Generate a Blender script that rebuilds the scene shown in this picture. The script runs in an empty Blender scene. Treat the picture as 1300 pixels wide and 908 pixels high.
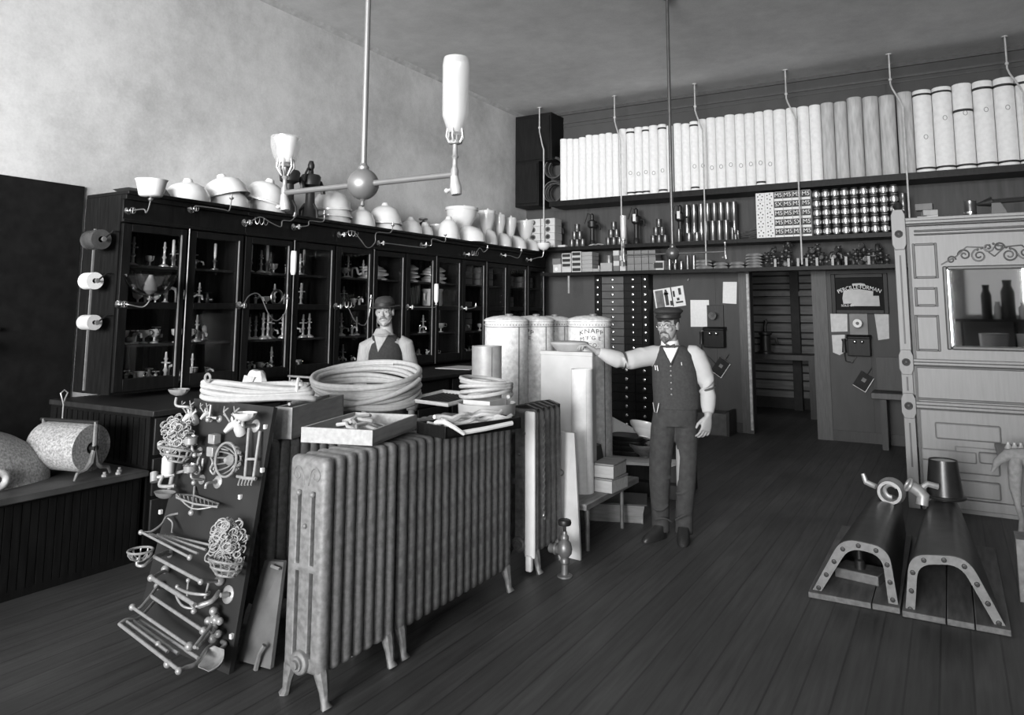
import bpy, bmesh, math, random
from mathutils import Vector, Matrix
rnd = random.Random(11)
PI = math.pi
sc = bpy.context.scene
COL = sc.collection
sc.view_settings.view_transform = 'Standard'
sc.view_settings.look = 'None'
sc.view_settings.gamma = 1.0
sc.view_settings.use_curve_mapping = False
sc.view_settings.exposure = 0.26

# ---------------------------------------------------------------- camera (a shift lens on a tripod 1.70 m high)
FPX, PPY = 940.858, 283.195
YAW, PIT, ROL = -0.5304818, 0.1180749, -0.0036169
CAM = Vector((0, 0, 1.70))
_cy, _sy, _cp, _sp, _cr, _sr = math.cos(YAW), math.sin(YAW), math.cos(PIT), math.sin(PIT), math.cos(ROL), math.sin(ROL)
_fw = Vector((_sy*_cp, _cy*_cp, _sp)); _rt = Vector((_cy, -_sy, 0)); _dn = _fw.cross(_rt)
RT = _rt*_cr + _dn*_sr
DN = _dn*_cr - _rt*_sr
FW = _fw
cd = bpy.data.cameras.new('camera'); cam = bpy.data.objects.new('camera', cd); COL.objects.link(cam)
cd.sensor_width = 36; cd.lens = FPX/1300*36; cd.shift_y = -(454-PPY)/1300; cd.clip_start = .05; cd.clip_end = 100
mm = Matrix.Identity(4)
for i in range(3):
    mm[i][0] = RT[i]; mm[i][1] = -DN[i]; mm[i][2] = -FW[i]; mm[i][3] = CAM[i]
cam.matrix_world = mm
sc.camera = cam

def at(px, py, x=None, y=None, z=None):
    "point of the room seen at a place of the photograph, on the plane x=, y= or z="
    d = RT*((px-650)/FPX) + DN*((py-PPY)/FPX) + FW
    if x is not None: t = (x-CAM.x)/d.x
    elif y is not None: t = (y-CAM.y)/d.y
    else: t = (z-CAM.z)/d.z
    return CAM + d*t

# ---------------------------------------------------------------- materials
MATS = {}
def mat(name, g, rough=.6, metal=0., noise=.18, scale=12., bump=0., stretch=None, detail=5., coat=0., spec=.5):
    if name in MATS: return MATS[name]
    m = bpy.data.materials.new(name); m.use_nodes = True
    nt = m.node_tree; N = nt.nodes; L = nt.links
    b = N['Principled BSDF']
    b.inputs['Roughness'].default_value = rough; b.inputs['Metallic'].default_value = metal
    if coat: b.inputs['Coat Weight'].default_value = coat
    b.inputs['Specular IOR Level'].default_value = spec
    tc = N.new('ShaderNodeTexCoord'); mp = N.new('ShaderNodeMapping')
    if stretch: mp.inputs['Scale'].default_value = stretch
    L.new(tc.outputs['Object'], mp.inputs['Vector'])
    nz = N.new('ShaderNodeTexNoise'); nz.inputs['Scale'].default_value = scale; nz.inputs['Detail'].default_value = detail
    L.new(mp.outputs['Vector'], nz.inputs['Vector'])
    cr = N.new('ShaderNodeValToRGB')
    a, c = g*(1-noise), min(1., g*(1+noise))
    cr.color_ramp.elements[0].position = .3; cr.color_ramp.elements[1].position = .7
    cr.color_ramp.elements[0].color = (a, a, a, 1); cr.color_ramp.elements[1].color = (c, c, c, 1)
    L.new(nz.outputs['Fac'], cr.inputs['Fac']); L.new(cr.outputs['Color'], b.inputs['Base Color'])
    if bump:
        bp = N.new('ShaderNodeBump'); bp.inputs['Strength'].default_value = bump; bp.inputs['Distance'].default_value = .01
        L.new(nz.outputs['Fac'], bp.inputs['Height']); L.new(bp.outputs['Normal'], b.inputs['Normal'])
    MATS[name] = m
    return m

def mat_floor():
    m = bpy.data.materials.new('floor boards'); m.use_nodes = True
    nt = m.node_tree; N = nt.nodes; L = nt.links; b = N['Principled BSDF']
    tc = N.new('ShaderNodeTexCoord'); sx = N.new('ShaderNodeSeparateXYZ'); L.new(tc.outputs['Object'], sx.inputs[0])
    def M(op, a, v=None, w=None):
        n = N.new('ShaderNodeMath'); n.operation = op
        for i, q in enumerate((a, v, w)):
            if q is None: continue
            if isinstance(q, (int, float)): n.inputs[i].default_value = q
            else: L.new(q, n.inputs[i])
        return n.outputs[0]
    u = M('DIVIDE', sx.outputs['X'], .135)
    fr = M('FRACT', u); idx = M('FLOOR', u)
    gap = M('LESS_THAN', M('ABSOLUTE', M('SUBTRACT', fr, .5)), .465)      # 1 on a board, 0 in a gap
    wn = N.new('ShaderNodeTexWhiteNoise'); wn.noise_dimensions = '1D'; L.new(idx, wn.inputs['W'])
    mp = N.new('ShaderNodeMapping'); mp.inputs['Scale'].default_value = (14, .8, 1); L.new(tc.outputs['Object'], mp.inputs['Vector'])
    nz = N.new('ShaderNodeTexNoise'); nz.inputs['Scale'].default_value = 2.5; nz.inputs['Detail'].default_value = 7; L.new(mp.outputs[0], nz.inputs['Vector'])
    n2 = N.new('ShaderNodeTexNoise'); n2.inputs['Scale'].default_value = 1.1; n2.inputs['Detail'].default_value = 6; L.new(tc.outputs['Object'], n2.inputs['Vector'])
    v = M('MULTIPLY', M('ADD', M('MULTIPLY', wn.outputs['Value'], .16), .57), M('ADD', M('MULTIPLY', nz.outputs['Fac'], .9), .25))
    v = M('MULTIPLY', v, M('ADD', M('MULTIPLY', n2.outputs['Fac'], 1.1), .35))
    v = M('MULTIPLY', v, M('ADD', M('MULTIPLY', gap, .40), .60))
    v = M('MULTIPLY', v, .150)
    cc = N.new('ShaderNodeCombineColor'); [L.new(v, cc.inputs[i]) for i in range(3)]
    L.new(cc.outputs[0], b.inputs['Base Color'])
    L.new(M('ADD', M('MULTIPLY', n2.outputs['Fac'], .4), .35), b.inputs['Roughness'])
    bp = N.new('ShaderNodeBump'); bp.inputs['Strength'].default_value = .5; bp.inputs['Distance'].default_value = .004
    L.new(M('ADD', gap, M('MULTIPLY', nz.outputs['Fac'], .3)), bp.inputs['Height']); L.new(bp.outputs[0], b.inputs['Normal'])
    return m

def mat_plaster(name, g, dark, s1=.8, s2=9., amt2=.25):
    m = bpy.data.materials.new(name); m.use_nodes = True
    nt = m.node_tree; N = nt.nodes; L = nt.links; b = N['Principled BSDF']; b.inputs['Roughness'].default_value = .95
    tc = N.new('ShaderNodeTexCoord')
    outs = []
    for s, d in ((s1, 8), (s2, 10), (45, 6)):
        n = N.new('ShaderNodeTexNoise'); n.inputs['Scale'].default_value = s; n.inputs['Detail'].default_value = d; n.inputs['Roughness'].default_value = .65
        L.new(tc.outputs['Object'], n.inputs['Vector']); outs.append(n.outputs['Fac'])
    def M(op, a, v):
        n = N.new('ShaderNodeMath'); n.operation = op
        for i, q in enumerate((a, v)):
            if isinstance(q, (int, float)): n.inputs[i].default_value = q
            else: L.new(q, n.inputs[i])
        return n.outputs[0]
    v = M('ADD', M('MULTIPLY', outs[0], 1-amt2), M('MULTIPLY', outs[1], amt2))
    v = M('ADD', M('MULTIPLY', v, .85), M('MULTIPLY', outs[2], .15))
    cr = N.new('ShaderNodeValToRGB'); e = cr.color_ramp.elements
    e[0].position = .34; e[1].position = .6; e[0].color = (dark, dark, dark, 1); e[1].color = (g, g, g, 1)
    L.new(v, cr.inputs['Fac']); L.new(cr.outputs['Color'], b.inputs['Base Color'])
    bp = N.new('ShaderNodeBump'); bp.inputs['Strength'].default_value = .15; bp.inputs['Distance'].default_value = .01
    L.new(outs[1], bp.inputs['Height']); L.new(bp.outputs[0], b.inputs['Normal'])
    return m

def mat_glass(name, tint=.9, gloss=.08, rough=.03):
    m = bpy.data.materials.new(name); m.use_nodes = True
    nt = m.node_tree; N = nt.nodes; L = nt.links
    N.remove(N['Principled BSDF']); o = N['Material Output']
    t = N.new('ShaderNodeBsdfTransparent'); t.inputs['Color'].default_value = (tint, tint, tint, 1)
    g = N.new('ShaderNodeBsdfGlossy'); g.inputs['Roughness'].default_value = rough
    x = N.new('ShaderNodeMixShader'); x.inputs['Fac'].default_value = gloss
    L.new(t.outputs[0], x.inputs[1]); L.new(g.outputs[0], x.inputs[2]); L.new(x.outputs[0], o.inputs['Surface'])
    return m

plaster = mat_plaster('left wall plaster', .70, .40)
ceilm = mat_plaster('ceiling canvas', .80, .52, .5, 5.)
backm = mat_plaster('dark painted wall', .085, .06, .7, 6.)
floorm = mat_floor()
glass = mat_glass('cabinet glass', .94, .014)
clear_glass = mat_glass('clear bowl glass', .72, .22, .08)
fitplate = mat('bright shelf fittings', .85, .25, metal=.3, noise=.1)
def mat_frost(name, fac=.5):
    m = bpy.data.materials.new(name); m.use_nodes = True
    nt = m.node_tree; N = nt.nodes; L = nt.links
    N.remove(N['Principled BSDF']); o = N['Material Output']
    t = N.new('ShaderNodeBsdfTransparent'); d = N.new('ShaderNodeBsdfDiffuse'); d.inputs['Color'].default_value = (.85, .85, .85, 1)
    tr = N.new('ShaderNodeBsdfTranslucent'); tr.inputs['Color'].default_value = (.85, .85, .85, 1); g = N.new('ShaderNodeBsdfGlossy'); g.inputs['Roughness'].default_value = .15
    a = N.new('ShaderNodeMixShader'); a.inputs['Fac'].default_value = .4; L.new(d.outputs[0], a.inputs[1]); L.new(tr.outputs[0], a.inputs[2])
    c = N.new('ShaderNodeMixShader'); c.inputs['Fac'].default_value = .12; L.new(a.outputs[0], c.inputs[1]); L.new(g.outputs[0], c.inputs[2])
    x = N.new('ShaderNodeMixShader'); x.inputs['Fac'].default_value = fac; L.new(t.outputs[0], x.inputs[1]); L.new(c.outputs[0], x.inputs[2]); L.new(x.outputs[0], o.inputs['Surface'])
    return m
shade_glass = mat_frost('frosted shade glass')
thin_frost = mat_frost('thin etched glass', .22)
blackwood = mat('black stained wood', .009, .45, spec=.15, noise=.35, scale=6, stretch=(6, 6, .7))
darkwood = mat('dark wood', .022, .5, spec=.35, noise=.3, scale=8, stretch=(5, 5, .6))
midwood = mat('brown wood', .06, .55, noise=.25, scale=8, stretch=(5, 5, .6))
palewood = mat('pale oak', .19, .45, noise=.07, scale=7, stretch=(6, 6, .5))
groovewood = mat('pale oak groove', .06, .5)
crate = mat('crate pine', .37, .75, noise=.16, scale=7, stretch=(1, 6, 6))
crate2 = mat('grey crate wood', .20, .75, noise=.2, scale=7, stretch=(1, 6, 6))
radm = mat('bronzed cast iron', .195, .5, metal=.15, noise=.28, scale=38, bump=.25, detail=8)
radm2 = mat('dull cast iron', .125, .5, metal=.15, noise=.35, scale=30, bump=.25, detail=8)
iron = mat('black iron', .02, .45, metal=.2)
greyiron = mat('grey iron', .16, .5, metal=.3, noise=.25, scale=20)
paleiron = mat('flange iron', .165, .5, noise=.2, scale=30)
nickel = mat('nickel plate', .75, .22, metal=1., noise=.06)
brass = mat('lacquered brass', .55, .28, metal=1., noise=.1)
dullbrass = mat('dull brass', .34, .4, metal=.8, noise=.2)
paleplate = mat('pale plated metal', .36, .38, metal=.3, noise=.15, scale=40)
porc = mat('white porcelain', .70, .25, noise=.04, coat=.3)
opal = mat('opal glass', .82, .2, noise=.02, coat=.4)
paper = mat('white paper', .74, .85, noise=.05, scale=30)
paper2 = mat('grey paper', .5, .85, noise=.1, scale=18)
cover = mat('pipe covering canvas', .82, .85, noise=.06, scale=20)
cover2 = mat('pipe covering stained', .47, .9, noise=.2, scale=9, stretch=(3, 3, .5))
band = mat('black band', .02, .6)
inkm = mat('printed ink', .045, .8)
galv = mat('galvanized iron', .70, .5, metal=.0, noise=.2, scale=26, detail=8)
hosem = mat('rubber hose pale', .43, .6, noise=.1, scale=40)
cordm = mat('white cord', .58, .85, noise=.08, scale=60)
speckle = mat('speckled enamel', .31, .6, noise=.45, scale=75, detail=2)
tinm = mat('japanned tin', .14, .3, metal=.7, noise=.2)
copper = mat('copper tin', .24, .28, metal=.85, noise=.15)
boxm = mat('cardboard box', .34, .8, noise=.12)
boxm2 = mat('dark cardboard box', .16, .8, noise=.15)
boxl = mat('light cardboard box', .52, .8, noise=.08)
skin = mat('skin', .33, .55, noise=.07, scale=14)
hairm = mat('dark hair', .05, .7, noise=.4, scale=60)
beardm = mat('greying beard', .10, .8, noise=.4, scale=80, bump=.4)
shirtm = mat('white shirt cotton', .47, .85, noise=.05, scale=14)
shirt2 = mat('striped work shirt', .34, .85, noise=.16, scale=30, stretch=(5, 5, .4))
vestm = mat('charcoal wool', .042, .9, noise=.2, scale=50)
vest2 = mat('black wool', .03, .9, noise=.25, scale=50)
trousm = mat('charcoal trousers', .040, .9, noise=.25, scale=24)
capm = mat('dark felt', .03, .85, noise=.25, scale=40)
leather = mat('black leather', .025, .4)
eyem = mat('eye dark', .02, .3)
mirrorm = mat('mirror silvering', .6, .02, metal=1., noise=.01)

# ---------------------------------------------------------------- mesh builder
class MB:
    def __init__(s): s.v = []; s.f = []; s.sm = []; s.M = Matrix.Identity(4)
    def add(s, vs, fs, smooth=False):
        o = len(s.v); M = s.M
        s.v += [(M @ Vector(p))[:] for p in vs]
        s.f += [tuple(i+o for i in f) for f in fs]; s.sm += [smooth]*len(fs)
        return s
    def box(s, a, b):
        x0, y0, z0 = a; x1, y1, z1 = b
        return s.add([(x0,y0,z0),(x1,y0,z0),(x1,y1,z0),(x0,y1,z0),(x0,y0,z1),(x1,y0,z1),(x1,y1,z1),(x0,y1,z1)],
              [(0,3,2,1),(4,5,6,7),(0,1,5,4),(1,2,6,5),(2,3,7,6),(3,0,4,7)])
    def cbox(s, c, d):
        return s.box([c[i]-d[i]/2 for i in range(3)], [c[i]+d[i]/2 for i in range(3)])
    def lathe(s, prof, n=16, sx=1., sy=1.):
        vs = []; fs = []; rings = []
        for r, z in prof:
            if r < 1e-6: rings.append([len(vs)]); vs.append((0, 0, z))
            else:
                rings.append(list(range(len(vs), len(vs)+n)))
                vs += [(r*sx*math.cos(2*PI*k/n), r*sy*math.sin(2*PI*k/n), z) for k in range(n)]
        for A, B in zip(rings, rings[1:]):
            if len(A) == 1 and len(B) == 1: continue
            for k in range(n):
                q = (k+1) % n
                if len(A) == 1: fs.append((A[0], B[q], B[k]))
                elif len(B) == 1: fs.append((A[k], A[q], B[0]))
                else: fs.append((A[k], A[q], B[q], B[k]))
        s.add(vs, fs, True)
        return s
    def cyl(s, p0, p1, r0, r1=None, n=14):
        p0 = Vector(p0); p1 = Vector(p1); r1 = r0 if r1 is None else r1
        d = p1-p0; q = d.to_track_quat('Z', 'Y').to_matrix()
        vs = []
        for p, r in ((p0, r0), (p1, r1)):
            for k in range(n): vs.append(p + q @ Vector((r*math.cos(2*PI*k/n), r*math.sin(2*PI*k/n), 0)))
        s.add(vs, [(k, (k+1) % n, n+(k+1) % n, n+k) for k in range(n)], True)
        s.add(vs, [tuple(range(n-1, -1, -1)), tuple(range(n, 2*n))], False)
        return s
    def tube(s, pts, r, n=8, closed=False, caps=True):
        P = [Vector(p) for p in pts]; m = len(P)
        R = [r]*m if isinstance(r, (int, float)) else list(r)
        T = []
        for i in range(m):
            a = P[(i-1) % m] if (closed or i) else P[i]; b = P[(i+1) % m] if (closed or i < m-1) else P[i]
            T.append((b-a).normalized())
        u = T[0].orthogonal().normalized(); vs = []
        for i in range(m):
            u = (u - T[i]*u.dot(T[i]));
            u = u.normalized() if u.length > 1e-6 else T[i].orthogonal().normalized()
            w = T[i].cross(u)
            for k in range(n): vs.append(P[i] + (u*math.cos(2*PI*k/n) + w*math.sin(2*PI*k/n))*R[i])
        fs = []
        for i in range(m if closed else m-1):
            j = (i+1) % m
            for k in range(n):
                q = (k+1) % n; fs.append((i*n+k, i*n+q, j*n+q, j*n+k))
        s.add(vs, fs, True)
        if caps and not closed: s.add(vs, [tuple(range(n-1, -1, -1)), tuple(range((m-1)*n, m*n))], False)
        return s
    def prism(s, poly, d):
        n = len(poly)
        vs = [(x, y, 0) for x, y in poly] + [(x, y, d) for x, y in poly]
        return s.add(vs, [tuple(range(n-1, -1, -1)), tuple(range(n, 2*n))] + [(k, (k+1) % n, n+(k+1) % n, n+k) for k in range(n)])
    def sph(s, c, r, sc=(1, 1, 1), n=14, m=9):
        prof = [(math.sin(PI*i/m), -math.cos(PI*i/m)) for i in range(m+1)]
        M0 = s.M.copy(); s.M = s.M @ Matrix.Translation(Vector(c)) @ Matrix.Diagonal((r*sc[0], r*sc[1], r*sc[2], 1))
        s.lathe(prof, n); s.M = M0
        return s
    def torus(s, c, R, r, axis='z', n=24, k=8, a0=0., a1=None):
        pts = []
        full = a1 is None
        a1 = 2*PI if full else a1
        for i in range(n if full else n+1):
            a = a0 + (a1-a0)*i/n; x, y = R*math.cos(a), R*math.sin(a)
            pts.append(Vector(c) + Vector({'z': (x, y, 0), 'y': (x, 0, y), 'x': (0, x, y)}[axis]))
        return s.tube(pts, r, k, closed=full)
    def loft(s, rings, cap=True, smooth=True):
        n = len(rings[0]); vs = [p for r in rings for p in r]; fs = []
        for i in range(len(rings)-1):
            for k in range(n):
                q = (k+1) % n; fs.append((i*n+k, i*n+q, (i+1)*n+q, (i+1)*n+k))
        s.add(vs, fs, smooth)
        if cap: s.add(vs, [tuple(range(n-1, -1, -1)), tuple(range((len(rings)-1)*n, len(rings)*n))], False)
        return s
    def eloft(s, secs, n=20, pw=2.0, cap=True):
        "horizontal sections (cx, cy, z, rx, ry)"
        rings = []
        for cx, cy, z, rx, ry in secs:
            ring = []
            for k in range(n):
                a = 2*PI*k/n; c, q = math.cos(a), math.sin(a)
                ring.append((cx+rx*math.copysign(abs(c)**(2/pw), c), cy+ry*math.copysign(abs(q)**(2/pw), q), z))
            rings.append(ring)
        return s.loft(rings, cap)
    def frame(s, x0, x1, z0, z1, w, y0, y1, axis='y'):
        "four mitre-free bars round a rectangle, not overlapping"
        for a0, a1, c0, c1 in ((x0, x0+w, z0, z1), (x1-w, x1, z0, z1), (x0+w, x1-w, z0, z0+w), (x0+w, x1-w, z1-w, z1)):
            if axis == 'y': s.box((a0, y0, c0), (a1, y1, c1))
            else: s.box((y0, a0, c0), (y1, a1, c1))
        return s
    def move(s, M): s.v = [(M @ Vector(p))[:] for p in s.v]; return s
    def build(s, name, m, parent=None, loc=None, rot=None, bev=0., label=None):
        me = bpy.data.meshes.new(name); me.from_pydata(s.v, [], s.f); me.update()
        me.polygons.foreach_set('use_smooth', s.sm)
        me.set_sharp_from_angle(angle=.75)
        if m: me.materials.append(m)
        o = bpy.data.objects.new(name, me); COL.objects.link(o)
        if parent: o.parent = parent
        if loc is not None: o.location = loc
        if rot is not None: o.rotation_euler = rot
        if bev:
            b = o.modifiers.new('bevel', 'BEVEL'); b.width = bev; b.segments = 2; b.limit_method = 'ANGLE'; b.angle_limit = .7
        if label: o['label'] = label
        return o
T = Matrix.Translation
def RX(a): return Matrix.Rotation(a, 4, 'X')
def RY(a): return Matrix.Rotation(a, 4, 'Y')
def RZ(a): return Matrix.Rotation(a, 4, 'Z')

def tag(o, label, cat, group=None):
    o['label'] = label; o['category'] = cat
    if group: o['group'] = group
    return o
def thing(name, label, cat, loc=(0, 0, 0), rot=(0, 0, 0), group=None):
    o = bpy.data.objects.new(name, None); COL.objects.link(o); o.empty_display_size = .1
    o.location = loc; o.rotation_euler = rot
    return tag(o, label, cat, group)
def struct(o):
    o['kind'] = 'structure'; return o
def dup(o, loc=None, rot=None, label=None, parent=None, scale=None):
    c = o.copy(); COL.objects.link(c)
    if parent: c.parent = parent
    if loc is not None: c.location = loc
    if rot is not None: c.rotation_euler = rot
    if scale is not None: c.scale = scale
    if label: c['label'] = label
    for ch in list(o.children): dup(ch, parent=c)
    return c
ORD = ['first','second','third','fourth','fifth','sixth','seventh','eighth','ninth','tenth','eleventh','twelfth','thirteenth','fourteenth','fifteenth','sixteenth','seventeenth','eighteenth','nineteenth','twentieth','twenty-first','twenty-second','twenty-third','twenty-fourth','twenty-fifth','twenty-sixth','twenty-seventh','twenty-eighth','twenty-ninth','thirtieth','thirty-first','thirty-second','thirty-third','thirty-fourth','thirty-fifth','thirty-sixth','thirty-seventh','thirty-eighth','thirty-ninth','fortieth','forty-first','forty-second','forty-third','forty-fourth','forty-fifth','forty-sixth','forty-seventh','forty-eighth','forty-ninth','fiftieth']

def text(name, body, size, m, parent, fn=None, loc=(0,0,0), rot=(0,0,0), depth=.0015, align='CENTER', space=1.0):
    "lettering as a thin mesh; fn bends its points (x right, y up, z out)"
    cu = bpy.data.curves.new(name, 'FONT'); cu.body = body; cu.size = size; cu.extrude = depth; cu.align_x = align; cu.space_character = space
    o = bpy.data.objects.new(name, cu); COL.objects.link(o)
    bpy.context.view_layer.update()
    me = bpy.data.meshes.new_from_object(o.evaluated_get(bpy.context.evaluated_depsgraph_get()))
    bpy.data.objects.remove(o)
    if fn:
        for v in me.vertices: v.co = Vector(fn(*v.co))
    me.materials.clear(); me.materials.append(m)
    o = bpy.data.objects.new(name, me); COL.objects.link(o); o.parent = parent; o.location = loc; o.rotation_euler = rot
    return o
# ================================================================= ROOM
XL, XR, YB, YF, ZC = -6.14, 2.6, 10.95, -4.6, 5.02
struct(MB().box((XL-.2, YF-.2, -.12), (XR+.2, 15.2, 0)).build('floor', floorm))
struct(MB().box((XL-.2, YF-.2, ZC), (XR+.2, YB+.15, ZC+.12)).build('ceiling', ceilm))
struct(MB().box((XL-.15, YF-.2, 0), (XL, YB+.15, ZC)).build('wall_left', plaster))
struct(MB().box((XR, YF-.2, 0), (XR+.15, YB+.15, ZC)).build('wall_right', backm))
DX0, DX1, DZ = -2.47, -1.62, 2.27       # the doorway
b = MB()
b.box((XL-.15, YB, 0), (DX0, YB+.15, ZC)); b.box((DX1, YB, 0), (XR+.15, YB+.15, ZC)); b.box((DX0, YB, DZ), (DX1, YB+.15, ZC))
struct(b.build('wall_back', backm))
# shop front behind the photographer: a wall with two wide show windows
WZ0, WZ1 = .5, 4.75
b = MB(); b.box((XL-.15, YF-.15, 0), (XR+.15, YF, WZ0)); b.box((XL-.15, YF-.15, WZ1), (XR+.15, YF, ZC))
b.box((XL-.15, YF-.15, WZ0), (-5.9, YF, WZ1)); b.box((2.45, YF-.15, WZ0), (XR+.15, YF, WZ1)); b.box((-2.35, YF-.15, WZ0), (-2.15, YF, WZ1)); b.box((.08, YF-.15, WZ0), (.30, YF, WZ1)); b.box((-5.9, YF-.15, WZ0), (-2.35, YF, 1.6)); b.box((.30, YF-.15, WZ0), (2.45, YF, 1.6))  # unseen sills raised to shade floor and oak case; pier hides mirror glare
struct(b.build('wall_front', plaster))
for k, (x0, x1, z0) in enumerate(((-5.9, -2.35, 1.6), (-2.15, .08, WZ0), (.30, 2.45, 1.6))):
    b = MB(); b.frame(x0, x1, z0, WZ1, .06, YF-.11, YF-.05); b.box((x0+.06, YF-.11, 3.4), (x1-.06, YF-.05, 3.46))
    struct(b.build('window_%d' % (k+1), darkwood))
def mat_blind():
    m = bpy.data.materials.new('dimming blind cloth'); m.use_nodes = True
    nt = m.node_tree; N = nt.nodes; L = nt.links; N.remove(N['Principled BSDF'])
    d = N.new('ShaderNodeBsdfDiffuse'); d.inputs['Color'].default_value = (.5, .5, .5, 1); r = N.new('ShaderNodeBsdfTranslucent'); r.inputs['Color'].default_value = (.8, .8, .8, 1)
    x = N.new('ShaderNodeMixShader'); x.inputs['Fac'].default_value = .22; L.new(d.outputs[0], x.inputs[1]); L.new(r.outputs[0], x.inputs[2]); L.new(x.outputs[0], N['Material Output'].inputs['Surface'])
    return m
# what the mirror of the oak case looks back on: a blind added to dim the sky, and a window shelf with ware
t = thing('dimming_blind', 'pale roller blind drawn down over the right show window, seen in mirror', 'blind', (0, 0, 0))
MB().box((.26, YF+.012, .9), (1.44, YF+.014, 4.7)).build('cloth', mat_blind(), t); MB().cyl((.24, YF+.03, 4.7), (1.46, YF+.03, 4.7), .03).build('roller', darkwood, t); MB().cyl((.26, YF+.013, .9), (1.44, YF+.013, .9), .012).build('hem_rod', darkwood, t)
t = thing('window_shelf', 'dark window shelf behind the photographer, seen in mirror', 'shelf', (0, 0, 0))
MB().box((.1, YF+.06, 1.50), (2.2, YF+.46, 1.56)).build('board', darkwood, t)
for x in (.2, 1.2, 2.1): MB().box((x, YF+.1, 0), (x+.05, YF+.4, 1.5)).build('leg', darkwood, t)
for k, (x, z, r, h, dark, l) in enumerate(((.72, 1.561, .10, .75, 1, 'tall dark can, left of two on window shelf seen in mirror'), (1.12, 1.561, .13, .85, 1, 'tall dark can, right of two on window shelf seen in mirror'), (.92, 1.561, .07, .38, 0, 'white jug between dark cans on window shelf'), (1.42, 1.561, .12, .36, 0, 'white jug right of dark cans on window shelf'))):
    tag(MB().lathe([(0, 0), (r, 0), (r, h*.7), (r*.6, h*.85), (r*.7, h), (0, h)], 16).build('tin_can' if dark else 'white_jug', iron if dark else porc, None, (x, YF+.25, z)), l, 'can' if dark else 'jug')
for k, (x, l) in enumerate(((.78, 'white tub under the window shelf, left of two seen in mirror'), (1.45, 'white tub under the window shelf, right of two seen in mirror'))):
    t = thing('wash_tub', l, 'tub', (x, YF+.9, 0)); MB().lathe([(0, 0), (.2, 0), (.27, 1.25), (.25, 1.25), (.18, .03), (0, .03)], 20).build('tub', porc, t); MB().torus((0, 0, 1.25), .265, .012).build('rim', porc, t)
# mouldings
struct(MB().prism([(0, 0), (.05, 0), (.035, -.03), (0, -.05)], YB-YF).move(Matrix()).build('trim_1', mat('pale picture rail', .52, .7), loc=(XL, YB, ZC), rot=(PI/2, 0, 0)))
b = MB(); b.box((XL, YB-.02, ZC-.20), (XR, YB, ZC-.17)); b.box((XL, YB-.03, ZC-.05), (XR, YB, ZC)); b.box((XL, YB-.012, ZC-.26), (XR, YB, ZC-.245))
struct(b.build('trim_2', mat('dark moulding', .06, .6)))
# door casing: thin worn strip left with its lit edge painted pale, broad plank right, head
b = MB(); b.box((DX0-.14, YB-.025, 0), (DX0-.03, YB, DZ)); b.box((DX0-.05, YB-.045, 0), (DX0+.02, YB+.15, DZ))
struct(b.build('trim_3', mat('door casing', .05, .5, noise=.3, stretch=(8, 8, .5))))
struct(MB().box((DX0-.022, YB-.058, .05), (DX0+.012, YB-.045, DZ-.03)).build('trim_4', mat('worn lit casing edge', .34, .5, noise=.35, scale=6, stretch=(3, 3, 4))))
struct(MB().box((DX1, YB-.03, 0), (DX1+.19, YB, DZ+.04)).build('trim_5', mat('door plank', .06, .6, noise=.25, stretch=(8, 8, .5))))
struct(MB().box((DX0-.16, YB-.03, DZ), (DX1, YB, DZ+.04)).build('trim_6', mat('door head', .06, .6)))
b = MB(); b.box((-4.0, YB-.02, 0), (DX0-.14, YB, .14)); b.box((DX1+.19, YB-.02, 0), (XR, YB, .14))
struct(b.build('baseboard_back', darkwood))
# boarded lower part of the back wall (broad vertical boards)
b = MB()
for x0, x1 in ((-4.35, -3.62), (-3.615, -2.95), (-2.945, DX0-.14), (DX1+.19, -.92), (-.915, .3)):
    b.box((x0, YB-.008, .14), (x1, YB, 2.27))
struct(b.build('trim_7', mat('painted boards', .050, .7, noise=.10, scale=4, stretch=(3, 3, .8))))
# store room behind the doorway
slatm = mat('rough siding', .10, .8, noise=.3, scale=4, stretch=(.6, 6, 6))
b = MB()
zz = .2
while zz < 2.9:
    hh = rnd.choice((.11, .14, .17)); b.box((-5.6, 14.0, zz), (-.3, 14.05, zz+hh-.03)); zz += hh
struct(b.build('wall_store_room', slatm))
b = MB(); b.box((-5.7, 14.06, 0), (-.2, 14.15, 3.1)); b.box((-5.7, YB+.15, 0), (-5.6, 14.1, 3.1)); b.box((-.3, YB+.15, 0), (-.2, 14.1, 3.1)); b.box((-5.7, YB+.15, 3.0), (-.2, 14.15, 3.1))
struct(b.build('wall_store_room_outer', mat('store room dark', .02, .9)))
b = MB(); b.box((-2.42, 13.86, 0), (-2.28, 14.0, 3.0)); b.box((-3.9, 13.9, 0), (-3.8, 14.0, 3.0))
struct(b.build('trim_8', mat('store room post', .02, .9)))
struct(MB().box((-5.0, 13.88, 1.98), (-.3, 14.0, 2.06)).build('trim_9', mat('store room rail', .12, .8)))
# work bench with vise and tools seen through the doorway
t = thing('work_bench', 'dark work bench in the store room beyond the doorway', 'bench', (-2.8, 13.2, 0))
MB().box((-.9, -.35, .92), (.95, .35, 1.0)).build('bench_top', darkwood, t)
for sx in (-.85, .85):
    for sy in (-.3, .3): MB().box((sx-.05, sy-.05, 0), (sx+.05, sy+.05, .92)).build('leg', darkwood, t)
t = thing('hand_pump', 'black hand pump standing on the store room bench', 'pump', (-2.72, 13.15, 1.0))
MB().lathe([(0, 0), (.13, 0), (.13, .03), (.09, .05), (.085, .3), (.11, .32), (.11, .35), (.03, .37), (.025, .5), (0, .5)], 14).build('pump_body', iron, t)
MB().tube([(.09, 0, .25), (.17, 0, .25), (.19, 0, .16)], .028).build('spout', iron, t)
MB().tube([(0, 0, .47), (.02, 0, .53), (.0, 0, .56)], .03).build('cap', iron, t)
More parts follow.
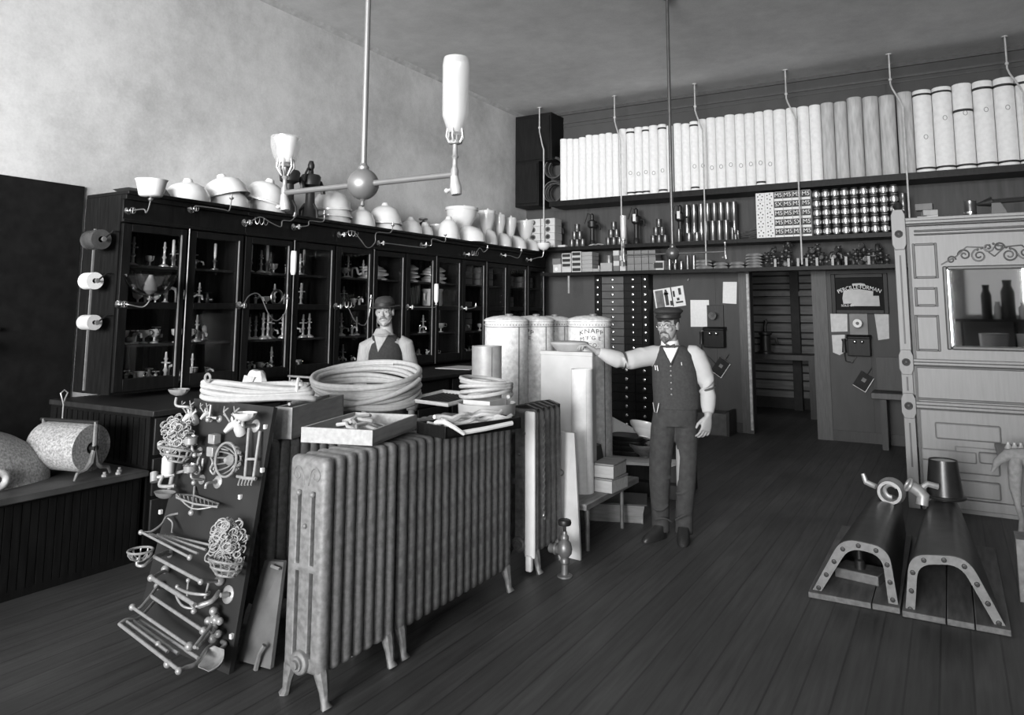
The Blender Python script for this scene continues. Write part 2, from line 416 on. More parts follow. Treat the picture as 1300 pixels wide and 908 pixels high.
tag(MB().tube([(-3.05, 13.2, 1.0), (-3.1, 13.25, 1.3), (-3.16, 13.3, 1.62)], [.03, .032, .035]).build('pump_handle', iron), 'dark curved lever leaning left of the store room pump', 'handle')
t = thing('bench_vise', 'pale metal vise clamped at the left of the store room bench', 'vise', (-3.3, 13.1, 1.0))
MB().box((-.14, -.08, 0), (.14, .08, .07)).box((-.1, -.06, .07), (-.03, .06, .19)).box((.03, -.06, .07), (.1, .06, .19)).build('jaw', greyiron, t)
MB().cyl((-.22, 0, .1), (.2, 0, .1), .022).build('screw', paleplate, t)
MB().tube([(.2, -.12, .04), (.2, .12, .16)], .012).build('handle', paleplate, t)

# the lights of the room: daylight from the street through the show windows, and the sky behind them
def area(name, loc, target, sx, sy, power):
    l = bpy.data.lights.new(name, 'AREA'); l.shape = 'RECTANGLE'; l.size = sx; l.size_y = sy; l.energy = power
    o = bpy.data.objects.new(name, l); COL.objects.link(o); o.location = loc
    o.rotation_euler = (Vector(target)-Vector(loc)).to_track_quat('-Z', 'Y').to_euler()
    return o
area('street_daylight', (1.6, -16.5, 3.2), (-2.0, 6, 2.2), 15, 7.0, 13500)
area('store_room_fill', (-1.4, 12.4, 2.6), (-2.6, 13.9, 1.4), .6, .6, 5)  # added fill lamp inside the closed store room, which has no window
w = bpy.data.worlds.new('world'); sc.world = w; w.use_nodes = True
w.node_tree.nodes['Background'].inputs['Color'].default_value = (1, 1, 1, 1)
w.node_tree.nodes['Background'].inputs['Strength'].default_value = .6
# ================================================================= LEFT SIDE: display cabinets
CX0, CX1 = -6.12, -5.6           # back, front
CB, CT = 1.04, 2.64
YB0, PITCH = 3.46, 1.193
SH = (1.42, 1.74, 2.06)          # shelf tops (1.74 is the mid rail)
side = ['nearest', 'second', 'third', 'fourth', 'fifth', 'farthest']
# low show platform and its wall panel
t = thing('show_platform', 'long low black platform with grooved front along left wall', 'platform', (0, 0, 0))
MB().box((XL+.02, -2.2, .565), (-4.79, 3.27, .605)).build('platform_top', mat('worn platform top', .055, .6, noise=.45, scale=5), t, bev=.006)
b = MB(); b.box((XL+.02, -2.2, 0), (-4.86, 3.26, .565))
y = -2.1
while y < 3.2: b.box((-4.86, y, .05), (-4.855, y+.043, .54)); y += .05
b.build('platform_front', blackwood, t)
struct(MB().box((XL, -4.4, .6), (XL+.02, 3.44, 2.71)).build('trim_10', mat('black wall panel', .009, .8, noise=.3, spec=.15), bev=.003))
# base cabinets: drawers below the worktop
bc = thing('base_cabinet', 'black base cabinet below nearest display cabinet, grooved end panel', 'cabinet', (0, 3.3, 0), group='base cabinets along the left wall')
b = MB(); b.box((XL+.02, 0, .08), (-4.86, 1.20, .96)); b.box((XL+.06, .02, 0), (-4.92, 1.2, .08))
x = -6.08
while x < -4.9: b.box((x, -.008, .62), (x+.055, 0, .94)); x += .07
b.build('body', blackwood, bc)
for j in range(2):
    for i in range(3):
        d = MB().box((-4.86, .03+j*.59, .14+i*.275), (-4.842, .57+j*.59, .39+i*.275)).build('drawer', darkwood, bc, bev=.004)
        MB().tube([(-4.842, .27+j*.59, .265+i*.275), (-4.81, .27+j*.59, .265+i*.275), (-4.81, .35+j*.59, .265+i*.275), (-4.842, .35+j*.59, .265+i*.275)], .007, 6).build('handle', dullbrass, d)
for i in range(1, 6):
    dup(bc, (0, 3.3+i*1.21, 0), label='black base cabinet with drawers below the %s display cabinet from the left' % (side[i] if i < 5 else 'last'))
tag(MB().box((XL+.02, 3.28, .96), (-4.80, 10.62, 1.0)).build('worktop', darkwood, bev=.006), 'long dark worktop below the glazed display cabinets', 'worktop')
tag(MB().box((-5.45, 7.45, 1.0), (-4.95, 7.95, 1.006)).build('paper_sheet', paper), 'white paper sheet lying on dark worktop behind the capped tank', 'paper')

# one display cabinet: carcass, cornice, two glazed doors, centre post
def make_cabinet():
    t = thing('display_cabinet', 'x', 'cabinet', (0, YB0, 0), group='glazed display cabinets on the left wall')
    w = PITCH
    b = MB()
    b.box((CX0, .025, CB+.05), (CX0+.02, w-.025, CT-.25)); b.box((CX0, 0, CB+.05), (CX1-.03, .025, CT-.25)); b.box((CX0, w-.025, CB+.05), (CX1-.03, w, CT-.25))
    b.box((CX0, 0, CB), (CX1-.03, w, CB+.05)); b.box((CX0, 0, CT-.25), (CX1-.03, w, CT-.031))
    y = .03
    while y < w-.08: b.box((CX0+.02, y, CB+.05), (CX0+.026, y+.052, CT-.25)); y += .06
    b.box((CX1-.06, .025, CB+.05), (CX1-.031, .06, CT-.25)); b.box((CX1-.06, w-.06, CB+.05), (CX1-.031, w-.025, CT-.25))
    b.build('body', blackwood, t)
    for z in (SH[0], SH[1], SH[2]): MB().box((CX0+.02, .025, z-.02), (CX1-.07, w-.025, z)).build('shelf', darkwood, t)
    b = MB(); b.box((CX1-.03, 0, CT-.25), (CX1+.0, w, CT-.07)); b.box((CX1-.03, 0, CT-.07), (CX1+.035, w, CT-.03)); b.box((CX0, 0, CT-.03), (CX1+.06, w, CT)); b.box((CX1, 0, CT-.25), (CX1+.015, w, CT-.225))
    b.build('cornice', blackwood, t, bev=.005)
    for j in range(2):
        y0, y1 = .012 + j*w/2, w/2-.012 + j*w/2
        d = MB(); z0, z1 = CB+.02, CT-.26; fr = .075
        ya, yb2 = y0+fr, y1-fr*.7
        d.box((CX1-.03, y0, z0), (CX1, ya, z1)); d.box((CX1-.03, yb2, z0), (CX1, y1, z1)); d.box((CX1-.03, ya, z0), (CX1, yb2, z0+.10)); d.box((CX1-.03, ya, z1-.06), (CX1, yb2, z1)); d.box((CX1-.03, ya, SH[1]-.035), (CX1, yb2, SH[1]+.02))
        d = d.build('door', blackwood, t, bev=.004)
        MB().box((CX1-.018, y0+fr, z0+.1), (CX1-.015, y1-fr*.7, z1-.06)).build('pane', glass, d)
        MB().box((CX1-.002, y1-fr*.7-.004, z0+.09), (CX1+.005, y1-fr*.7+.007, z1-.05)).build('bead', mat('bright bead', .5, .3, metal=.5), d, label='bright polished bead on the door frame')
    MB().tube([(CX1+.014, w/2, CB), (CX1+.014, w/2, CT-.25)], .006, 6).build('rod', mat('thin brass rod', .16, .35, metal=.7), t)
    return t
cab = make_cabinet()
cab['label'] = 'nearest black glazed display cabinet, with paper rolls on its end'
CLAB = ['', 'second black glazed display cabinet from the left end of the row', 'third black glazed display cabinet, behind the man in the hat', 'fourth black glazed display cabinet, with stacked white basins inside', 'fifth black glazed display cabinet, above the first capped tank', 'last black glazed display cabinet, next to the corner shelves']
for i in range(1, 6): dup(cab, (0, YB0+i*PITCH, 0), label=CLAB[i])

# fittings standing on the shelves
def proto(name, fn, cat):
    t = thing(name, 'x', cat, (0, 0, 0)); fn(t); return t
def k_faucet(t):
    MB().lathe([(0, 0), (.03, 0), (.03, .008), (.012, .015), (.014, .06), (.018, .07), (.012, .08), (0, .085)], 10).tube([(0, 0, .06), (.04, 0, .085), (.08, 0, .075), (.085, 0, .045)], .009, 6).build('body', fitplate, t)
    MB().tube([(-.03, 0, .1), (.03, 0, .1)], .006, 6).tube([(0, -.03, .1), (0, .03, .1)], .006, 6).tube([(0, 0, .08), (0, 0, .1)], .006, 6).build('handle', nickel, t)
def k_valve(t):
    MB().lathe([(0, 0), (.025, 0), (.025, .02), (.015, .025), (.03, .05), (.03, .065), (.014, .085), (.012, .12), (0, .12)], 10).cyl((-.05, 0, .055), (.05, 0, .055), .016, n=10).build('body', dullbrass, t)
    MB().torus((0, 0, .125), .03, .006, n=14, k=6).tube([(-.03, 0, .125), (.03, 0, .125)], .004, 5).build('handwheel', brass, t)
def k_candle(t):
    MB().lathe([(0, 0), (.035, 0), (.035, .01), (.01, .02), (.012, .07), (.02, .08), (.012, .095), (.012, .11), (0, .11)], 10).build('stem', dullbrass, t)
    MB().lathe([(.011, .11), (.013, .13), (.013, .235), (.01, .245), (0, .245)], 10).build('candle_tube', opal, t)
def k_stand(t):
    MB().lathe([(0, 0), (.045, 0), (.045, .01), (.012, .03), (.01, .07), (.02, .085), (.01, .1), (.01, .16), (.018, .17), (.01, .18), (.008, .22), (0, .225)], 12).build('column', fitplate, t)
    MB().tube([(-.045, 0, .14), (.045, 0, .14)], .006, 6).build('crossbar', fitplate, t)
def k_cup(t):
    MB().lathe([(0, 0), (.03, 0), (.03, .006), (.008, .015), (.008, .04), (.035, .06), (.042, .1), (.039, .1), (.03, .065), (0, .05)], 12).build('cup', fitplate, t)
    MB().torus((.05, 0, .08), .018, .004, 'y', 12, 5).build('ring', nickel, t)
def k_trap(t):
    MB().tube([(-.05, 0, 0), (-.05, 0, .09), (-.04, 0, .12), (-.01, 0, .13), (.02, 0, .12), (.03, 0, .09), (.035, 0, .06), (.055, 0, .05), (.085, 0, .06)], .013, 8).build('pipe', fitplate, t)
    MB().lathe([(0, 0), (.03, 0), (.03, .01), (0, .012)], 10).move(Matrix()).build('flange', brass, t, loc=(-.05, 0, 0))
KINDS = [('compression_faucet', k_faucet, 'faucet', 'nickel faucet'), ('globe_valve', k_valve, 'valve', 'brass handwheel valve'), ('gas_candle', k_candle, 'lamp', 'white tubed gas candle'),
         ('towel_stand', k_stand, 'stand', 'turned nickel column fitting'), ('cup_holder', k_cup, 'holder', 'footed nickel cup'), ('sink_trap', k_trap, 'pipe', 'bent nickel trap')]
PROT = {}
SHN = {CB+.05: 'bottom', SH[0]: 'lower', SH[1]: 'middle', SH[2]: 'upper'}
plan = {0: ['435435', '05340', '41040', '30130'], 1: ['3133', '42404', '01434', '0512'], 2: ['2432', '2045', '133330', '3030'], 3: ['', '4554', '0530', '3151'], 4: ['', '', '05', '0']}
pl0 = {0: {0: '00410350430', 1: '340441404305', 2: '3404355031', 3: '034323102'}, 1: {0: '50403304', 1: '1333330333033', 2: '2043532', 3: '2324032'}, 2: {0: '30303303', 1: '33003043', 2: '02340305', 3: '3435330'}, 3: {0: '0505043', 1: '040304'}, 4: {0: '0104', 1: '04'}}
for ci, rows in pl0.items():
    for si, seq in rows.items():
        z = (CB+.05, SH[0], SH[1], SH[2])[si]; n = len(seq); cnt = {}
        for q, ch in enumerate(seq):
            nm, fn, cat, lab = KINDS[int(ch)]
            y = YB0 + ci*PITCH + .14 + (PITCH-.28)*(q+.5)/n + rnd.uniform(-.02, .02)
            cnt[ch] = cnt.get(ch, 0)+1
            l = '%s, %s along the %s shelf of the %s display cabinet' % (lab, ORD[q], SHN[z], side[ci])
            loc = (CX1-.16-rnd.random()*.14, y, z); rz = rnd.uniform(-.6, .6)
            s = rnd.uniform(.9, 1.15)
            if nm not in PROT: o = PROT[nm] = proto(nm, fn, cat)
            else: o = dup(PROT[nm])
            o.location = loc; o.rotation_euler = (0, 0, rz); o.scale = (s, s, s); o['label'] = l; o['group'] = 'fittings on the display cabinet shelves'
# white basins stacked in the fourth cabinet, crock below, boxes in the last ones
def bowl(b, r, h, th=.012, foot=.4):
    b.lathe([(0, 0), (r*foot, 0), (r*foot, .012), (r*.72, h*.35), (r*.93, h*.75), (r, h), (r*1.06, h), (r*1.06, h-.014), (r*.97, h*.72), (r*.7, h*.3+.012), (0, .02)], 22)
    return b
def basin(name, label, loc, r, h, up=True, rot=(0, 0, 0), group=None, m=porc):
    o = bowl(MB(), r, h).build(name, m, loc=loc, rot=rot if up else (PI+rot[0], rot[1], rot[2]))
    return tag(o, label, 'basin', group)
for yc, n, tx in ((6.72, 3, 'left door'), (7.32, 4, 'right door'), (7.9, 4, 'post')):
    for k in range(n):
        basin('wash_basin', 'white basin, %s from the bottom in stack on upper shelf %s' % (ORD[k], {'left door': 'behind hatted man', 'right door': 'right of hatted man', 'post': 'above the bulged crock'}[tx]), (CX1-.24, yc+.02*(k % 2), SH[2]+.075+k*.05), .17-.008*k, .075, False, (.12*(k % 2), .05, 0), 'basins stacked inside display cabinets')
t = thing('stoneware_crock', 'bulged white crock on middle shelf of fourth display cabinet', 'crock', (CX1-.24, 7.9, SH[1]))
MB().lathe([(0, 0), (.12, 0), (.135, .05), (.13, .2), (.14, .22), (.14, .24), (.12, .24), (.115, .05), (0, .03)], 20).build('body', porc, t)
MB().tube([(0, -.13, .06), (.02, -.2, .1), (.02, -.2, .17), (0, -.13, .2)], .016).build('handle', porc, t)
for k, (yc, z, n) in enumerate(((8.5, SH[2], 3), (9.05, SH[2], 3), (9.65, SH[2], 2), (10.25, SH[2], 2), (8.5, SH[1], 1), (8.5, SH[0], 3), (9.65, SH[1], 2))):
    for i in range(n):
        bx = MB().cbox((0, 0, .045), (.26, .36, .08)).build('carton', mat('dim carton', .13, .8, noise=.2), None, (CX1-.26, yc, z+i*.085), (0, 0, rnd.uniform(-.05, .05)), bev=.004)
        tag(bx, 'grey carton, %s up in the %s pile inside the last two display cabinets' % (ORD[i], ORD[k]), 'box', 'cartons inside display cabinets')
# glass lamp bowl in the nearest cabinet bracket
def smooth_path(P, n=4):
    P = [Vector(p) for p in P]; out = []
    for i in range(len(P)-1):
        a, b_, c, d = P[max(0, i-1)], P[i], P[i+1], P[min(len(P)-1, i+2)]
        for k in range(n):
            u = k/n; out.append(.5*((2*b_)+(c-a)*u+(2*a-5*b_+4*c-d)*u*u+(3*b_-a-3*c+d)*u**3))
    return out+[P[-1]]
def bracket(name, loc, pts, label, shade=None, wheel=True, coil=False, group='gas brackets on the cabinet fronts', rz=0, mm=None):
    mm = mm or mat('bracket brass', .40, .35, metal=.85, noise=.15)
    t = thing(name, label, 'gas bracket', loc, (0, 0, rz), group)
    MB().lathe([(0, 0), (.035, 0), (.036, .012), (.02, .022), (.012, .03), (0, .03)], 12).move(RY(PI/2)).build('wall_plate', nickel, t)
    MB().tube(smooth_path([(0, 0, 0), (.06, 0, 0)]+pts), .005, 7).build('arm', mm, t)
    if wheel:
        k = pts[0]
        MB().torus((.08, 0, 0), .024, .0035, 'x', 14, 5).tube([(.08, -.024, 0), (.08, .024, 0)], .003, 5).tube([(.08, 0, -.024), (.08, 0, .024)], .003, 5).build('key', mm, t)
    if coil:
        P = []
        for i in range(40):
            a = i*.5; P.append((.10+.012*math.cos(a)+.0, .03+i*.004, .03*math.sin(a)+.02))
        MB().tube(P, .003, 5).build('scroll', mm, t)
    e = pts[-1]
    MB().lathe([(.0, 0), (.012, 0), (.02, .012), (.02, .018), (.008, .024), (.006, .05), (0, .05)], 8).move(T(Vector(e))).build('burner', mm, t)
    if shade: shade(t, e)
    return t
FX = CX1+.015
def sh_bowl(t, e):
    MB().lathe([(.03, .03), (.078, .035), (.088, .045), (.112, .15), (.122, .165), (.114, .165), (.104, .15), (.08, .052), (.03, .04)], 24).move(T(Vector(e))).build('glass_shade', opal, t, label='white opal bowl shade')
def sh_clear(t, e):
    MB().lathe([(.03, .03), (.12, .06), (.17, .13), (.2, .2), (.196, .2), (.165, .132), (.115, .065), (.03, .036)], 24).move(T(Vector(e))).build('glass_shade', clear_glass, t, label='clear bowl shade')
    MB().lathe([(.02, .05), (.05, .08), (.04, .14), (.015, .2), (0, .2)], 12).move(T(Vector(e))).build('chimney', opal, t)
def sh_chim(t, e):
    MB().lathe([(.02, .04), (.028, .07), (.03, .22), (.026, .27), (.023, .27), (.026, .22), (.024, .07), (.018, .045)], 14).move(T(Vector(e))).build('chimney', opal, t)
def sh_cup(t, e):
    MB().lathe([(0, .02), (.05, .03), (.09, .07), (.11, .13), (.105, .13), (.085, .075), (.05, .04), (0, .03)], 18).move(T(Vector(e))).build('glass_shade', opal, t, label='white opal cup shade')
fz, mz = CT-.14, SH[1]
bracket('gas_bracket', (FX-.03, 3.50, fz-.02), [(.22, .0, 0), (.25, 0, -.03), (.28, 0, .0), (.3, 0, .06)], 'brass gas bracket with white bowl shade on left end of cabinet row', sh_bowl)
bracket('gas_bracket', (FX, 4.05, fz+.06), [(.09, .0, .02), (.10, .26, .02), (.1, .32, .02), (.1, .34, .12)], 'straight armed gas bracket above post of the nearest cabinet')
bracket('gas_bracket', (FX, 4.62, fz), [(.1, .1, .06), (.12, .2, .02), (.12, .33, -.01), (.12, .35, .05), (.12, .45, .06), (.12, .5, .1)], 'scrolled gas bracket between first and second cabinet cornice', coil=True)
bracket('gas_bracket', (FX, 5.22, fz+.02), [(.1, .1, .02), (.1, .12, .07), (.1, .3, .08), (.1, .32, .15)], 'cranked gas bracket above post of the second cabinet')
bracket('gas_bracket', (FX, 5.86, fz), [(.1, .1, .05), (.12, .2, -.03), (.12, .33, -.12), (.12, .45, -.05), (.12, .47, .06), (.12, .7, .08), (.12, .75, .16)], 'sagging curved gas bracket above hose coil on the cornice', coil=True)
bracket('gas_bracket', (FX, 6.5, fz-.04), [(.1, .1, 0), (.1, .7, 0), (.12, .75, .02)], 'long horizontal gas bracket right of hatted man at cornice')
bracket('gas_bracket', (FX, 7.3, fz), [(.12, .05, .0), (.14, .05, .08), (.14, .3, .06), (.14, .32, .14)], 'gas bracket on cornice of the fourth cabinet below the crocks')
bracket('gas_bracket', (FX, 8.25, fz-.05), [(.1, .1, .0), (.12, .2, .1), (.12, .3, .05), (.12, .4, .1)], 'scrolled gas bracket on cornice of the fifth cabinet', coil=True)
bracket('gas_bracket', (FX, 9.2, fz), [(.1, .1, .0), (.12, .3, -.02), (.12, .4, .08)], 'short gas bracket on the cornice left of white cup bracket')
bracket('gas_bracket', (FX+.01, 9.95, fz-.02), [(.15, .1, .04), (.2, .14, .05), (.22, .15, .13)], 'gas bracket with white cup shade at right end of cabinet row', sh_cup)
bracket('gas_bracket', (FX-.03, 3.48, mz+.0), [(.12, .0, 0), (.16, .1, -.02), (.2, .13, .03)], 'gas bracket with clear bowl shade on mid rail of nearest cabinet', sh_clear)
bracket('gas_bracket', (FX, 4.60, mz), [(.08, .05, .09), (.1, .15, .1), (.12, .25, -.08), (.12, .35, -.14), (.12, .45, -.06), (.12, .47, .06)], 'swan neck gas bracket with tall chimney on second cabinet mid rail', lambda t, e: sh_chim(t, Vector(e)+Vector((0, .06, .2))))
bracket('gas_bracket', (FX, 5.84, mz), [(.08, .1, .0), (.1, .2, -.15), (.1, .35, -.2), (.1, .42, -.1), (.1, .45, .08)], 'hanging loop gas bracket on mid rail left of hatted man', coil=True)
bracket('gas_bracket', (FX, 7.05, mz), [(.08, .1, .0), (.1, .4, .0), (.1, .45, .02)], 'gas bracket with white chimney on mid rail right of hatted man', lambda t, e: sh_chim(t, Vector(e)))
bracket('gas_bracket', (FX, 8.2, mz-.01), [(.08, .1, .0), (.1, .2, .02)], 'stub gas bracket on mid rail beside the crock')
o = MB().torus((0, 0, 0), .07, .012, 'x', 20, 7).build('brass_ring', brass, None, (CX1-.12, 5.17, SH[1]+.085)); tag(o, 'bright ring standing on middle shelf of second display cabinet', 'ring')

# paper rolls on the end of the nearest cabinet
tag(MB().box((-5.96, 3.445, 1.06), (-5.95, 3.46, 2.35)).build('hanging_strip', mat('pale strip', .2, .6)), 'thin vertical strip on black cabinet end behind the rolls', 'strip')
def roll(label, z, x, m, rr, ln, gl=False):
    t = thing('paper_roll_holder', label, 'roll holder', (x, 3.452, z), (0, 0, -.06), 'roll holders on the cabinet end')
    MB().lathe([(rr*.30, -ln/2), (rr, -ln/2), (rr, ln/2), (rr*.30, ln/2), (rr*.30, -ln/2)], 24).move(T((0, -.12, 0)) @ RY(PI/2)).build('roll', m, t)
    b = MB()
    b.tube([(-ln/2-.02, 0, rr*.6), (-ln/2-.02, -.05, rr*.6), (-ln/2-.02, -.12, 0), (ln/2+.035, -.12, 0), (ln/2+.03, -.05, rr*.9), (ln/2+.01, 0, rr*.9)], .007, 6); b.build('holder', iron, t)
    MB().lathe([(0, 0), (.02, 0), (.018, .01), (0, .012)], 12).move(T((ln/2+.036, -.12, 0)) @ RY(PI/2)).build('knob', greyiron, t)
    return t
roll('round dark roll holder with glossy end, uppermost on the cabinet end', 2.24, -5.72, mat('dark roll', .07, .25, noise=.3), .078, .17)
roll('white paper roll on the black cabinet end, middle of three', 1.92, -5.75, paper, .066, .13)
roll('grey paper roll on the black cabinet end, lowest of three', 1.60, -5.73, paper2, .058, .16)
t = thing('wall_shelf', 'small pale shelf board on black wall panel at left edge', 'shelf', (XL+.02, 2.45, 1.43))
MB().box((0, -.6, 0), (.2, .22, .05)).build('board', mat('shelf grey', .10, .6), t, bev=.004)
MB().prism([(0, 0), (.15, 0), (0, -.12)], .02).move(RX(PI/2)).build('bracket', iron, t)
for k, y in enumerate((2.72, 2.86)):  # nickel knobs stand in for a pair of light spots on the panel
    t = thing('spot_knob', 'small bright peg on the black wall panel, %s of two' % ('left' if k == 0 else 'right'), 'knob', (XL+.018, y, 1.55))
    MB().sph((.025, 0, 0), .018).build('knob', nickel, t); MB().cyl((0, 0, 0), (.015, 0, 0), .01).build('stem', nickel, t)

# ================================================================= ON TOP OF THE CABINETS
TX = -5.83
def top(px, py): p = at(px, py, x=TX); return p.y
def topbasin(px, w, h, label, dz=0, tilt=0, x=TX, tr=0):
    p = at(px, 260, x=x); v = (p-CAM).dot(FW); r = w*1.12/FPX*v/2
    t = thing('wash_basin', label, 'basin', (x, p.y, CT+dz), (tilt, tr, 0), 'basins upside down on the cabinets')
    hh = h/FPX*v
    MB().lathe([(r*1.05, 0), (r*1.05, .018), (r*.99, .022), (r*.93, hh*.45), (r*.72, hh*.8), (r*.4, hh*.97), (r*.15, hh), (0, hh), ], 26).lathe([(r*1.0, .001), (r*.93, .02), (r*.86, hh*.42), (r*.4, hh*.9), (0, hh*.93)][::-1], 26).build('bowl', porc, t)
    MB().lathe([(.055, hh-.012), (.045, hh+.01), (.035, hh+.035), (.024, hh+.038), (.018, hh+.022), (0, hh+.022)], 14).build('outlet', porc, t)
    return t
topbasin(237, 52, 27, 'large white basin upside down, leftmost on top of cabinets')
tag(MB().prism([(-.10, 0), (-.24, .05), (-.02, .05), (.05, .13), (.17, .0)], .22).build('folded_felt', mat('dark felt sheet', .05, .9), None, (TX-.1, 3.80, CT), (PI/2, 0, PI/2)), 'dark folded sheet standing on cabinet left of the basins', 'sheet')
topbasin(289, 50, 25, 'white basin lying under a tilted basin, second stack from left'); topbasin(287, 50, 26, 'tilted white basin on top of second stack on cabinets', .11, .16, tr=-.22)
topbasin(338, 44, 24, 'white basin at bottom of third stack, left of black pumps'); topbasin(334, 48, 27, 'white basin on top of third stack, left of black pumps', .12, -.16, tr=.2)
for k, (w, h) in enumerate(((46, 19), (45, 19), (44, 25))): topbasin(421, w, h, 'white basin, %s in stack right of the black pumps' % ('lowest', 'middle', 'topmost')[k], .08*k, .05*(k-1), x=TX-.06)
topbasin(459, 33, 24, 'small white basin right of the three high stack'); topbasin(490, 40, 14, 'shallow white basin under a domed one near the centre of cabinets'); topbasin(489, 38, 24, 'domed white basin on a shallow one near centre of cabinets', .09)
topbasin(522, 27, 20, 'white basin just right of the domed pair'); topbasin(540, 20, 16, 'smallest white basin, left of the white crock')
def pump(px, label):
    y = at(px, 270, x=TX+.12).y; t = thing('pitcher_pump', label, 'pump', (TX+.12, y, CT), group='black pumps on the cabinets')
    MB().lathe([(0, 0), (.1, 0), (.1, .015), (.085, .03), (.07, .12), (.05, .17), (.045, .33), (.095, .36), (.105, .45), (.09, .47), (.03, .48), (.025, .53), (.035, .55), (.035, .58), (.02, .62), (0, .62)], 16).build('body', iron, t)
    for a in (0, 2.1, 4.2): MB().tube([(.05*math.cos(a), .05*math.sin(a), .16), (.1*math.cos(a), .1*math.sin(a), .09), (.11*math.cos(a), .11*math.sin(a), .0)], .014, 6).build('leg', iron, t)
    MB().tube([(.0, .07, .41), (.03, .11, .40), (.05, .13, .33), (.05, .135, .28)], [.03, .024, .022, .026]).build('spout', iron, t)
    MB().tube([(0, 0, .52), (.03, -.07, .53), (.05, -.12, .47), (.05, -.14, .38)], .012, 6).build('handle', iron, t)
    return t
pump(366, 'black cast pump on cabinet top behind the opal lamp shade'); pump(393, 'black cast pump on cabinet top right beside basin stack')
# closets (toilet bowls), crocks
def closet(px0, px1, pt, pb, f0, f1, ft, label, back=.17):
    "bowl rim px0..px1 with top pt, base pb; bulging foot f0..f1 with top ft, all as seen in the photograph"
    xb_ = TX-back+.17; pc = at((px0+px1)/2, 290, x=xb_); v = (pc-CAM).dot(FW)
    p = Vector((xb_, pc.y, CT)); R = (px1-px0)/FPX*v/2; H = at((px0+px1)/2, pt, x=xb_).z-CT
    fc = at((f0+f1)/2, 300, x=xb_+.2); D = (f1-f0)/FPX*((fc-CAM).dot(FW))/2; fh = at((f0+f1)/2, ft, x=xb_+.2).z-CT
    t = thing('closet_bowl', label, 'toilet bowl', p, (0, 0, 0), 'toilet bowls on the cabinets')
    MB().eloft([(0, 0, 0, R*.62, R*.6), (0, 0, H*.10, R*.58, R*.56), (0, 0, H*.34, R*.5, R*.5), (0, 0, H*.5, R*.62, R*.62), (0, 0, H*.75, R*.9, R*.9), (0, 0, H*.92, R*.93, R*.93), (0, 0, H*.92, R*1.0, R*1.0), (0, 0, H, R*1.0, R*1.0), (0, 0, H, R*.88, R*.88), (0, 0, H*.75, R*.75, R*.75), (0, 0, H*.6, R*.3, R*.3)], 26).build('bowl', porc, t)
    e = fc.y-p.y
    MB().eloft([(.2, e, 0, D, D*.9), (.2, e, .02, D, D*.92), (.19, e*.95, fh*.5, D*.93, D*.88), (.16, e*.8, fh*.8, D*.7, D*.68), (.11, e*.6, fh*.97, D*.38, D*.4), (.06, e*.3, fh*1.05, D*.12, D*.15)], 24).build('foot', porc, t)
    MB().tube([(R*.1, 0, H*.96), (R*.25, -.02, H*1.04), (R*.4, -.02, H*.97)], .018).build('inlet', porc, t)
    return t
closet(565, 607, 264, 300, 581, 617, 286, 'largest white toilet bowl with wide rim on cabinet top')
closet(607, 629, 268, 300, 616, 632, 290, 'second white toilet bowl from left, right of the largest')
closet(627, 642, 273, 300, 632, 650, 295, 'third white toilet bowl on cabinet top, partly hidden')
closet(640, 656, 277, 300, 650, 669, 299, 'fourth white toilet bowl with waisted neck on cabinet top')
closet(656, 678, 281, 300, 669, 685, 303, 'rightmost white toilet bowl on cabinet top by stacked boxes')
t = thing('glass_jar', 'cylindrical pale jar between smallest basin and toilet bowls', 'jar', (TX-.12, at(556, 285, x=TX-.12).y, CT))
MB().lathe([(0, 0), (.105, 0), (.11, .02), (.11, .19), (.118, .2), (.118, .215), (.1, .215), (.1, .02), (0, .015)], 20).build('body', mat('pale jar', .62, .3, noise=.06), t); MB().lathe([(.119, .2), (.123, .2), (.123, .222), (.119, .222), (.119, .2)], 20).build('rim', porc, t)
topbasin(570, 26, 26, 'domed white basin between pale jar and largest toilet bowl', x=TX+.12)
t = thing('faucet_cluster', 'small dark valve on cabinet top behind the pale jar', 'valve', (TX-.1, top(545, 280), CT))
MB().lathe([(0, 0), (.03, 0), (.03, .15), (.05, .17), (.05, .21), (.02, .23), (0, .25)], 10).build('body', iron, t); MB().torus((0, 0, .26), .05, .012).build('handwheel', greyiron, t)

# ================================================================= ON THE PLATFORM
t = thing('boiler_cover', 'big speckled half round shell lying at left edge of platform', 'shell', (-5.37, 2.30, .605))
rings = []
for i, yy in enumerate([-.62, -.55, -.3, 0, .2, .34, .43, .475, .5]):
    s = math.sqrt(max(0, 1-max(0, (yy+.3)/.86)**2.3))
    s = max(s, .12); ring = []
    for k in range(17):
        a = PI*k/16; ring.append((-.38*math.cos(a)*(.35+.65*s), yy, .40*math.sin(a)*s+.0))
    rings.append(ring)
MB().loft(rings).build('shell', speckle, t)
MB().torus((.37, .12, .07), .043, .022, 'x', 20, 10).build('flange', mat('pale flange', .6, .6, noise=.2, scale=60), t, label='pale ring flange at the front'); MB().cyl((.30, .0, .06), (.37, .02, .07), .02).build('stub', paleplate, t)
t = thing('insulation_roll', 'speckled roll with hollow end lying on a stand on the platform', 'roll', (-5.113, 2.886, .605), (0, 0, .22))
MB().lathe([(.036, -.2), (.15, -.2), (.155, -.18), (.155, .18), (.15, .2), (.036, .2), (.036, -.2)], 30).move(T((0, 0, .19)) @ RY(PI/2)).build('roll', speckle, t)
for sx in (-.225, .225):
    b = MB(); b.tube([(sx, -.14, .008), (sx, -.12, .05), (sx, -.06, .06), (sx, -.02, .1), (sx, .0, .19), (sx, .0, .36)], [.008, .012, .014, .022, .016, .014], 8)
    b.tube([(sx, .14, .008), (sx, .12, .05), (sx, .06, .06), (sx, .02, .1), (sx, .0, .19)], [.008, .012, .014, .022, .016], 8)
    b.build('stand_leg', greyiron, t)
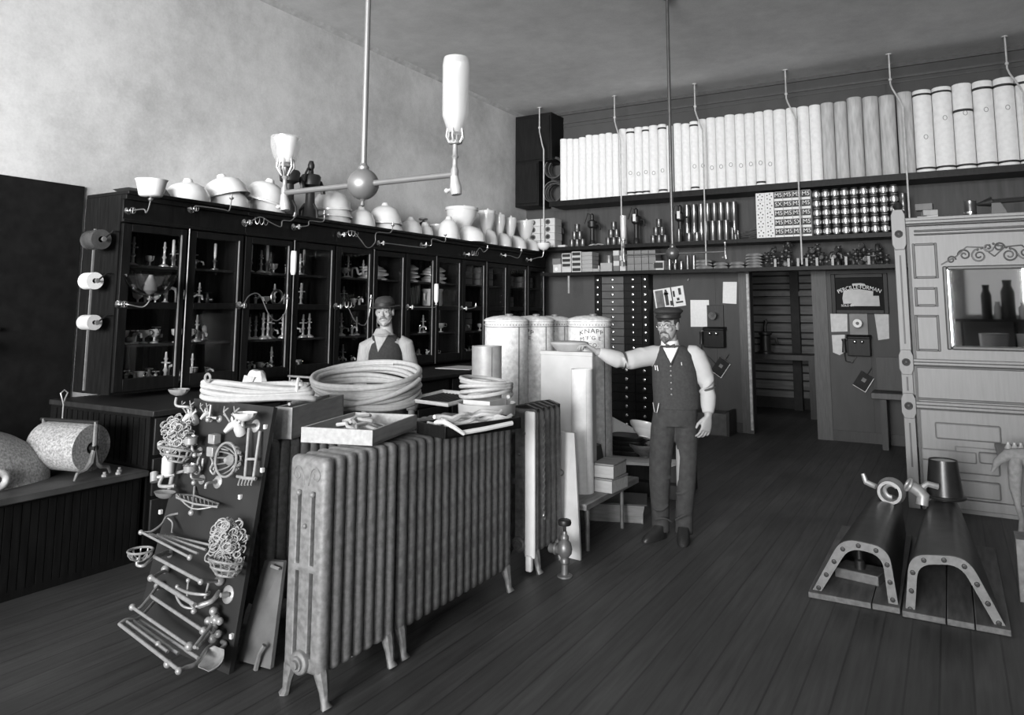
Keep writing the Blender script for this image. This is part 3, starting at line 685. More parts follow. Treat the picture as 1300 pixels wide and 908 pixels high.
MB().cyl((-.25, 0, .355), (.25, 0, .355), .012).build('bar', iron, t); MB().cyl((-.24, 0, .19), (.24, 0, .19), .02).build('axle', iron, t)
t = thing('wire_loop', 'wire pull with twisted loop standing behind the speckled roll', 'hook', (-5.5, 3.05, .605))
MB().tube([(0, 0, 0), (0, 0, .42), (.012, -.018, .46), (.0, -.025, .5), (.0, 0, .52), (.0, .025, .5), (-.012, .016, .46), (0, 0, .42)], .005, 6).build('wire', mat('pale wire', .5, .4, metal=.5), t); MB().lathe([(0, 0), (.05, 0), (.05, .01), (0, .012)], 12).build('foot', iron, t)
for k, (x, y) in enumerate(((-4.87, 3.0), (-4.86, 3.09), (-4.93, 3.14))):
    tag(MB().lathe([(0, 0), (.018, 0), (.018, .012), (.01, .018), (.01, .03), (0, .03)], 8).build('hex_nut', paleplate, None, (x, y, .605)), 'small pale fitting at platform edge, %s from speckled roll' % ORD[k], 'fitting', 'small fittings on the platform edge')
# ================================================================= BACK WALL
YS = 10.42                              # front edge of the shelves
S1, S2, S3 = 3.435, 2.70, 2.30          # shelf tops
def shelf(name, label, x0, x1, z, th, y=YS):
    t = thing(name, label, 'shelf', (0, 0, 0))
    MB().box((x0, y, z-th), (x1, YB-.01, z)).build('board', darkwood, t, bev=.004)
    MB().box((x0, y-.012, z-th-.008), (x1, y, z+.002)).build('edge_strip', blackwood, t)
    return t
shelf('wall_shelf', 'top shelf on back wall carrying the white pipe covering cylinders', -5.42, 1.7, S1, .075)
shelf('wall_shelf', 'middle shelf on back wall with pyramids of tins and shiny rack', -5.62, 1.7, S2, .045)
shelf('wall_shelf', 'lowest shelf on back wall with cartons and dark fittings', -5.58, -.3, S3, .04)
struct(MB().box((-5.62, YB-.012, S3), (1.7, YB, S1-.08)).build('trim_11', mat('shelf back boards', .055, .7, noise=.25, scale=3, stretch=(5, 5, .6))))
# hanger rods
for k, (x, zb, zj) in enumerate(((-5.62, 2.76, 4.4), (-4.30, 2.36, 4.4), (-3.04, 2.34, 4.45), (-1.77, 2.32, 4.45), (-.49, 2.85, 4.5), (.765, 3.4, 4.5))):
    yr = 10.36
    MBr = MB().tube([(x, yr+.1, ZC), (x, yr+.1, 4.62), (x+.02, yr+.09, 4.55), (x+.10, yr+.01, 4.36), (x+.13, yr, 4.28), (x+.13, yr, zb)], .0105, 7)
    MBr.sph((x, yr+.1, 4.68), .022).cyl((x, yr+.1, ZC), (x, yr+.1, ZC-.012), .035)
    tag(MBr.build('hanger_rod', mat('pale iron rod', .55, .45, metal=.1)), 'pale hanger rod from ceiling to shelves, %s from the left' % ORD[k], 'rod', 'hanger rods of the shelves')

# pipe covering cylinders: (left px, right px, top py, bands, mark py)
Z = 6.4875
rows = []
xs = [75, 130, 180, 228, 285, 338, 393, 447, 503, 556]
for i, tpy in enumerate([300, 299, 300, 287, 268, 268, 259, 251, 258]): rows.append((700+xs[i]/Z, 700+xs[i+1]/Z, 130+tpy/Z, 0, None))
xs = [558, 620, 686, 750, 806, 880, 950, 1000]
for i, tpy in enumerate([218, 215, 203, 199, 189, 180, 190]): rows.append((700+xs[i]/Z, 700+xs[i+1]/Z, 130+tpy/Z, (0, 2, 1, 2, 0, 2, 0)[i], (None, 583, 590, 576, 583, 562, None)[i] and 130+(None, 583, 590, 576, 583, 562, None)[i]/Z))
xs = [100, 166, 234, 303, 372, 448, 523, 608, 688, 770, 847, 926, 1032]
for i, tpy in enumerate([302, 304, 285, 267, 255, 250, 231, 226, 219, 206, 192, 188]):
    mk = (None, None, 658, 652, 670, 660, 645, 652, 640, 630, 640, None)[i]
    rows.append((840+xs[i]/Z, 840+xs[i+1]/Z, 110+tpy/Z, (0, 0, 2, 0, 0, 0, 0, 0, 0, 1, 0, 0)[i], mk and 110+mk/Z))
xs = [124, 218, 316, 413, 522, 630, 758, 895, 1035]
for i, tpy in enumerate([238, 227, 214, 196, 188, 150, 145, 135]): rows.append((980+xs[i]/Z, 980+xs[i+1]/Z, 100+tpy/Z, 0, None))
Z2 = 3.243
xs = [618, 685, 766, 850, 935, 1022, 1113, 1200, 1290, 1385]
for i, tpy in enumerate([183, 175, 162, 148, 137, 124, 113, 103, 94]): rows.append((950+xs[i]/Z2, 950+xs[i+1]/Z2, 60+tpy/Z2, (0, 2, 2, 3, 2, 2, 2, 2, 2)[i], (None, 370, 291, 271, 257, 248, 182, None, None)[i] and 60+(None, 370, 291, 271, 257, 248, 182, None, None)[i]/Z2))
NR = len(rows)
for i, (a, c, tp, bd, mk) in enumerate(rows):
    xa, xc = at(a, 180, y=10.62).x, at(c, 180, y=10.62).x
    r = (xc-xa)/2*.985; x = (xa+xc)/2; zt = at((a+c)/2, tp, y=10.62-r*.6).z; h = zt-S1-.003
    stained = 36 <= i <= 36 or a > 1040 and a < 1160
    m_ = cover2 if stained else cover
    desc = 'stained grey' if stained else 'white'
    lab = '%s%s pipe covering cylinder standing on top shelf, %s from left end' % ('black banded ' if bd else '', desc, ORD[i])
    t = thing('pipe_covering', lab, 'cylinder', (x, 10.62, S1+.003), (0, 0, 0), 'pipe covering cylinders on the top shelf')
    wob = rnd.uniform(0, .01)
    MB().lathe([(r*.55, 0), (r, 0), (r, h-.006), (r-.006, h), (r*.55, h), (r*.55, h-.05), (0, h-.05)], 24).build('shell', m_, t)
    def ringb(z0, z1): MB().lathe([(r+.0005, z0), (r+.003, z0), (r+.003, z1), (r+.0005, z1)], 24).build('band', band, t)
    if bd in (1, 2, 3): ringb(.05, .075)
    if bd == 2: ringb(h-.075, h-.05) if i < 40 else ringb(h-.11, h-.08)
    if bd == 3: ringb(h-.36, h-.33)
    if mk:
        zm = at((a+c)/2, mk, y=10.62-r).z-S1
        ax = -.45+.03*(i % 3)
        b = MB(); P = []
        for k in range(14):
            u = .022*math.cos(2*PI*k/14); w_ = .028*math.sin(2*PI*k/14); an = u/r+.2
            P.append(((r+.002)*math.sin(an), -(r+.002)*math.cos(an), zm+w_))
        b.tube(P, .0035, 5, closed=True).build('stamp', mat('grey stamp', .25, .8), t)
# twine line round the cylinders
# dark corner cabinet with coils
t = thing('corner_cupboard', 'black cupboard in the corner above the toilet bowls', 'cupboard', (0, 0, 0))
MB().box((-6.1, 10.5, 3.40), (-5.66, YB-.01, 4.15)).box((-6.1, 10.5, 4.13), (-5.42, YB-.01, 4.93)).build('body', blackwood, t, bev=.008)
MB().box((-6.07, 10.482, 3.45), (-5.68, 10.5, 4.10)).build('door', blackwood, t, bev=.006); MB().box((-6.07, 10.482, 4.16), (-5.45, 10.5, 4.88)).build('door', blackwood, t, bev=.006)
for k, z in enumerate((3.66, 4.06)):
    b = MB()
    for j in range(9): b.torus((rnd.uniform(-.01, .01), rnd.uniform(-.03, .05)+j*.02, rnd.uniform(-.01, .01)), .17-.006*(j % 5), .013, 'y', 26, 6)
    tag(b.build('tubing_coil', mat('lead tubing', .09, .4, metal=.4), None, (-5.45+.01*k, 10.62, z-.03)), '%s dark coil of tubing beside the corner cupboard' % ('lower', 'upper')[k], 'coil', 'tubing coils by the corner cupboard')
# boxes with a round mark
for c in range(2):
    for r_ in range(4):
        w_ = at(686+19*c, 290, y=10.42).x-at(668+19*c, 290, y=10.42).x
        x = at(677+18.5*c, 290, y=10.42).x; h = .115
        t = thing('carton', 'white carton with round mark, %s row, %s column of corner pile' % (('bottom', 'third', 'second', 'top')[r_], ('left', 'right')[c]), 'box', (x, 10.42, S2+.002+r_*(h+.003)-.0), (0, 0, rnd.uniform(-.03, .03)), 'cartons with round marks')
        MB().box((-w_/2*.96, 0, 0), (w_/2*.96, .25, h)).build('box', boxl, t, bev=.003)
        MB().lathe([(0, 0), (.042, 0), (.042, .003), (0, .003)], 18).move(T((.0, 0, h/2)) @ RX(PI/2)).build('round_mark', tinm, t)
        MB().lathe([(0, 0), (.02, 0), (.02, .002), (0, .002)], 12).move(T((.0, -.003, h/2)) @ RX(PI/2)).build('round_centre', iron, t)
def p2(px, y=10.55): return at(px, 300, y=y).x
# can pyramids
cans = None
def can(loc, r, h, m, label, group, name='tin_can'):
    b = MB().lathe([(0, 0), (r, 0), (r*1.03, .004), (r*1.03, .01), (r, .014), (r, h-.014), (r*1.03, h-.01), (r*1.03, h-.004), (r, h), (r*.9, h), (r*.9, h-.006), (0, h-.006)], 16)
    return tag(b.build(name, m, None, loc), label, 'can', group)
for k, (px, nm) in enumerate(((733, 'leftmost'), (779.5, 'middle'), (837, 'right'))):
    x = p2(px); r, h = .043, .12
    for lv, n in enumerate((3, 2, 1)):
        for j in range(n):
            can((x+(j-(n-1)/2)*.094, 10.55, S2+.002+lv*(h+.001)), r, h, tinm, 'dark tin in %s pyramid, %s row, %s from left' % (nm, ('bottom', 'middle', 'top')[lv], ORD[j]), 'pyramids of dark tins')
# black pumps and white labelled heads between the pyramids
def dark_pump(px, label, tagm=False, h=.54, y=10.68):
    t = thing('force_pump', label, 'pump', (p2(px, y), y, S2), group='black pumps on the middle shelf')
    MB().lathe([(0, 0), (.08, 0), (.08, .015), (.05, .03), (.045, .1), (.035, .11), (.035, h*.55), (.07, h*.6), (.075, h*.75), (.03, h*.8), (.03, h*.95), (0, h)], 14).build('body', iron, t)
    MB().tube([(.05, 0, h*.68), (.12, 0, h*.66), (.13, 0, h*.5)], .018).build('spout', iron, t)
    MB().tube([(0, 0, h*.92), (-.07, -.02, h*1.0), (-.13, -.02, h*.7)], .012).build('handle', iron, t)
    if tagm: MB().cbox((.0, -.082, h*.72), (.045, .004, .11)).build('label_tag', paper, t, label='white paper tag')
dark_pump(706, 'black pump on middle shelf beside the white cartons', h=.48); dark_pump(752, 'black pump between leftmost and middle tin pyramids'); dark_pump(808, 'black pump with white tag left of right tin pyramid', True, .58); dark_pump(864, 'black pump with tilted white tag left of copper tins', True, .58)
can((p2(794), 10.5, S2+.002), .05, .255, mat('pale tin', .3, .3, metal=.6), 'tall pale tin behind far lamp flame, right of middle pyramid', None)
can((p2(862), 10.56, S2+.002), .035, .2, tinm, 'tall narrow tin in front of tagged black pump', None)
tag(MB().cbox((0, 0, .02), (.13, .09, .035)).build('carton', boxl, None, (p2(716), 10.5, S2), bev=.003), 'small white flat carton left of the leftmost tin pyramid', 'box')
o = MB().tube([(-.12, 0, .01), (-.05, .03, .03), (0, 0, .02), (.05, -.02, .03), (.12, .02, .015)], .012, 6).build('pipe_fitting', paleplate, None, (p2(758), 10.5, S2)); tag(o, 'pale bent fitting lying before the black pump on middle shelf', 'fitting')
# copper tins
for lv in range(2):
    for c, px in enumerate((873, 882, 891, 899.5, 908, 916.5, 925, 933)):
        can((p2(px, 10.74), 10.74, S2+.002+lv*.287), .045, .285, copper, 'copper tin in back double row, %s layer, %s from left' % (('lower', 'upper')[lv], ORD[c]), 'copper tins on the middle shelf', 'copper_tin')
for c, (px, h) in enumerate(((875, .13), (885, .13), (897, .285), (905.5, .285), (914, .285), (922.5, .285))):
    can((p2(px, 10.52), 10.52, S2+.002), .042, h, copper, '%s copper tin in front row, %s from left' % ('short' if h < .2 else 'tall', ORD[c]), 'copper tins on the middle shelf', 'copper_tin')
for c, (px, h) in enumerate(((930, .17), (937, .13), (934, .07))):
    can((p2(px, 10.5-.06*(c == 2)), 10.5-.06*(c == 2), S2+.002), .026, h, tinm, 'little tin right of the copper tins, %s' % ('tallest of three', 'rightmost of three', 'lowest in front of two')[c], None)
b = MB()
for j in range(26):
    a = rnd.uniform(-.1, .1); z = rnd.uniform(.008, .13); b.tube([(-.17+rnd.uniform(-.03, .03), rnd.uniform(-.08, .08), z*.8), (0, rnd.uniform(-.06, .06), z), (.2+rnd.uniform(-.05, .03), rnd.uniform(-.08, .08), z*1.2+max(0, a))], .0045, 5)
o = b.build('wire_bundle', mat('iron wire', .16, .5, metal=.5), None, (p2(948), 10.6, S2)); tag(o, 'loose bundle of wires lying left of the rosette boxes', 'wire')
# rosette boxes 2 x 5
def gx(px, y=10.45): return at(px, 270, y=y).x
h5 = .124
xa, xb = gx(959.8), gx(982.8); bw = (xb-xa)/2
for c in range(2):
    for r_ in range(5):
        t = thing('rosette_box', 'white box with dark dot rosette, %s column, %s from bottom' % (('left', 'right')[c], ORD[r_]), 'box', (xa+bw*(c+.5), 10.45, S2+.002+r_*(h5+.001)), group='white boxes with dotted ends')
        MB().box((-bw/2*.985, 0, 0), (bw/2*.985, .3, h5)).build('box', boxl if 0 else paper, t, bev=.002)
        b = MB()
        for k in range(5):
            a = k*2*PI/5+.3+c; b.cyl((.032*math.cos(a), -.002, h5/2+.04*math.sin(a)), (.032*math.cos(a), .0, h5/2+.04*math.sin(a)), .0095, n=8)
        b.build('dot_rosette', inkm, t)
# labelled boxes 4 x 5
xa, xb = gx(983), gx(1029.8); bw = (xb-xa)/4
names = [['No 5', 'M5', 'M5', 'M5'], ['SX', 'M5', 'M5', 'M5'], ['M5', 'M5', 'M5', 'M5'], ['M5', 'M5', 'SX', 'M5'], ['M5', 'M5', 'M5', 'M5']]
for r_ in range(5):
    for c in range(4):
        t = thing('labelled_box', 'white carton with black lettered label, %s row from top, %s of four' % (ORD[4-r_], ORD[c]), 'box', (xa+bw*(c+.5), 10.45, S2+.002+r_*(h5+.001)), group='cartons with black labels')
        MB().box((-bw/2*.97, 0, 0), (bw/2*.97, .3, h5)).build('box', paper, t, bev=.002)
        l = MB().box((-bw/2*.94, -.0025, h5*.24), (bw/2*.94, 0, h5*.96)).build('label_panel', mat('black label', .012, .6), t)
        text('lettering', names[4-r_][c].replace('No 5', 'M5'), .08, paper, l, loc=(0, -.003, h5*.42), rot=(PI/2, 0, 0), depth=.0008)
# shiny tins 9 x 5
xa, xb = gx(1030.5), gx(1142); bw = (xb-xa)/9
tp = thing('polished_spool', 'x', 'spool', (0, 0, 0), group='polished spools stacked on the middle shelf')
MB().lathe([(0, .0), (.036, 0), (.046, .008), (.046, .022), (.035, .026), (.035, .03), (.052, .036), (.054, .06), (.052, .085), (.035, .092), (.035, .096), (.046, .1), (.046, .114), (.036, .122), (0, .122)], 20).build('body', mat('polished tin', .62, .36, metal=.8, noise=.08), tp)
for z_ in (.008, .1): MB().lathe([(.0465, z_), (.0475, z_+.002), (.0475, z_+.012), (.0465, z_+.014)], 20).build('dark_ring', iron, tp)
for r_ in range(5):
    for c in range(9):
        o = tp if (r_ == 0 and c == 0) else dup(tp)
        o.location = (xa+bw*(c+.5), 10.52, S2+.002+r_*.1235); o.rotation_euler = (0, 0, rnd.uniform(-1, 1))
        o['label'] = 'polished spool, %s row from top, %s from left in shiny rack' % (ORD[4-r_], ORD[c])
for k in range(5): can((gx(1147), 10.52, S2+.002+k*.1), .045, .098, tinm, 'dark banded tin right of shiny rack, %s up in its pile' % ORD[k], 'dark tins right of the shiny rack')

# ---- lowest shelf
def b3(px0, px1, py0, py1, m, label, y=10.47, z=None, d=.25, mark=None, group='cartons on the lowest shelf'):
    x0, x1 = at(px0, py1, y=y).x, at(px1, py1, y=y).x; z0 = at(px0, py1, y=y).z if z is None else z; hh = at(px0, py0, y=y).z-at(px0, py1, y=y).z
    t = thing('carton', label, 'box', ((x0+x1)/2, y, z0), (0, 0, rnd.uniform(-.02, .02)), group); w_ = (x1-x0)/2*.97
    MB().box((-w_, 0, 0), (w_, d, hh*.98)).build('box', m, t, bev=.003)
    if mark == 'panel': MB().box((-w_*.85, -.002, hh*.2), (w_*.85, 0, hh*.8)).build('label_panel', mat('black label', .012, .6), t)
    if mark == 'disc': MB().lathe([(0, 0), (.028, 0), (.028, .003), (0, .003)], 14).move(T((-w_*.2, 0, hh*.42)) @ RX(PI/2)).build('round_mark', paper, t)
    return z0+hh
z3 = S3+.002
b3(702, 712.5, 333, 344, boxl, 'white carton with round mark at left end of lowest shelf', z=z3, mark='disc')
b3(701, 712, 325, 333, boxm2, 'dark carton on the round marked white carton', z=z3+.125)
zz = z3
for k in range(4): zz = b3(713, 725, 320+6*k, 326+6*k, boxl, 'white carton with dark panel, %s from bottom in tall pile' % ORD[k], z=zz+.001, mark='panel' if k else None)
zz = z3
for k in range(4): zz = b3(725.5, 738, 318+6*k, 324.5+6*k, boxl, 'flat white carton, %s from bottom beside tall pile' % ORD[k], z=zz+.001, mark='panel')
zz = z3
for k in range(5): zz = b3(738.5, 752, 318+5.5*k, 323+5.5*k, boxm, 'grey carton, %s from bottom in grey pile on lowest shelf' % ORD[k], z=zz+.001)
b3(752, 760, 338, 342, boxm, 'flat grey carton right of the grey pile', z=z3)
b3(762, 777, 332, 343, boxm, 'low wide grey carton before a grey tin on lowest shelf', z=z3, y=10.45, d=.12)
can((at(773.5, 330, y=10.72).x, 10.72, z3), .055, .26, mat('grey tin', .22, .4, metal=.5), 'grey tin standing behind the low wide carton on lowest shelf', None)
b = MB().lathe([(0, 0), (.012, 0), (.014, .04), (.008, .09), (0, .1)], 8); tag(b.build('white_plug', porc, None, (at(762.5, 330, y=10.5).x-.03, 10.5, z3)), 'small white plug standing left of low wide carton', 'plug')
for c in range(2):
    zz = z3
    for k in range(4): zz = b3(778.5+8*c, 786+8*c, 316+7*k, 322.5+7*k, (boxl if (k+c) % 2 else boxm2), 'small carton behind hanger rod, %s column, %s from bottom' % (('left', 'right')[c], ORD[k]), z=zz+.001)
for c in range(4):
    zz = z3
    for k in range(3 if c < 3 else 3): zz = b3(796+9.2*c, 804.9+9.2*c, 313+9*k, 321.5+9*k, mat('brown carton', .20, .8, noise=.15), 'brown carton in block under shelf pyramid, %s column, %s from bottom' % (ORD[c], ORD[k]), z=zz+.001, group='block of brown cartons')
b3(829, 843, 329, 341, boxl, 'open pale carton right of brown block', z=z3, mark='panel')
for k, (px, h) in enumerate(((850, .18), (857, .10), (865, .12), (873, .2), (881, .2), (848, .08), (858, .2))):
    can((at(px, 330, y=10.5+.12*(k > 4)).x, 10.5+.12*(k > 4), z3), .03, h, tinm if k % 2 else copper, 'tin near far lamp ball on lowest shelf, %s' % ('leftmost tall', 'short bright', 'short third from left', 'tall left of pair', 'tall right of pair', 'small at back left', 'tall at back')[k], 'tins on the lowest shelf')
def cloth(px0, px1, n, hh, label0):
    for k in range(n):
        x0, x1 = at(px0, 335, y=10.5).x, at(px1, 335, y=10.5).x; w_ = (x1-x0)/2
        b = MB(); P = []
        for j in range(9):
            u = -w_+2*w_*j/8; s = (1-abs(u/w_)**4*.5); P.append([(u, -.04, .002), (u, -.12, .004+.002*math.sin(j)), (u, -.125, hh*.5), (u, -.12, hh*s), (u, .12, hh*s), (u, .12, .002)])
        b.loft(P)
        tag(b.build('folded_sheet', mat('dim folded cloth', .17, .8, noise=.4, scale=14), None, ((x0+x1)/2, 10.62, z3+k*hh), (0, 0, rnd.uniform(-.06, .06))), '%s, %s from bottom' % (label0, ORD[k]), 'packing', 'folded packing on the lowest shelf')
cloth(881, 904, 3, .045, 'folded dark packing right of far lamp on lowest shelf'); cloth(906, 924, 2, .045, 'folded packing in the low pile of lowest shelf'); cloth(926, 945, 2, .045, 'folded packing pile left of the leather stack'); cloth(947, 968, 5, .04, 'folded packing in the tallest pile on lowest shelf')
# dark fittings: elbows and tees heaped, with pale hanging tags
def fitting(kind):
    b = MB()
    if kind == 0: b.tube([(0, 0, 0), (0, 0, .05), (.015, 0, .075), (.05, 0, .08)], .03, 9).torus((0, 0, .006), .034, .009, 'z', 12, 5).torus((.05, 0, .08), .034, .009, 'x', 12, 5)
    elif kind == 1: b.cyl((-.05, 0, .035), (.05, 0, .035), .028, n=10).cyl((0, 0, .035), (0, 0, .085), .028, n=10).torus((-.05, 0, .035), .03, .008, 'x', 12, 5).torus((.05, 0, .035), .03, .008, 'x', 12, 5).torus((0, 0, .085), .03, .008, 'z', 12, 5)
    else: b.lathe([(0, 0), (.03, 0), (.034, .015), (.02, .03), (.04, .05), (.04, .07), (.018, .085), (.012, .11), (.035, .115), (.035, .125), (0, .13)], 10)
    return b
fm = mat('dark brass fittings', .08, .45, metal=.6, noise=.3)
FIT = [fitting(k).build('pipe_fitting', fm) for k in range(3)]
used = [False]*3; heaps = [(980, 3, 3), (997, 3, 4), (1034, 4, 3), (1050, 3, 2), (1064, 3, 3), (1083, 3, 2), (1098, 3, 3), (1114, 3, 3)]
for hi, (px, n, lv) in enumerate(heaps):
    q = 0
    for l in range(lv):
        for j in range(max(1, n-l)):
            k = rnd.randrange(3); o = FIT[k] if not used[k] else FIT[k].copy()
            if used[k]: COL.objects.link(o)
            used[k] = True
            o.location = (at(px, 325, y=10.55).x+(j-(n-l-1)/2)*.095+rnd.uniform(-.015, .015), 10.55+rnd.uniform(-.05, .05), z3+l*.085); o.rotation_euler = (rnd.uniform(-.15, .15), 0, rnd.uniform(-PI, PI))
            tag(o, 'dark pipe fitting in %s heap from left on lowest shelf, %s row, %s' % (ORD[hi], ('bottom', 'middle', 'third', 'top')[l], ORD[j]), 'fitting', 'dark pipe fittings heaped on the lowest shelf'); q += 1
for k, px in enumerate((984, 1001, 1013, 1024, 1037, 1057, 1074, 1103)):
    tag(MB().cbox((0, 0, .055), (.03, .003, .11)).build('price_tag', mat('worn tag', .4, .8), None, (at(px, 330, y=10.43).x, 10.43, z3)), 'narrow pale tag on front of lowest shelf, %s from left' % ORD[k], 'tag', 'pale tags along the lowest shelf')

# ---- below the shelves: bank of drawers
def knobs(b, x, y, z): b.lathe([(0, 0), (.008, 0), (.008, .012), (.019, .018), (.019, .028), (0, .033)], 10)
t = thing('drawer_bank', 'tall bank of small knobbed drawers below the lowest shelf', 'drawers', (0, 0, 0))
yb = 10.74
xs = [at(p, 400, y=yb).x for p in (755, 764.5, 793, 816, 824)]
MB().box((xs[0], yb, .0), (xs[-1], YB-.01, S3-.045)).build('body', blackwood, t)
ms = [blackwood, mat('brown drawer', .075, .5, noise=.2, scale=6), blackwood, blackwood]
for c in range(4):
    nz = 19
    for r_ in range(nz):
        z0 = .06+r_*(S3-.12)/nz; hh = (S3-.12)/nz
        d = MB().box((xs[c]+.006, yb-.018, z0), (xs[c+1]-.006, yb, z0+hh-.008)).build('drawer', ms[c], t, bev=.003)
        MB().lathe([(0, 0), (.008, 0), (.008, .012), (.02, .018), (.02, .028), (0, .033)], 10).build('knob', nickel, d, ((xs[c]+xs[c+1])/2, yb-.018, z0+hh*.5), (PI/2, 0, 0))
t = thing('low_drawer_chest', 'black chest of knobbed drawers behind the outstretched arm', 'drawers', (0, 0, 0))
yc = 8.7; xa, xb = at(770, 500, y=yc).x, at(832, 500, y=yc).x
MB().box((xa, yc, 0), (xb, yc+.6, 1.07)).build('body', blackwood, t, bev=.004)
for c in range(2):
    for r_ in range(9):
        x0 = xa+(xb-xa)*(c*.62); x1 = xa+(xb-xa)*(.62 if c == 0 else 1)
        d = MB().box((x0+.008, yc-.018, .07+r_*.108), (x1-.008, yc, .07+r_*.108+.1)).build('drawer', blackwood, t, bev=.003)
        MB().lathe([(0, 0), (.008, 0), (.008, .012), (.02, .018), (.02, .028), (0, .033)], 10).build('knob', nickel, d, (at(797, 500, y=yc).x if c == 0 else (x0+x1)/2, yc-.018, .07+r_*.108+.05), (PI/2, 0, 0))
tag(MB().cbox((0, 0, -.14), (.03, .004, .27)).build('hanging_tag', mat('grey tag', .3, .8), None, (at(722, 360, y=10.43).x, 10.43, S3-.05)), 'narrow pale strip hanging from the lowest shelf at left', 'tag')
# papers, calendar, telephones, books
def sheet(name, label, corners, m, cat='paper', y=YB-.0082, group=None, th=.003):
    P = [at(px, py, y=y) for px, py in corners]; c = sum(P, Vector())/len(P)
    b = MB(); b.M = RX(PI/2); b.prism([(p.x-c.x, p.z-c.z) for p in P][::-1], th)
    return tag(b.build(name, m, None, (c.x, y+.0, c.z)), label, cat, group)
t = thing('wall_calendar', 'open picture folder tilted on wall above capped man', 'calendar', at(850, 378, y=YB-.03), (0, -.14, 0))
MB().box((-.235, 0, -.15), (.235, .012, .15)).build('backing', paper, t)
MB().box((-.215, -.004, -.13), (-.09, 0, .13)).build('dark_panel', mat('grey print', .14, .7, noise=.4), t)
b = MB()
for (x0, z0, x1, z1) in ((-.07, -.11, -.02, .1), (-.08, .05, -.01, .08), (.0, -.12, .04, -.05), (.09, -.1, .2, -.075), (.15, .02, .19, .12), (.06, .0, .09, .09), (-.06, .1, -.03, .13), (.11, -.06, .15, -.02)): b.box((x0, -.0045, z0), (x1, 0, z1))
b.build('printed_figures', inkm, t)
MB().box((.035, -.012, -.14), (.05, -.004, .15)).build('strap', iron, t)
b = MB()
b.frame(-.235, .235, -.15, .15, .008, -.008, -.0005)
b.build('border', paper, t)
sheet('paper_notice', 'white paper notice on wall right of the capped man', [(876.5, 381), (900, 381), (901, 415), (877, 415)], paper)
sheet('paper_notice', 'white paper pinned high beside the left door casing', [(918, 358), (935.5, 358), (935, 386), (917.5, 385)], paper)
sheet('paper_notice', 'pale square paper left of the right wall telephone', [(1054, 398.5), (1075.5, 398), (1076, 421), (1055.5, 421.5)], paper2)
sheet('paper_notice', 'pointed pale paper below square paper by right telephone', [(1056, 425.5), (1072.5, 425), (1073, 447), (1066, 451), (1057.5, 447.5)], paper2)
sheet('paper_notice', 'tapering grey paper under the framed sign at right', [(1110, 398), (1128, 397), (1129, 430), (1115, 432)], paper2)
tag(MB().tube([(0, 0, 0), (0, -.03, 0), (.02, -.04, .02)], .012).build('coat_hook', paleplate, None, at(874, 356, y=YB)), 'small pale hook on wall above the tilted folder', 'hook')
for k, px in enumerate((939.5, 943)): tag(MB().cbox((0, 0, 0), (.018, .01, .03)).build('wall_tag', mat('grey tag', .3, .8), None, at(px, 381, y=YB-.008)), 'tiny pale tag right of pinned paper, %s of two' % ('left', 'right')[k], 'tag')
def phone(px, py, label, s=1.0, light=False):
    t = thing('wall_telephone', label, 'telephone', at(px, py, y=YB-.01), group=None)
    MB().box((-.115*s, -.03, -.02), (.115*s, 0, .30*s)).build('backboard', mat('phone board', .10, .5) if light else darkwood, t, bev=.004)
    MB().box((-.14*s, -.15, -.28*s), (.14*s, 0, -.02)).build('box', blackwood, t, bev=.008)
    MB().prism([(-.16, 0), (0, 0), (0, .05), (-.11, .05)], .30*s).move(Matrix()).build('desk', blackwood, t, loc=(-.15*s, 0, -.05), rot=(PI/2, 0, PI/2))
    for sx in (-.045, .045): MB().sph((sx*s, -.17, -.09*s), .024*s).build('bell', nickel, t)
    MB().tube([(0, -.03, .16*s), (0, -.1, .16*s), (.0, -.14, .15*s)], .016).build('arm', iron, t)
    MB().lathe([(.012, 0), (.02, .015), (.05, .05), (.056, .052), (.04, .03), (.0, .02)], 16).move(T((0, -.13, .155*s)) @ RX(PI/2)).build('mouthpiece', paper if light else greyiron, t)
    MB().lathe([(0, 0), (.022, 0), (.022, .004), (0, .004)], 14).move(T((0, -.176, .155*s)) @ RX(PI/2)).build('mouth_hole', iron, t)
    MB().tube([(-.15*s, -.06, -.06*s), (-.19*s, -.07, -.06*s)], .008).build('hook', dullbrass, t)
    MB().lathe([(0, 0), (.03, 0), (.026, .03), (.02, .14), (.028, .16), (.028, .18), (0, .18)], 12).build('receiver', iron, t, (-.19*s, -.07, -.24*s))
    MB().tube([(-.19*s, -.07, -.24*s), (-.2*s, -.05, -.36*s), (-.1*s, -.03, -.42*s), (-.02, -.02, -.5*s), (.02, -.02, -.6*s)] if not light else [(-.19*s, -.07, -.24*s), (-.18*s, -.05, -.36*s), (-.1*s, -.03, -.38*s), (-.04, -.02, -.28*s)], .007).build('cord', iron, t)
    return t
phone(909, 415, 'dark wall telephone with two bells left of the doorway', 1.05)
phone(1091, 425, 'wall telephone with pale ring mouthpiece under the framed sign', .98, True)
def book(px, py, ang, label, w_=.17, h=.24):
    t = thing('hanging_book', label, 'book', at(px, py, y=YB-.05), (0, ang, 0))
    MB().box((-w_/2, -.03, -h/2), (w_/2, -.025, h/2)).box((-w_/2, .02, -h/2), (w_/2, .025, h/2)).build('cover', mat('book cover', .02, .7, spec=.2), t)
    MB().box((-w_/2+.004, -.0245, -h/2-.006), (w_/2+.008, .0195, h/2-.004)).build('pages', paper, t)
    MB().cbox((.0, -.031, .02), (.05, .002, .05)).build('cover_mark', mat('grey print', .14, .7, noise=.4), t)
    MB().tube([(0, 0, h/2), (.0, -.01, h/2+.1)], .004).build('string', iron, t)
book(915, 466, .6, 'dark book hanging tilted below the left telephone'); book(1096, 484, .55, 'dark book hanging tilted below the right telephone', .17, .21)
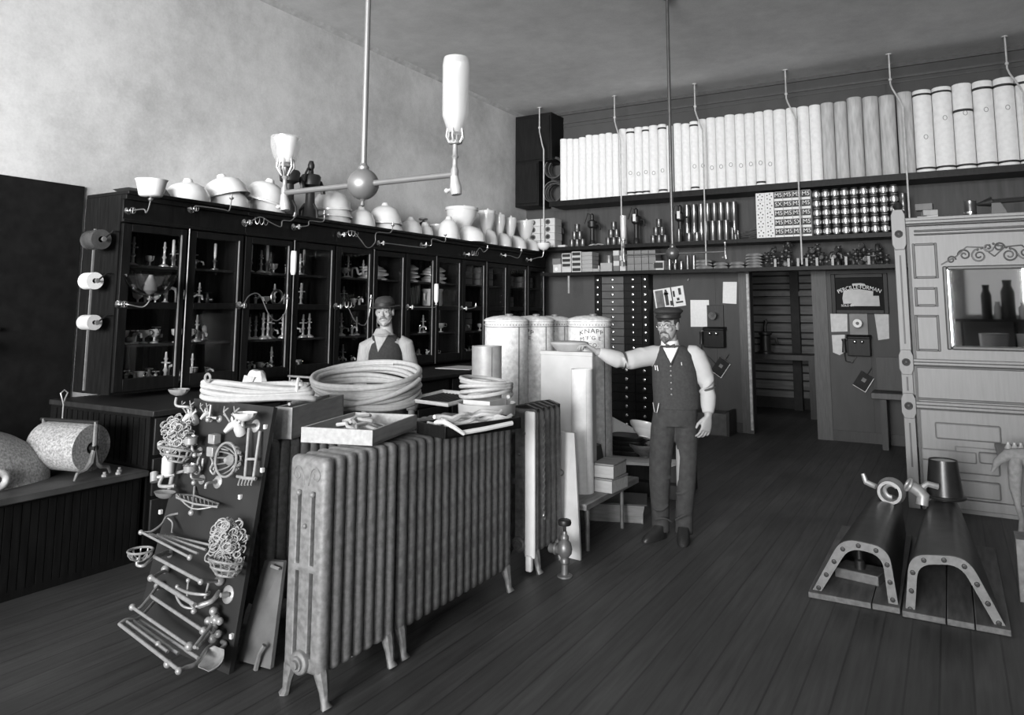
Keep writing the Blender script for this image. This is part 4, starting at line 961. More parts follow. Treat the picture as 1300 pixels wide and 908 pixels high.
t = thing('wooden_box', 'dark wooden box on floor against wall behind the capped man', 'box', at(905, 541, y=10.6))
t.location.z = 0
MB().box((-.25, -.1, 0), (.22, .25, .30)).build('body', mat('dim box wood', .075, .7, noise=.2), t, bev=.005); MB().box((.22, -.12, 0), (.26, .26, .33)).build('end_board', darkwood, t)
# framed sign
P = [at(px, py, y=YB-.03) for px, py in ((1055, 349), (1127, 346), (1128, 397), (1056, 400))]
x0, x1 = (P[0].x+P[3].x)/2, (P[1].x+P[2].x)/2; z1, z0 = (P[0].z+P[1].z)/2, (P[2].z+P[3].z)/2
W, Hh = x1-x0, z1-z0
t = thing('framed_sign', 'black framed mirror sign with arched lettering above right telephone', 'sign', ((x0+x1)/2, YB-.03, (z0+z1)/2))
f_ = .055
MB().frame(-W/2, W/2, -Hh/2, Hh/2, f_, -.02, .03).build('frame', blackwood, t, bev=.006)
MB().box((-W/2+f_, 0, -Hh/2+f_), (W/2-f_, .02, Hh/2-f_)).build('sign_plate', mat('black sign glass', .012, .7, spec=.1), t)
b = MB(); b.M = T((0, -.002, 0)) @ RX(PI/2)
b.prism([(-.19, .04), (-.21, -.06), (-.2, -.135), (-.1, -.13), (-.12, -.165), (.24, -.165), (.235, -.03), (.165, -.03), (.17, .03), (.1, .045), (0, .06), (-.1, .055)][::-1], .002)
b.prism([(-.08, .135), (-.08, .105), (0, .115), (.09, .1), (.07, .13), (.02, .14)][::-1], .002)
b.build('bright_silvering', mat('worn silvering', .42, .6, noise=.1), t, label='pale scene behind the lettering')
R0 = .55
def arc(x, y, z): a = x/R0; return ((R0+y)*math.sin(a), -z, (R0+y)*math.cos(a)-R0)
text('lettering', 'PERCILLE·FURMAN', .072, mat('sign letters', .6, .5), t, fn=lambda x, y, z: arc(x*.88, y, z), loc=(0, -.006, .065), depth=.002)
text('lettering', 'SOLD BY', .04, mat('sign letters', .6, .5), t, loc=(-.15, -.004, -.17), rot=(PI/2, 0, 0), depth=.002)
# bench at the right of the doorway
t = thing('side_bench', 'dark wooden seat with back against wall behind carved case', 'bench', at(1130, 500, y=10.5)); t.location.z = 0
xx = at(1106, 505, y=10.5).x-t.location.x
MB().box((xx, -.05, .62), (1.0, .4, .70)).build('seat', midwood, t, bev=.01); MB().box((xx+.05, .36, .7), (1.0, .4, 1.12)).build('back', darkwood, t)
for q in (xx+.1, .8): MB().box((q, 0, 0), (q+.07, .35, .62)).build('leg', darkwood, t)
# ================================================================= RIGHT: carved case with mirror
HY = 7.6
t = thing('carved_case', 'tall pale oak case with mirror, carved panel and fluted post', 'case', (0, 0, 0))
HX0 = at(1158, 640, y=HY).x+.0
PX0, PX1 = -.415, -.30                         # corner post
HR = 1.75
def hz(py, px=1220): return at(px, py, y=HY).z
ZTOP = at(1160, 279, y=HY).z
MB().box((PX1, HY+.03, .0), (HR, HY+.55, ZTOP-.05)).build('body', palewood, t)
# post: square with rosettes
zs = [at(1142, py, y=HY-.03).z for py in (276, 300, 313, 448, 458, 471, 503, 513, 526)]
b = MB(); b.box((PX0+.012, HY-.02, 0), (PX1-.012, HY+.10, zs[0]))
for z0, z1 in ((zs[2], zs[0]+.02), (zs[5], zs[3]), (zs[8], zs[6])):
    b.prism([(PX0, z0+.02), (PX0+.02, z0-.03), (PX1-.02, z0-.03), (PX1, z0+.02), (PX1, z1-.02), (PX1-.02, z1+.02), (PX0+.02, z1+.02), (PX0, z1-.02)], .14).M
po = MB(); po.box((PX0+.012, HY-.02, 0), (PX1-.012, HY+.10, zs[0]+.02))
po.M = T((0, HY+.10, 0)) @ RX(PI/2)
for z0, z1 in ((zs[2], zs[0]+.04), (zs[5], zs[3]), (zs[8], zs[6])):
    po.prism([(PX0, z0+.02), (PX0+.02, z0-.03), (PX1-.02, z0-.03), (PX1, z0+.02), (PX1, z1-.02), (PX1-.02, z1+.03), (PX0+.02, z1+.03), (PX0, z1-.02)], .14)
po = po.build('post', palewood, t, bev=.004)
for zc in ((zs[0]+zs[2])/2-.02, (zs[3]+zs[5])/2, (zs[6]+zs[8])/2):
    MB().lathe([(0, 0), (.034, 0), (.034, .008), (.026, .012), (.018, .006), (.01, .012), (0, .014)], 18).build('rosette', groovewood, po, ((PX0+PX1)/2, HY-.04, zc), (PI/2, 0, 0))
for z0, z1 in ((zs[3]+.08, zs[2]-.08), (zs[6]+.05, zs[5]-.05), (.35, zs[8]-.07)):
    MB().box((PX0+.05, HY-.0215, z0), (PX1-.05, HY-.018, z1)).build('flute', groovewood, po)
MB().lathe([(0, 0), (.05, 0), (.06, .02), (.03, .04), (.045, .07), (.03, .1), (0, .11)], 16).build('finial', darkwood, po, ((PX0+PX1)/2, HY+.04, zs[0]+.04))
def zrow(py): return at(1200, py, y=HY).z
def strip(name, z0, z1, d, m, x0=PX1): MB().box((x0, HY-d, z0), (HR, HY+.03, z1)).build(name, m, t, bev=.005)
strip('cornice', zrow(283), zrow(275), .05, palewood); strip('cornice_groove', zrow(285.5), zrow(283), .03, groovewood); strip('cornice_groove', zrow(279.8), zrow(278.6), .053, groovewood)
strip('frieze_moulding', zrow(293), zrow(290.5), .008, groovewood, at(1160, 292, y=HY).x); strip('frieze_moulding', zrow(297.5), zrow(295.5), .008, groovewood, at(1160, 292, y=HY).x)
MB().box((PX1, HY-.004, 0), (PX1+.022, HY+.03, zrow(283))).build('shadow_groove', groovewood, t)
def panel(px0, px1, py0, py1, name='panel', m=palewood):
    a, c = at(px0, py1, y=HY), at(px1, py0, y=HY)
    b = MB(); x0, x1, z0, z1 = a.x, c.x, a.z, c.z; w_ = .022
    b.frame(x0, x1, z0, z1, w_, HY+.012, HY+.036)
    o = b.build(name+'_moulding', mat('oak moulding', .085, .5, noise=.15), t, bev=.006)
    MB().box((x0+.035, HY+.022, z0+.035), (x1-.035, HY+.036, z1-.035)).build(name, m, o, bev=.008)
    return x0, x1, z0, z1
# the face board with the recesses: stiles and rails standing 3 cm proud
face = MB()
M0 = at(1203, 440, y=HY); M1 = at(1203, 340, y=HY)
def rect(x0, z0, x1, z1): face.box((x0, HY+.018, z0), (x1, HY+.03, z1))
rect(PX1, 0, HR, ZTOP-.05); face.build('face_board', palewood, t)
panel(1160, 1189, 308, 354); panel(1162, 1190, 364.5, 389.5); panel(1163.5, 1192, 400, 446)
# carved scrolls: raised carving over the mirror
b = MB()
c0 = at(1262, 321, y=HY)
def scroll(cx, cz, r0, turns, d, a0):
    P = []
    for i in range(int(turns*16)+1):
        a = a0+d*2*PI*i/16; r = r0*(1-i/(turns*16)*.8); P.append((cx+r*math.cos(a), HY+.008, cz+r*math.sin(a)))
    b.tube(P, .007, 5)
for sx, d in ((-1, 1), (1, -1)):
    scroll(c0.x+sx*.11, c0.z-.02, .06, 1.7, d, PI/2); scroll(c0.x+sx*.04, c0.z+.05, .04, 1.4, -d, 0); scroll(c0.x+sx*.22, c0.z-.01, .05, 1.5, -d, PI); scroll(c0.x+sx*.32, c0.z-.05, .035, 1.3, d, 0)
    b.tube([(c0.x, HY+.008, c0.z-.03), (c0.x+sx*.08, HY+.008, c0.z+.05), (c0.x+sx*.2, HY+.008, c0.z+.06), (c0.x+sx*.28, HY+.008, c0.z-.02), (c0.x+sx*.4, HY+.008, c0.z-.09)], .006, 5)
for k in range(9): b.sph((c0.x+(k-4)*.03, HY+.01, c0.z+.08-abs(k-4)*.012), .01, n=8, m=5)
b.build('carving', mat('carved oak', .10, .5), t)
# mirror
a, c = at(1203, 444, y=HY), at(1203, 338, y=HY); mx0, mx1, mz0, mz1 = a.x, HR-.45, a.z, c.z
b = MB()
b.frame(mx0, mx1, mz0, mz1, .035, HY-.02, HY+.03)
fo = b.build('mirror_frame', mat('mirror frame oak', .07, .45), t, bev=.01)
MB().box((mx0+.03, HY+.0, mz0+.03), (mx1-.03, HY+.015, mz1-.03)).build('mirror_glass', mirrorm, fo)
# mid rails and lower panels
for py0, py1, d in ((455.5, 463, .035), (509, 517, .035)):
    z1_, z0_ = at(1160, py0, y=HY).z, at(1160, py1, y=HY).z
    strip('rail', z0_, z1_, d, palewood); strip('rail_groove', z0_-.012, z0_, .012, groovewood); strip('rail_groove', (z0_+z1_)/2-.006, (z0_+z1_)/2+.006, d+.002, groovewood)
panel(1150, 1420, 473, 507)
def lowpanel(px0, px1, py0, py1, proud=.03):
    a, c = at(px0, py1, y=HY), at(px1, py0, y=HY)
    MB().box((a.x, HY-proud, a.z), (c.x, HY+.03, c.z)).build('raised_panel', palewood, t, bev=.014)
lowpanel(1170, 1410, 533, 575, .012); lowpanel(1188, 1270, 541, 556, .05); lowpanel(1170, 1240, 574, 583, .03); lowpanel(1214, 1268, 570, 600, .02); lowpanel(1216, 1270, 614, 630, .03); lowpanel(1243, 1269, 575, 587, .07)
MB().box((PX1, HY-.03, .04), (HR, HY+.03, .12)).build('plinth', palewood, t, bev=.006)
# things on top of the case / above it
def q(px, y=HY+.25): return at(px, 270, y=y).x
def bx(name, px, w_, h, d, m, label, z=0, rz=0):
    tag(MB().box((-w_/2, -d/2, 0), (w_/2, d/2, h)).build(name, m, None, (q(px), HY+.22, ZTOP-.03+z), (0, 0, rz), bev=.003), label, 'box')
ZT = ZTOP-.03
bx('white_carton', 1171, .085, .075, .1, boxl, 'white carton on the oak case, left of two'); bx('white_carton', 1183.5, .09, .08, .1, boxl, 'white carton on the oak case, right of two')
bx('grey_carton', 1180, .12, .05, .1, boxm, 'grey carton lying on the two white cartons', .082, .2); bx('grey_carton', 1174, .14, .06, .1, boxm2, 'dark carton topmost on the white cartons', .134, -.1)
for k, (px, r) in enumerate(((1192, .035), (1200, .03), (1206, .035))): tag(MB().lathe([(0, 0), (r, 0), (r, .02), (r*.6, .05), (r*.8, .07), (0, .08)], 10).build('pipe_fitting', fm, None, (q(px), HY+.2, ZT)), 'small dark fitting on oak case, %s from white cartons' % ORD[k], 'fitting')
t2 = thing('oil_can', 'dark cylindrical tin with bright band on the oak case', 'can', (q(1232), HY+.25, ZT))
MB().lathe([(0, 0), (.05, 0), (.05, .16), (.052, .165), (.052, .2), (.045, .205), (0, .205)], 18).build('body', tinm, t2); MB().lathe([(.0505, .085), (.0515, .085), (.0515, .1), (.0505, .1)], 18).build('band', nickel, t2)
t2 = thing('hand_bellows', 'black tool with long nozzle lying on right of oak case', 'tool', (q(1268), HY+.3, ZT))
MB().tube([(-.16, 0, .17), (-.1, 0, .18), (-.04, 0, .19)], [.012, .03, .05]).tube([(-.04, 0, .19), (.3, 0, .2)], .022).build('barrel', iron, t2); MB().prism([(-.06, 0), (.1, 0), (.02, .17), (-.05, .17)], .06).move(Matrix()).build('body', iron, t2, rot=(PI/2, 0, 0))
MB().tube([(.0, -.02, .02), (.2, -.03, .06), (.34, -.02, .13)], .02).build('handle', tinm, t2)

# ================================================================= RIGHT FLOOR: two sheet metal hoods
sheetm = mat('dark sheet iron', .05, .38, metal=.35, noise=.35, scale=9)
def hood(name, label, BL, BR, TL, TR_, Yf, Yb, dy, taper, fall, rivets, planks):
    "mouth outline from the photograph's corners on the plane Yf; body runs back to Yb and narrows"
    t = thing(name, label, 'hood', (0, 0, 0))
    def outline(inset=0.):
        pts = [Vector((BL[0], BL[1])), Vector((TL[0], TL[1])), Vector((TR_[0], TR_[1])), Vector((BR[0], BR[1]))]
        c = sum(pts, Vector((0, 0)))/4
        if inset:
            pts[0].x += inset; pts[3].x -= inset*1.05; pts[1] += Vector((inset*.85, -inset)); pts[2] += Vector((-inset*.75, -inset))
        # round the two upper corners
        out = [pts[0]]
        for i in (1, 2):
            A, B, Cc = pts[i-1], pts[i], pts[i+1]; ra = .09-inset*.3
            u = (A-B).normalized(); v = (Cc-B).normalized()
            for k in range(7):
                s = k/6; p = (B+u*ra)*(1-s)**2 + B*2*s*(1-s) + (B+v*ra)*s*s; out.append(p)
        out.append(pts[3]); return out
    O = outline(); I = outline(.048)
    # flange
    b = MB(); n = len(O); th = .022
    vs = [(p.x, Yf, p.y) for p in O]+[(p.x, Yf, p.y) for p in I]+[(p.x, Yf+th, p.y) for p in O]+[(p.x, Yf+th, p.y) for p in I]
    fs = []
    for k in range(n-1):
        fs += [(k, k+1, n+k+1, n+k), (2*n+k, 3*n+k, 3*n+k+1, 2*n+k+1), (k, 2*n+k, 2*n+k+1, k+1), (n+k, n+k+1, 3*n+k+1, 3*n+k)]
    fs += [(0, n, 3*n, 2*n), (n-1, 2*n+n-1, 3*n+n-1, n+n-1)]
    b.add(vs, fs); b.build('flange', paleiron, t, label='pale riveted flange')
    # rivets
    rv = []
    mid = [(O[k]+I[k])/2 for k in range(n)]
    L = [0]
    for k in range(n-1): L.append(L[-1]+(mid[k+1]-mid[k]).length)
    for j in range(rivets):
        s = L[-1]*(j+.4)/(rivets-.2)
        for k in range(n-1):
            if L[k] <= s <= L[k+1]:
                p = mid[k].lerp(mid[k+1], (s-L[k])/(L[k+1]-L[k])); break
        MB().lathe([(0, 0), (.014, 0), (.012, .006), (.005, .008), (0, .006)], 10).build('rivet', iron, t, (p.x, Yf-.001, p.y), (PI/2, 0, 0))
    # shell, thin but real: outer and inner skin
    b = MB(); rings = []
    for s in (0, .25, .5, .75, 1):
        Yv = Yf+th+(Yb-Yf-th)*s; c = dy[0]*s
        rings.append([((p.x-c0_.x)*(1-taper*s)+c0_.x+c, Yv, max(0, p.y*(1-fall*s))) for p in O for c0_ in [Vector(((BL[0]+BR[0])/2, 0))]])
    inner = [[(v[0]*.985+(BL[0]+BR[0])/2*.015, v[1], v[2]*.97) for v in r] for r in rings]
    n = len(O); vs = [p for r in rings for p in r]+[p for r in inner for p in r]; fs = []; o2 = 5*n
    for i in range(4):
        for k in range(n-1):
            fs += [(i*n+k, i*n+k+1, (i+1)*n+k+1, (i+1)*n+k), (o2+i*n+k, o2+(i+1)*n+k, o2+(i+1)*n+k+1, o2+i*n+k+1)]
        for k in (0, n-1): fs.append((i*n+k, (i+1)*n+k, o2+(i+1)*n+k, o2+i*n+k))
    for k in range(n-1): fs += [(k, o2+k, o2+k+1, k+1), (4*n+k, 4*n+k+1, o2+4*n+k+1, o2+4*n+k)]
    fs.append(tuple(4*n+k for k in range(n)))
    b.add(vs, fs, True); b.build('shell', sheetm, t)
    # plank floor
    x0, x1 = BL[0]-.01, BR[0]+.015
    for k in range(len(planks)-1):
        MB().box((x0+(x1-x0)*planks[k], Yf-.05, 0.002), (x0+(x1-x0)*planks[k+1]-.006, Yb, .035)).build('plank', mat('grey plank', .12, .7, noise=.3, scale=6, stretch=(6, .8, 6)), t, bev=.004)
    return t
def pz(px, py, y): p = at(px, py, y=y); return (p.x, p.z)
YH = 4.98
hood('iron_hood', 'left dark iron hood with riveted flange lying on planks', pz(1030, 752, YH), pz(1141, 772, YH), pz(1068, 683, YH), pz(1128, 696, YH), YH, 6.55, (.04, 0), .30, .10, 9, [0, .7, 1])
hood('iron_hood', 'right dark iron hood with riveted flange before bucket', pz(1149, 782, YH-.03), pz(1281, 803, YH-.03), pz(1154, 704, YH-.03), pz(1228, 707, YH-.03), YH-.03, 6.5, (-.02, 0), .35, .02, 9, [0, .42, .68, 1])
t = thing('loose_block', 'square block with bolt lying inside the left iron hood', 'block', (at(1092, 725, y=5.3).x, 5.35, .037), (0, 0, -.2))
MB().box((-.13, -.1, 0), (.13, .1, .06)).build('block', greyiron, t, bev=.006); MB().lathe([(0, 0), (.03, 0), (.03, .05), (.018, .06), (.018, .14), (.05, .15), (.05, .16), (0, .16)], 12).build('bolt', iron, t, (0, -.02, .06))
# collar, elbow and bucket on the far ends of the hoods
p = at(1131, 624, y=6.3)
t = thing('pipe_collar', 'pale ring pipe collar resting on left iron hood', 'collar', p, (0, 0, -.1))
MB().lathe([(.062, -.04), (.095, -.04), (.098, -.02), (.088, 0), (.082, .06), (.062, .06), (.055, .02), (.062, -.04)], 26).move(RX(PI/2)).build('ring', mat('worn brass', .36, .45, metal=.4), t)
MB().torus((0, .02, -.0), .045, .016, 'y', 20, 8, .6, 4.8).build('inner_ring', paleplate, t)
MB().tube([(-.1, 0, .02), (-.17, .02, .04), (-.19, .02, .1)], [.02, .022, .016]).build('thumb_lug', paleplate, t)
p = at(1165, 628, y=6.25)
t = thing('pipe_elbow', 'pale double pipe elbow between collar and bucket', 'elbow', p, (0, .5, .3))
MB().tube([(-.08, 0, .03), (-.02, 0, .03), (.03, -.01, .01), (.05, -.02, -.05)], [.04, .045, .045, .04], 12).torus((-.08, 0, .03), .042, .012, 'x', 14, 6).build('body', paleplate, t); MB().tube([(.0, 0, .05), (.02, 0, .1), (.09, 0, .12)], .022).build('branch', paleplate, t)
p = at(1200, 632, y=6.45)
t = thing('tapered_bucket', 'dark upside down bucket standing on right iron hood', 'bucket', p); t.scale = (.86, .86, .93)
H_ = at(1200, 580, y=6.45).z-p.z
MB().lathe([(.145, 0), (.15, .0), (.15, .02), (.14, .025), (.108, H_), (.104, H_), (.135, .03), (.14, 0)], 28).build('body', mat('black glazed pail', .02, .30), t)
MB().lathe([(0, H_-.012), (.105, H_-.012)], 28).build('bottom', mat('pail lid', .5, .5), t)
MB().torus((0, 0, .012), .15, .01, n=28, k=6).build('rim', iron, t)
# rag, tap and bottles at the right edge
p = at(1290, 585, y=6.9)
t = thing('cotton_rag', 'pale rag hanging down from ledge at right edge', 'rag', p)
b = MB()
b.tube([(-.16, 0, -.1), (-.12, 0, -.02), (-.05, 0, .04), (.05, 0, .05), (.12, 0, .02)], [.008, .03, .045, .05, .06], 10)
b.tube([(.0, 0, .04), (-.01, -.01, -.06), (-.02, -.01, -.2), (-.01, -.01, -.32), (.01, 0, -.42), (-.0, 0, -.52), (-.03, 0, -.56)], [.04, .05, .04, .022, .02, .022, .012], 10)
b.tube([(.06, 0, .04), (.1, -.01, -.06), (.12, -.01, -.2), (.13, 0, -.3)], [.04, .05, .03, .03], 10)
b.build('cloth', mat('rag cotton', .24, .9, noise=.2, scale=25, bump=.6), t)
t = thing('wall_ledge', 'small wooden ledge on the oak case at right edge', 'ledge', at(1290, 573, y=7.2))
MB().box((-.13, -.25, -.03), (.5, .35, .0)).build('board', palewood, t, bev=.005)
for k, px in enumerate((1280, 1288, 1296)):
    t = thing('glass_bottle', 'small pale bottle on ledge at right edge, %s of three' % ('left', 'middle', 'right')[k], 'bottle', (at(px, 565, y=7.15).x, 7.15, at(1290, 573, y=7.2).z), group='bottles on the ledge')
    MB().lathe([(0, 0), (.025, 0), (.027, .03), (.015, .05), (.01, .07), (.012, .075), (0, .075)], 12).build('body', mat('pale bottle', .45, .2), t)
t = thing('floor_plank_end', 'grey plank end leaning at right edge of photograph', 'plank', at(1298, 720, y=5.6)); t.location.z = 0
MB().box((-.03, -.1, 0), (.12, .1, .36)).build('board', greyiron, t, bev=.004)
# ================================================================= THE ISLAND OF RADIATORS
def rad_section(name, w_, h, th, m, parent):
    "one casting: three columns with slots between, rounded outside"
    cw = (w_-.046)/3; xs = [-w_/2, -w_/2+cw, -w_/2+cw+.023, w_/2-cw-.023, w_/2-cw, w_/2]
    zs = [.125, .195, h*.525, h*.555, h-.15, h]
    bm = bmesh.new(); V = {}
    def vert(i, k, y):
        if (i, k, y) not in V: V[(i, k, y)] = bm.verts.new((xs[i], y, zs[k]))
        return V[(i, k, y)]
    solid = lambda i, k: 0 <= i < 5 and 0 <= k < 5 and not (i in (1, 3) and k in (1, 3))
    for i in range(5):
        for k in range(5):
            if not solid(i, k): continue
            a = [(i, k), (i+1, k), (i+1, k+1), (i, k+1)]
            bm.faces.new([vert(*q, -th/2) for q in a]); bm.faces.new([vert(*q, th/2) for q in a[::-1]])
            for (p, q), (di, dk) in zip(((a[0], a[1]), (a[1], a[2]), (a[2], a[3]), (a[3], a[0])), ((0, -1), (1, 0), (0, 1), (-1, 0))):
                if not solid(i+di, k+dk): bm.faces.new([vert(*p, -th/2), vert(*p, th/2), vert(*q, th/2), vert(*q, -th/2)])
    bmesh.ops.recalc_face_normals(bm, faces=bm.faces[:])
    ed = []
    for e in bm.edges:
        c = [v.co for v in e.verts]
        if e.calc_face_angle(0) < .5: continue
        if all(abs(abs(p.x)-w_/2) < 1e-5 for p in c) or all(abs(p.z-h) < 1e-5 for p in c) or all(abs(p.z-zs[0]) < 1e-5 for p in c): ed.append(e)
    bmesh.ops.bevel(bm, geom=ed, offset=th*.44, segments=4, profile=.5, affect='EDGES', clamp_overlap=True)
    ed = [e for e in bm.edges if e.calc_face_angle(0) > .9]
    bmesh.ops.bevel(bm, geom=ed, offset=.005, segments=2, profile=.5, affect='EDGES', clamp_overlap=True)
    me = bpy.data.meshes.new(name); bm.to_mesh(me); bm.free()
    for p in me.polygons: p.use_smooth = True
    me.materials.append(m)
    o = bpy.data.objects.new(name, me); COL.objects.link(o); o.parent = parent
    return o
def radiator(name, label, xr, y0, n, h, m, w_=.232, pitch=.073, legs=True, hub=True, fancy=False, group='cast iron radiators of the island'):
    t = thing(name, label, 'radiator', (xr-w_/2, y0, 0), group=None)
    first = None
    for i in range(n):
        if first is None: first = o = rad_section('section', w_, h, pitch*.97, m, t); o.location = (0, pitch*.5, 0)
        else: o = first.copy(); COL.objects.link(o); o.location = (0, pitch*(i+.5), 0)
    b = MB()
    for z in (h-.075, .175): b.cyl((0, .03, z), (0, pitch*n-.03, z), .035, n=12)
    b.build('nipple_pipe', m, t)
    for yy in (pitch*.5, pitch*(n-.5)):
        for s in (-1, 1):
            MB().tube([(s*w_*.30, yy, .19), (s*w_*.40, yy, .13), (s*w_*.47, yy, .07), (s*w_*.50, yy, .025), (s*w_*.56, yy, .0)], [.034, .032, .022, .018, .026], 8).build('leg', m, t)
    if hub:
        MB().lathe([(0, .03), (.018, .03), (.02, .018), (.03, .018), (.032, .008), (.045, .006), (.05, 0), (.05, -.03), (0, -.03)], 20).build('hub_plug', m, t, (0, -.012, .175), (PI/2, 0, 0))
        for s in (-1, 1): MB().sph((s*(w_/6+.003), -.002, h-.16), .014, n=10, m=6).build('boss', m, t)
        MB().sph((-.0, .0, h-.30), .012, n=10, m=6).build('boss', m, t)
        b = MB()
        for s in (-1, 1): b.tube(smooth_path([(s*.012, .001, h-.125), (s*.03, .001, h-.06), (s*.062, .001, h-.048), (s*.082, .001, h-.075), (s*.066, .001, h-.10), (s*.042, .001, h-.092), (s*.048, .001, h-.072)]), .0035, 6)
        b.build('scroll_ornament', m, t)
    return t
radiator('column_radiator', 'nearest tall cast iron radiator with open end columns', -2.413, 2.50, 7, 1.045, radm)
radiator('column_radiator', 'long cast iron radiator right behind the nearest one', -2.413, 3.035, 15, 1.035, radm2, hub=False)
zl = at(350, 559, x=-3.2).z
radiator('column_radiator', 'cast iron radiator behind the display board, under pine crate', -3.2, 2.90, 16, zl, radm, hub=False)
radiator('column_radiator', 'cast iron radiator in middle row under the hose coil', -2.72, 3.12, 14, 1.03, radm2, hub=False)
r3 = radiator('column_radiator', 'short radiator with white end strip behind the leaning white board', -2.405, 4.42, 5, 1.05, mat('dark cast iron', .13, .45, metal=.2, noise=.4, scale=22, bump=.3), pitch=.078, w_=.25)
MB().box((.045, -.012, .10), (.122, .01, 1.035)).box((.06, -.03, .02), (.105, .01, .12)).build('end_strip', mat('white enamel', .72, .5, noise=.05), r3, bev=.012, label='white end strip')
b = MB()
pk = MB()
for i in range(5):
    pk.M = T((0, .078*(i+.7), 0)) @ RX(PI/2); pk.prism([(-.12, 1.02), (-.06, 1.06), (.04, 1.075), (.122, 1.05), (.122, 1.02)], .03)
pk.build('crest', iron, r3)
b = MB()
for j in range(1):
    P = []
    for i in range(90):
        z = .32+i*.0073; P.append((.126, .115+.007*math.sin(i*1.1), z))
    b.tube(P, .007, 5)
b.build('scroll_ornament', dullbrass, r3, label='scrolled cast relief')
# valve on the floor
t = thing('radiator_valve', 'brass angle valve standing on floor before the leaning white board', 'valve', (-2.235, 4.5, 0)); t.scale = (.8, .8, .78)
MB().lathe([(0, 0), (.062, 0), (.062, .012), (.03, .02), (.026, .1), (.036, .11), (.036, .14), (.028, .15), (.055, .18), (.062, .22), (.05, .27), (.03, .29), (.034, .3), (.034, .32), (.02, .335), (.018, .36), (0, .36)], 18).build('body', mat('bronze valve', .20, .42, metal=.5, noise=.25), t)
MB().cyl((0, 0, .21), (-.14, .02, .2), .038).torus((-.085, .012, .205), .04, .012, 'x', 16, 6).build('union', mat('bronze valve', .2), t)
MB().lathe([(.0, .36), (.012, .36), (.014, .40), (.05, .41), (.056, .43), (.05, .45), (.04, .455), (0, .45)], 18).build('handwheel', iron, t, label='black handwheel')
# long leaning white board
t = thing('leaning_board', 'tall white board leaning upright right of short radiator', 'board', (0, 0, 0))
P = [at(705, 718, y=4.86), at(737, 714, y=4.83), at(729, 550, y=4.93), at(707, 548, y=4.93)]; P[0].z = 0.0; P[1].z = 0.0
b = MB(); b.add([p[:] for p in P]+[(p+Vector((0, .02, 0)))[:] for p in P], [(0, 1, 2, 3), (7, 6, 5, 4), (0, 4, 5, 1), (1, 5, 6, 2), (2, 6, 7, 3), (3, 7, 4, 0)])
b.build('board', mat('white painted board', .60, .7, noise=.12, scale=6), t); MB().torus(tuple(at(712, 600, y=4.89)), .02, .005, 'y').build('knot', crate2, t)

# ---- bench with the white box, paper roll and boxes
BZ = .335
t = thing('low_bench', 'low wooden bench with thin legs beside the capped man', 'bench', (0, 0, 0))
MB().box((-2.95, 4.98, BZ-.045), (-2.30, 6.02, BZ)).build('top', mat('bench wood', .20, .7, noise=.3, scale=6, stretch=(6, 1, 6)), t, bev=.006)
for x, y in ((-2.325, 5.70), (-2.325, 5.05), (-2.9, 5.05), (-2.9, 5.95)): MB().cyl((x, y, 0), (x, y, BZ-.045), .016, n=10).build('leg', greyiron, t)
xa, xb = at(686, 500, y=5.42).x, at(752, 500, y=5.42).x; zt = at(720, 447, y=5.42).z
t = thing('white_box', 'tall narrow white covered case on bench carrying the pan', 'box', (0, 0, 0))
MB().box((xa, 5.42, BZ+.002), (xb, 5.50, zt)).build('box', mat('white sheeting', .50, .75, noise=.06, scale=9), t, bev=.01)
MB().box((xa-.004, 5.416, zt-.03), (xb+.004, 5.504, zt+.004)).build('lid', mat('white sheeting', .7), t, bev=.006)
rr = (at(752, 500, y=5.3).x-at(727, 500, y=5.3).x)/2
t = thing('paper_roll', 'white upright paper roll on bench in front of the white box', 'roll', (at(739, 500, y=5.3).x, 5.3, BZ+.001))
hh = at(740, 470, y=5.22).z-BZ
MB().lathe([(rr*.9, 0), (rr, .0), (rr, hh), (rr*.97, hh), (rr*.9, hh-.003), (rr*.9, hh-.1), (0, hh-.1)], 26).build('roll', paper, t); MB().box((rr*.72, -rr*.72, .02), (rr*.74, -rr*.68, hh)).build('sheet_edge', paper2, t)
t = thing('oval_pan', 'grey oval pan under the hand of the capped man', 'pan', (at(723, 440, y=5.46).x, 5.46, zt+.006), (0, 0, .3))
b = MB(); b.eloft([(0, 0, 0, .10, .075), (0, 0, .012, .115, .085), (0, 0, .05, .15, .11), (0, 0, .055, .152, .112), (0, 0, .055, .157, .117), (0, 0, .072, .152, .112), (0, 0, .08, .12, .09), (0, 0, .084, .03, .02)], 30)
b.build('pan', mat('grey enamel', .36, .4, noise=.12), t)
for nm, zz_, l in (('lower', 0, 'lower pine box of the pair on bench beside paper roll'), ('upper', .108, 'upper pine box of the pair on bench beside paper roll')):
    x0, x1 = at(752, 600, y=5.36).x, at(778, 600, y=5.36).x
    t = thing('pine_box', l, 'box', ((x0+x1)/2, 5.36+.12, BZ+.002+zz_), (0, 0, -.06 if nm == 'lower' else .03), 'pine boxes on the bench')
    MB().box((-(x1-x0)/2, -.12, 0), ((x1-x0)/2, .16, .088)).build('body', crate, t, bev=.003); MB().box((-(x1-x0)/2-.003, -.123, .09), ((x1-x0)/2+.003, .163, .104)).build('lid', crate2, t, bev=.003)
t = thing('dark_folder', 'dark sloping case standing behind the pine boxes', 'case', (at(758, 560, y=5.75).x, 5.72, BZ))
MB().prism([(-.07, 0), (.11, 0), (.05, .29), (-.07, .31)], .12).move(Matrix()).build('case', mat('dark case', .045, .6), t, rot=(PI/2, 0, 0), bev=.004); MB().box((.0, -.125, .02), (.012, -.12, .27)).build('edge', darkwood, t)
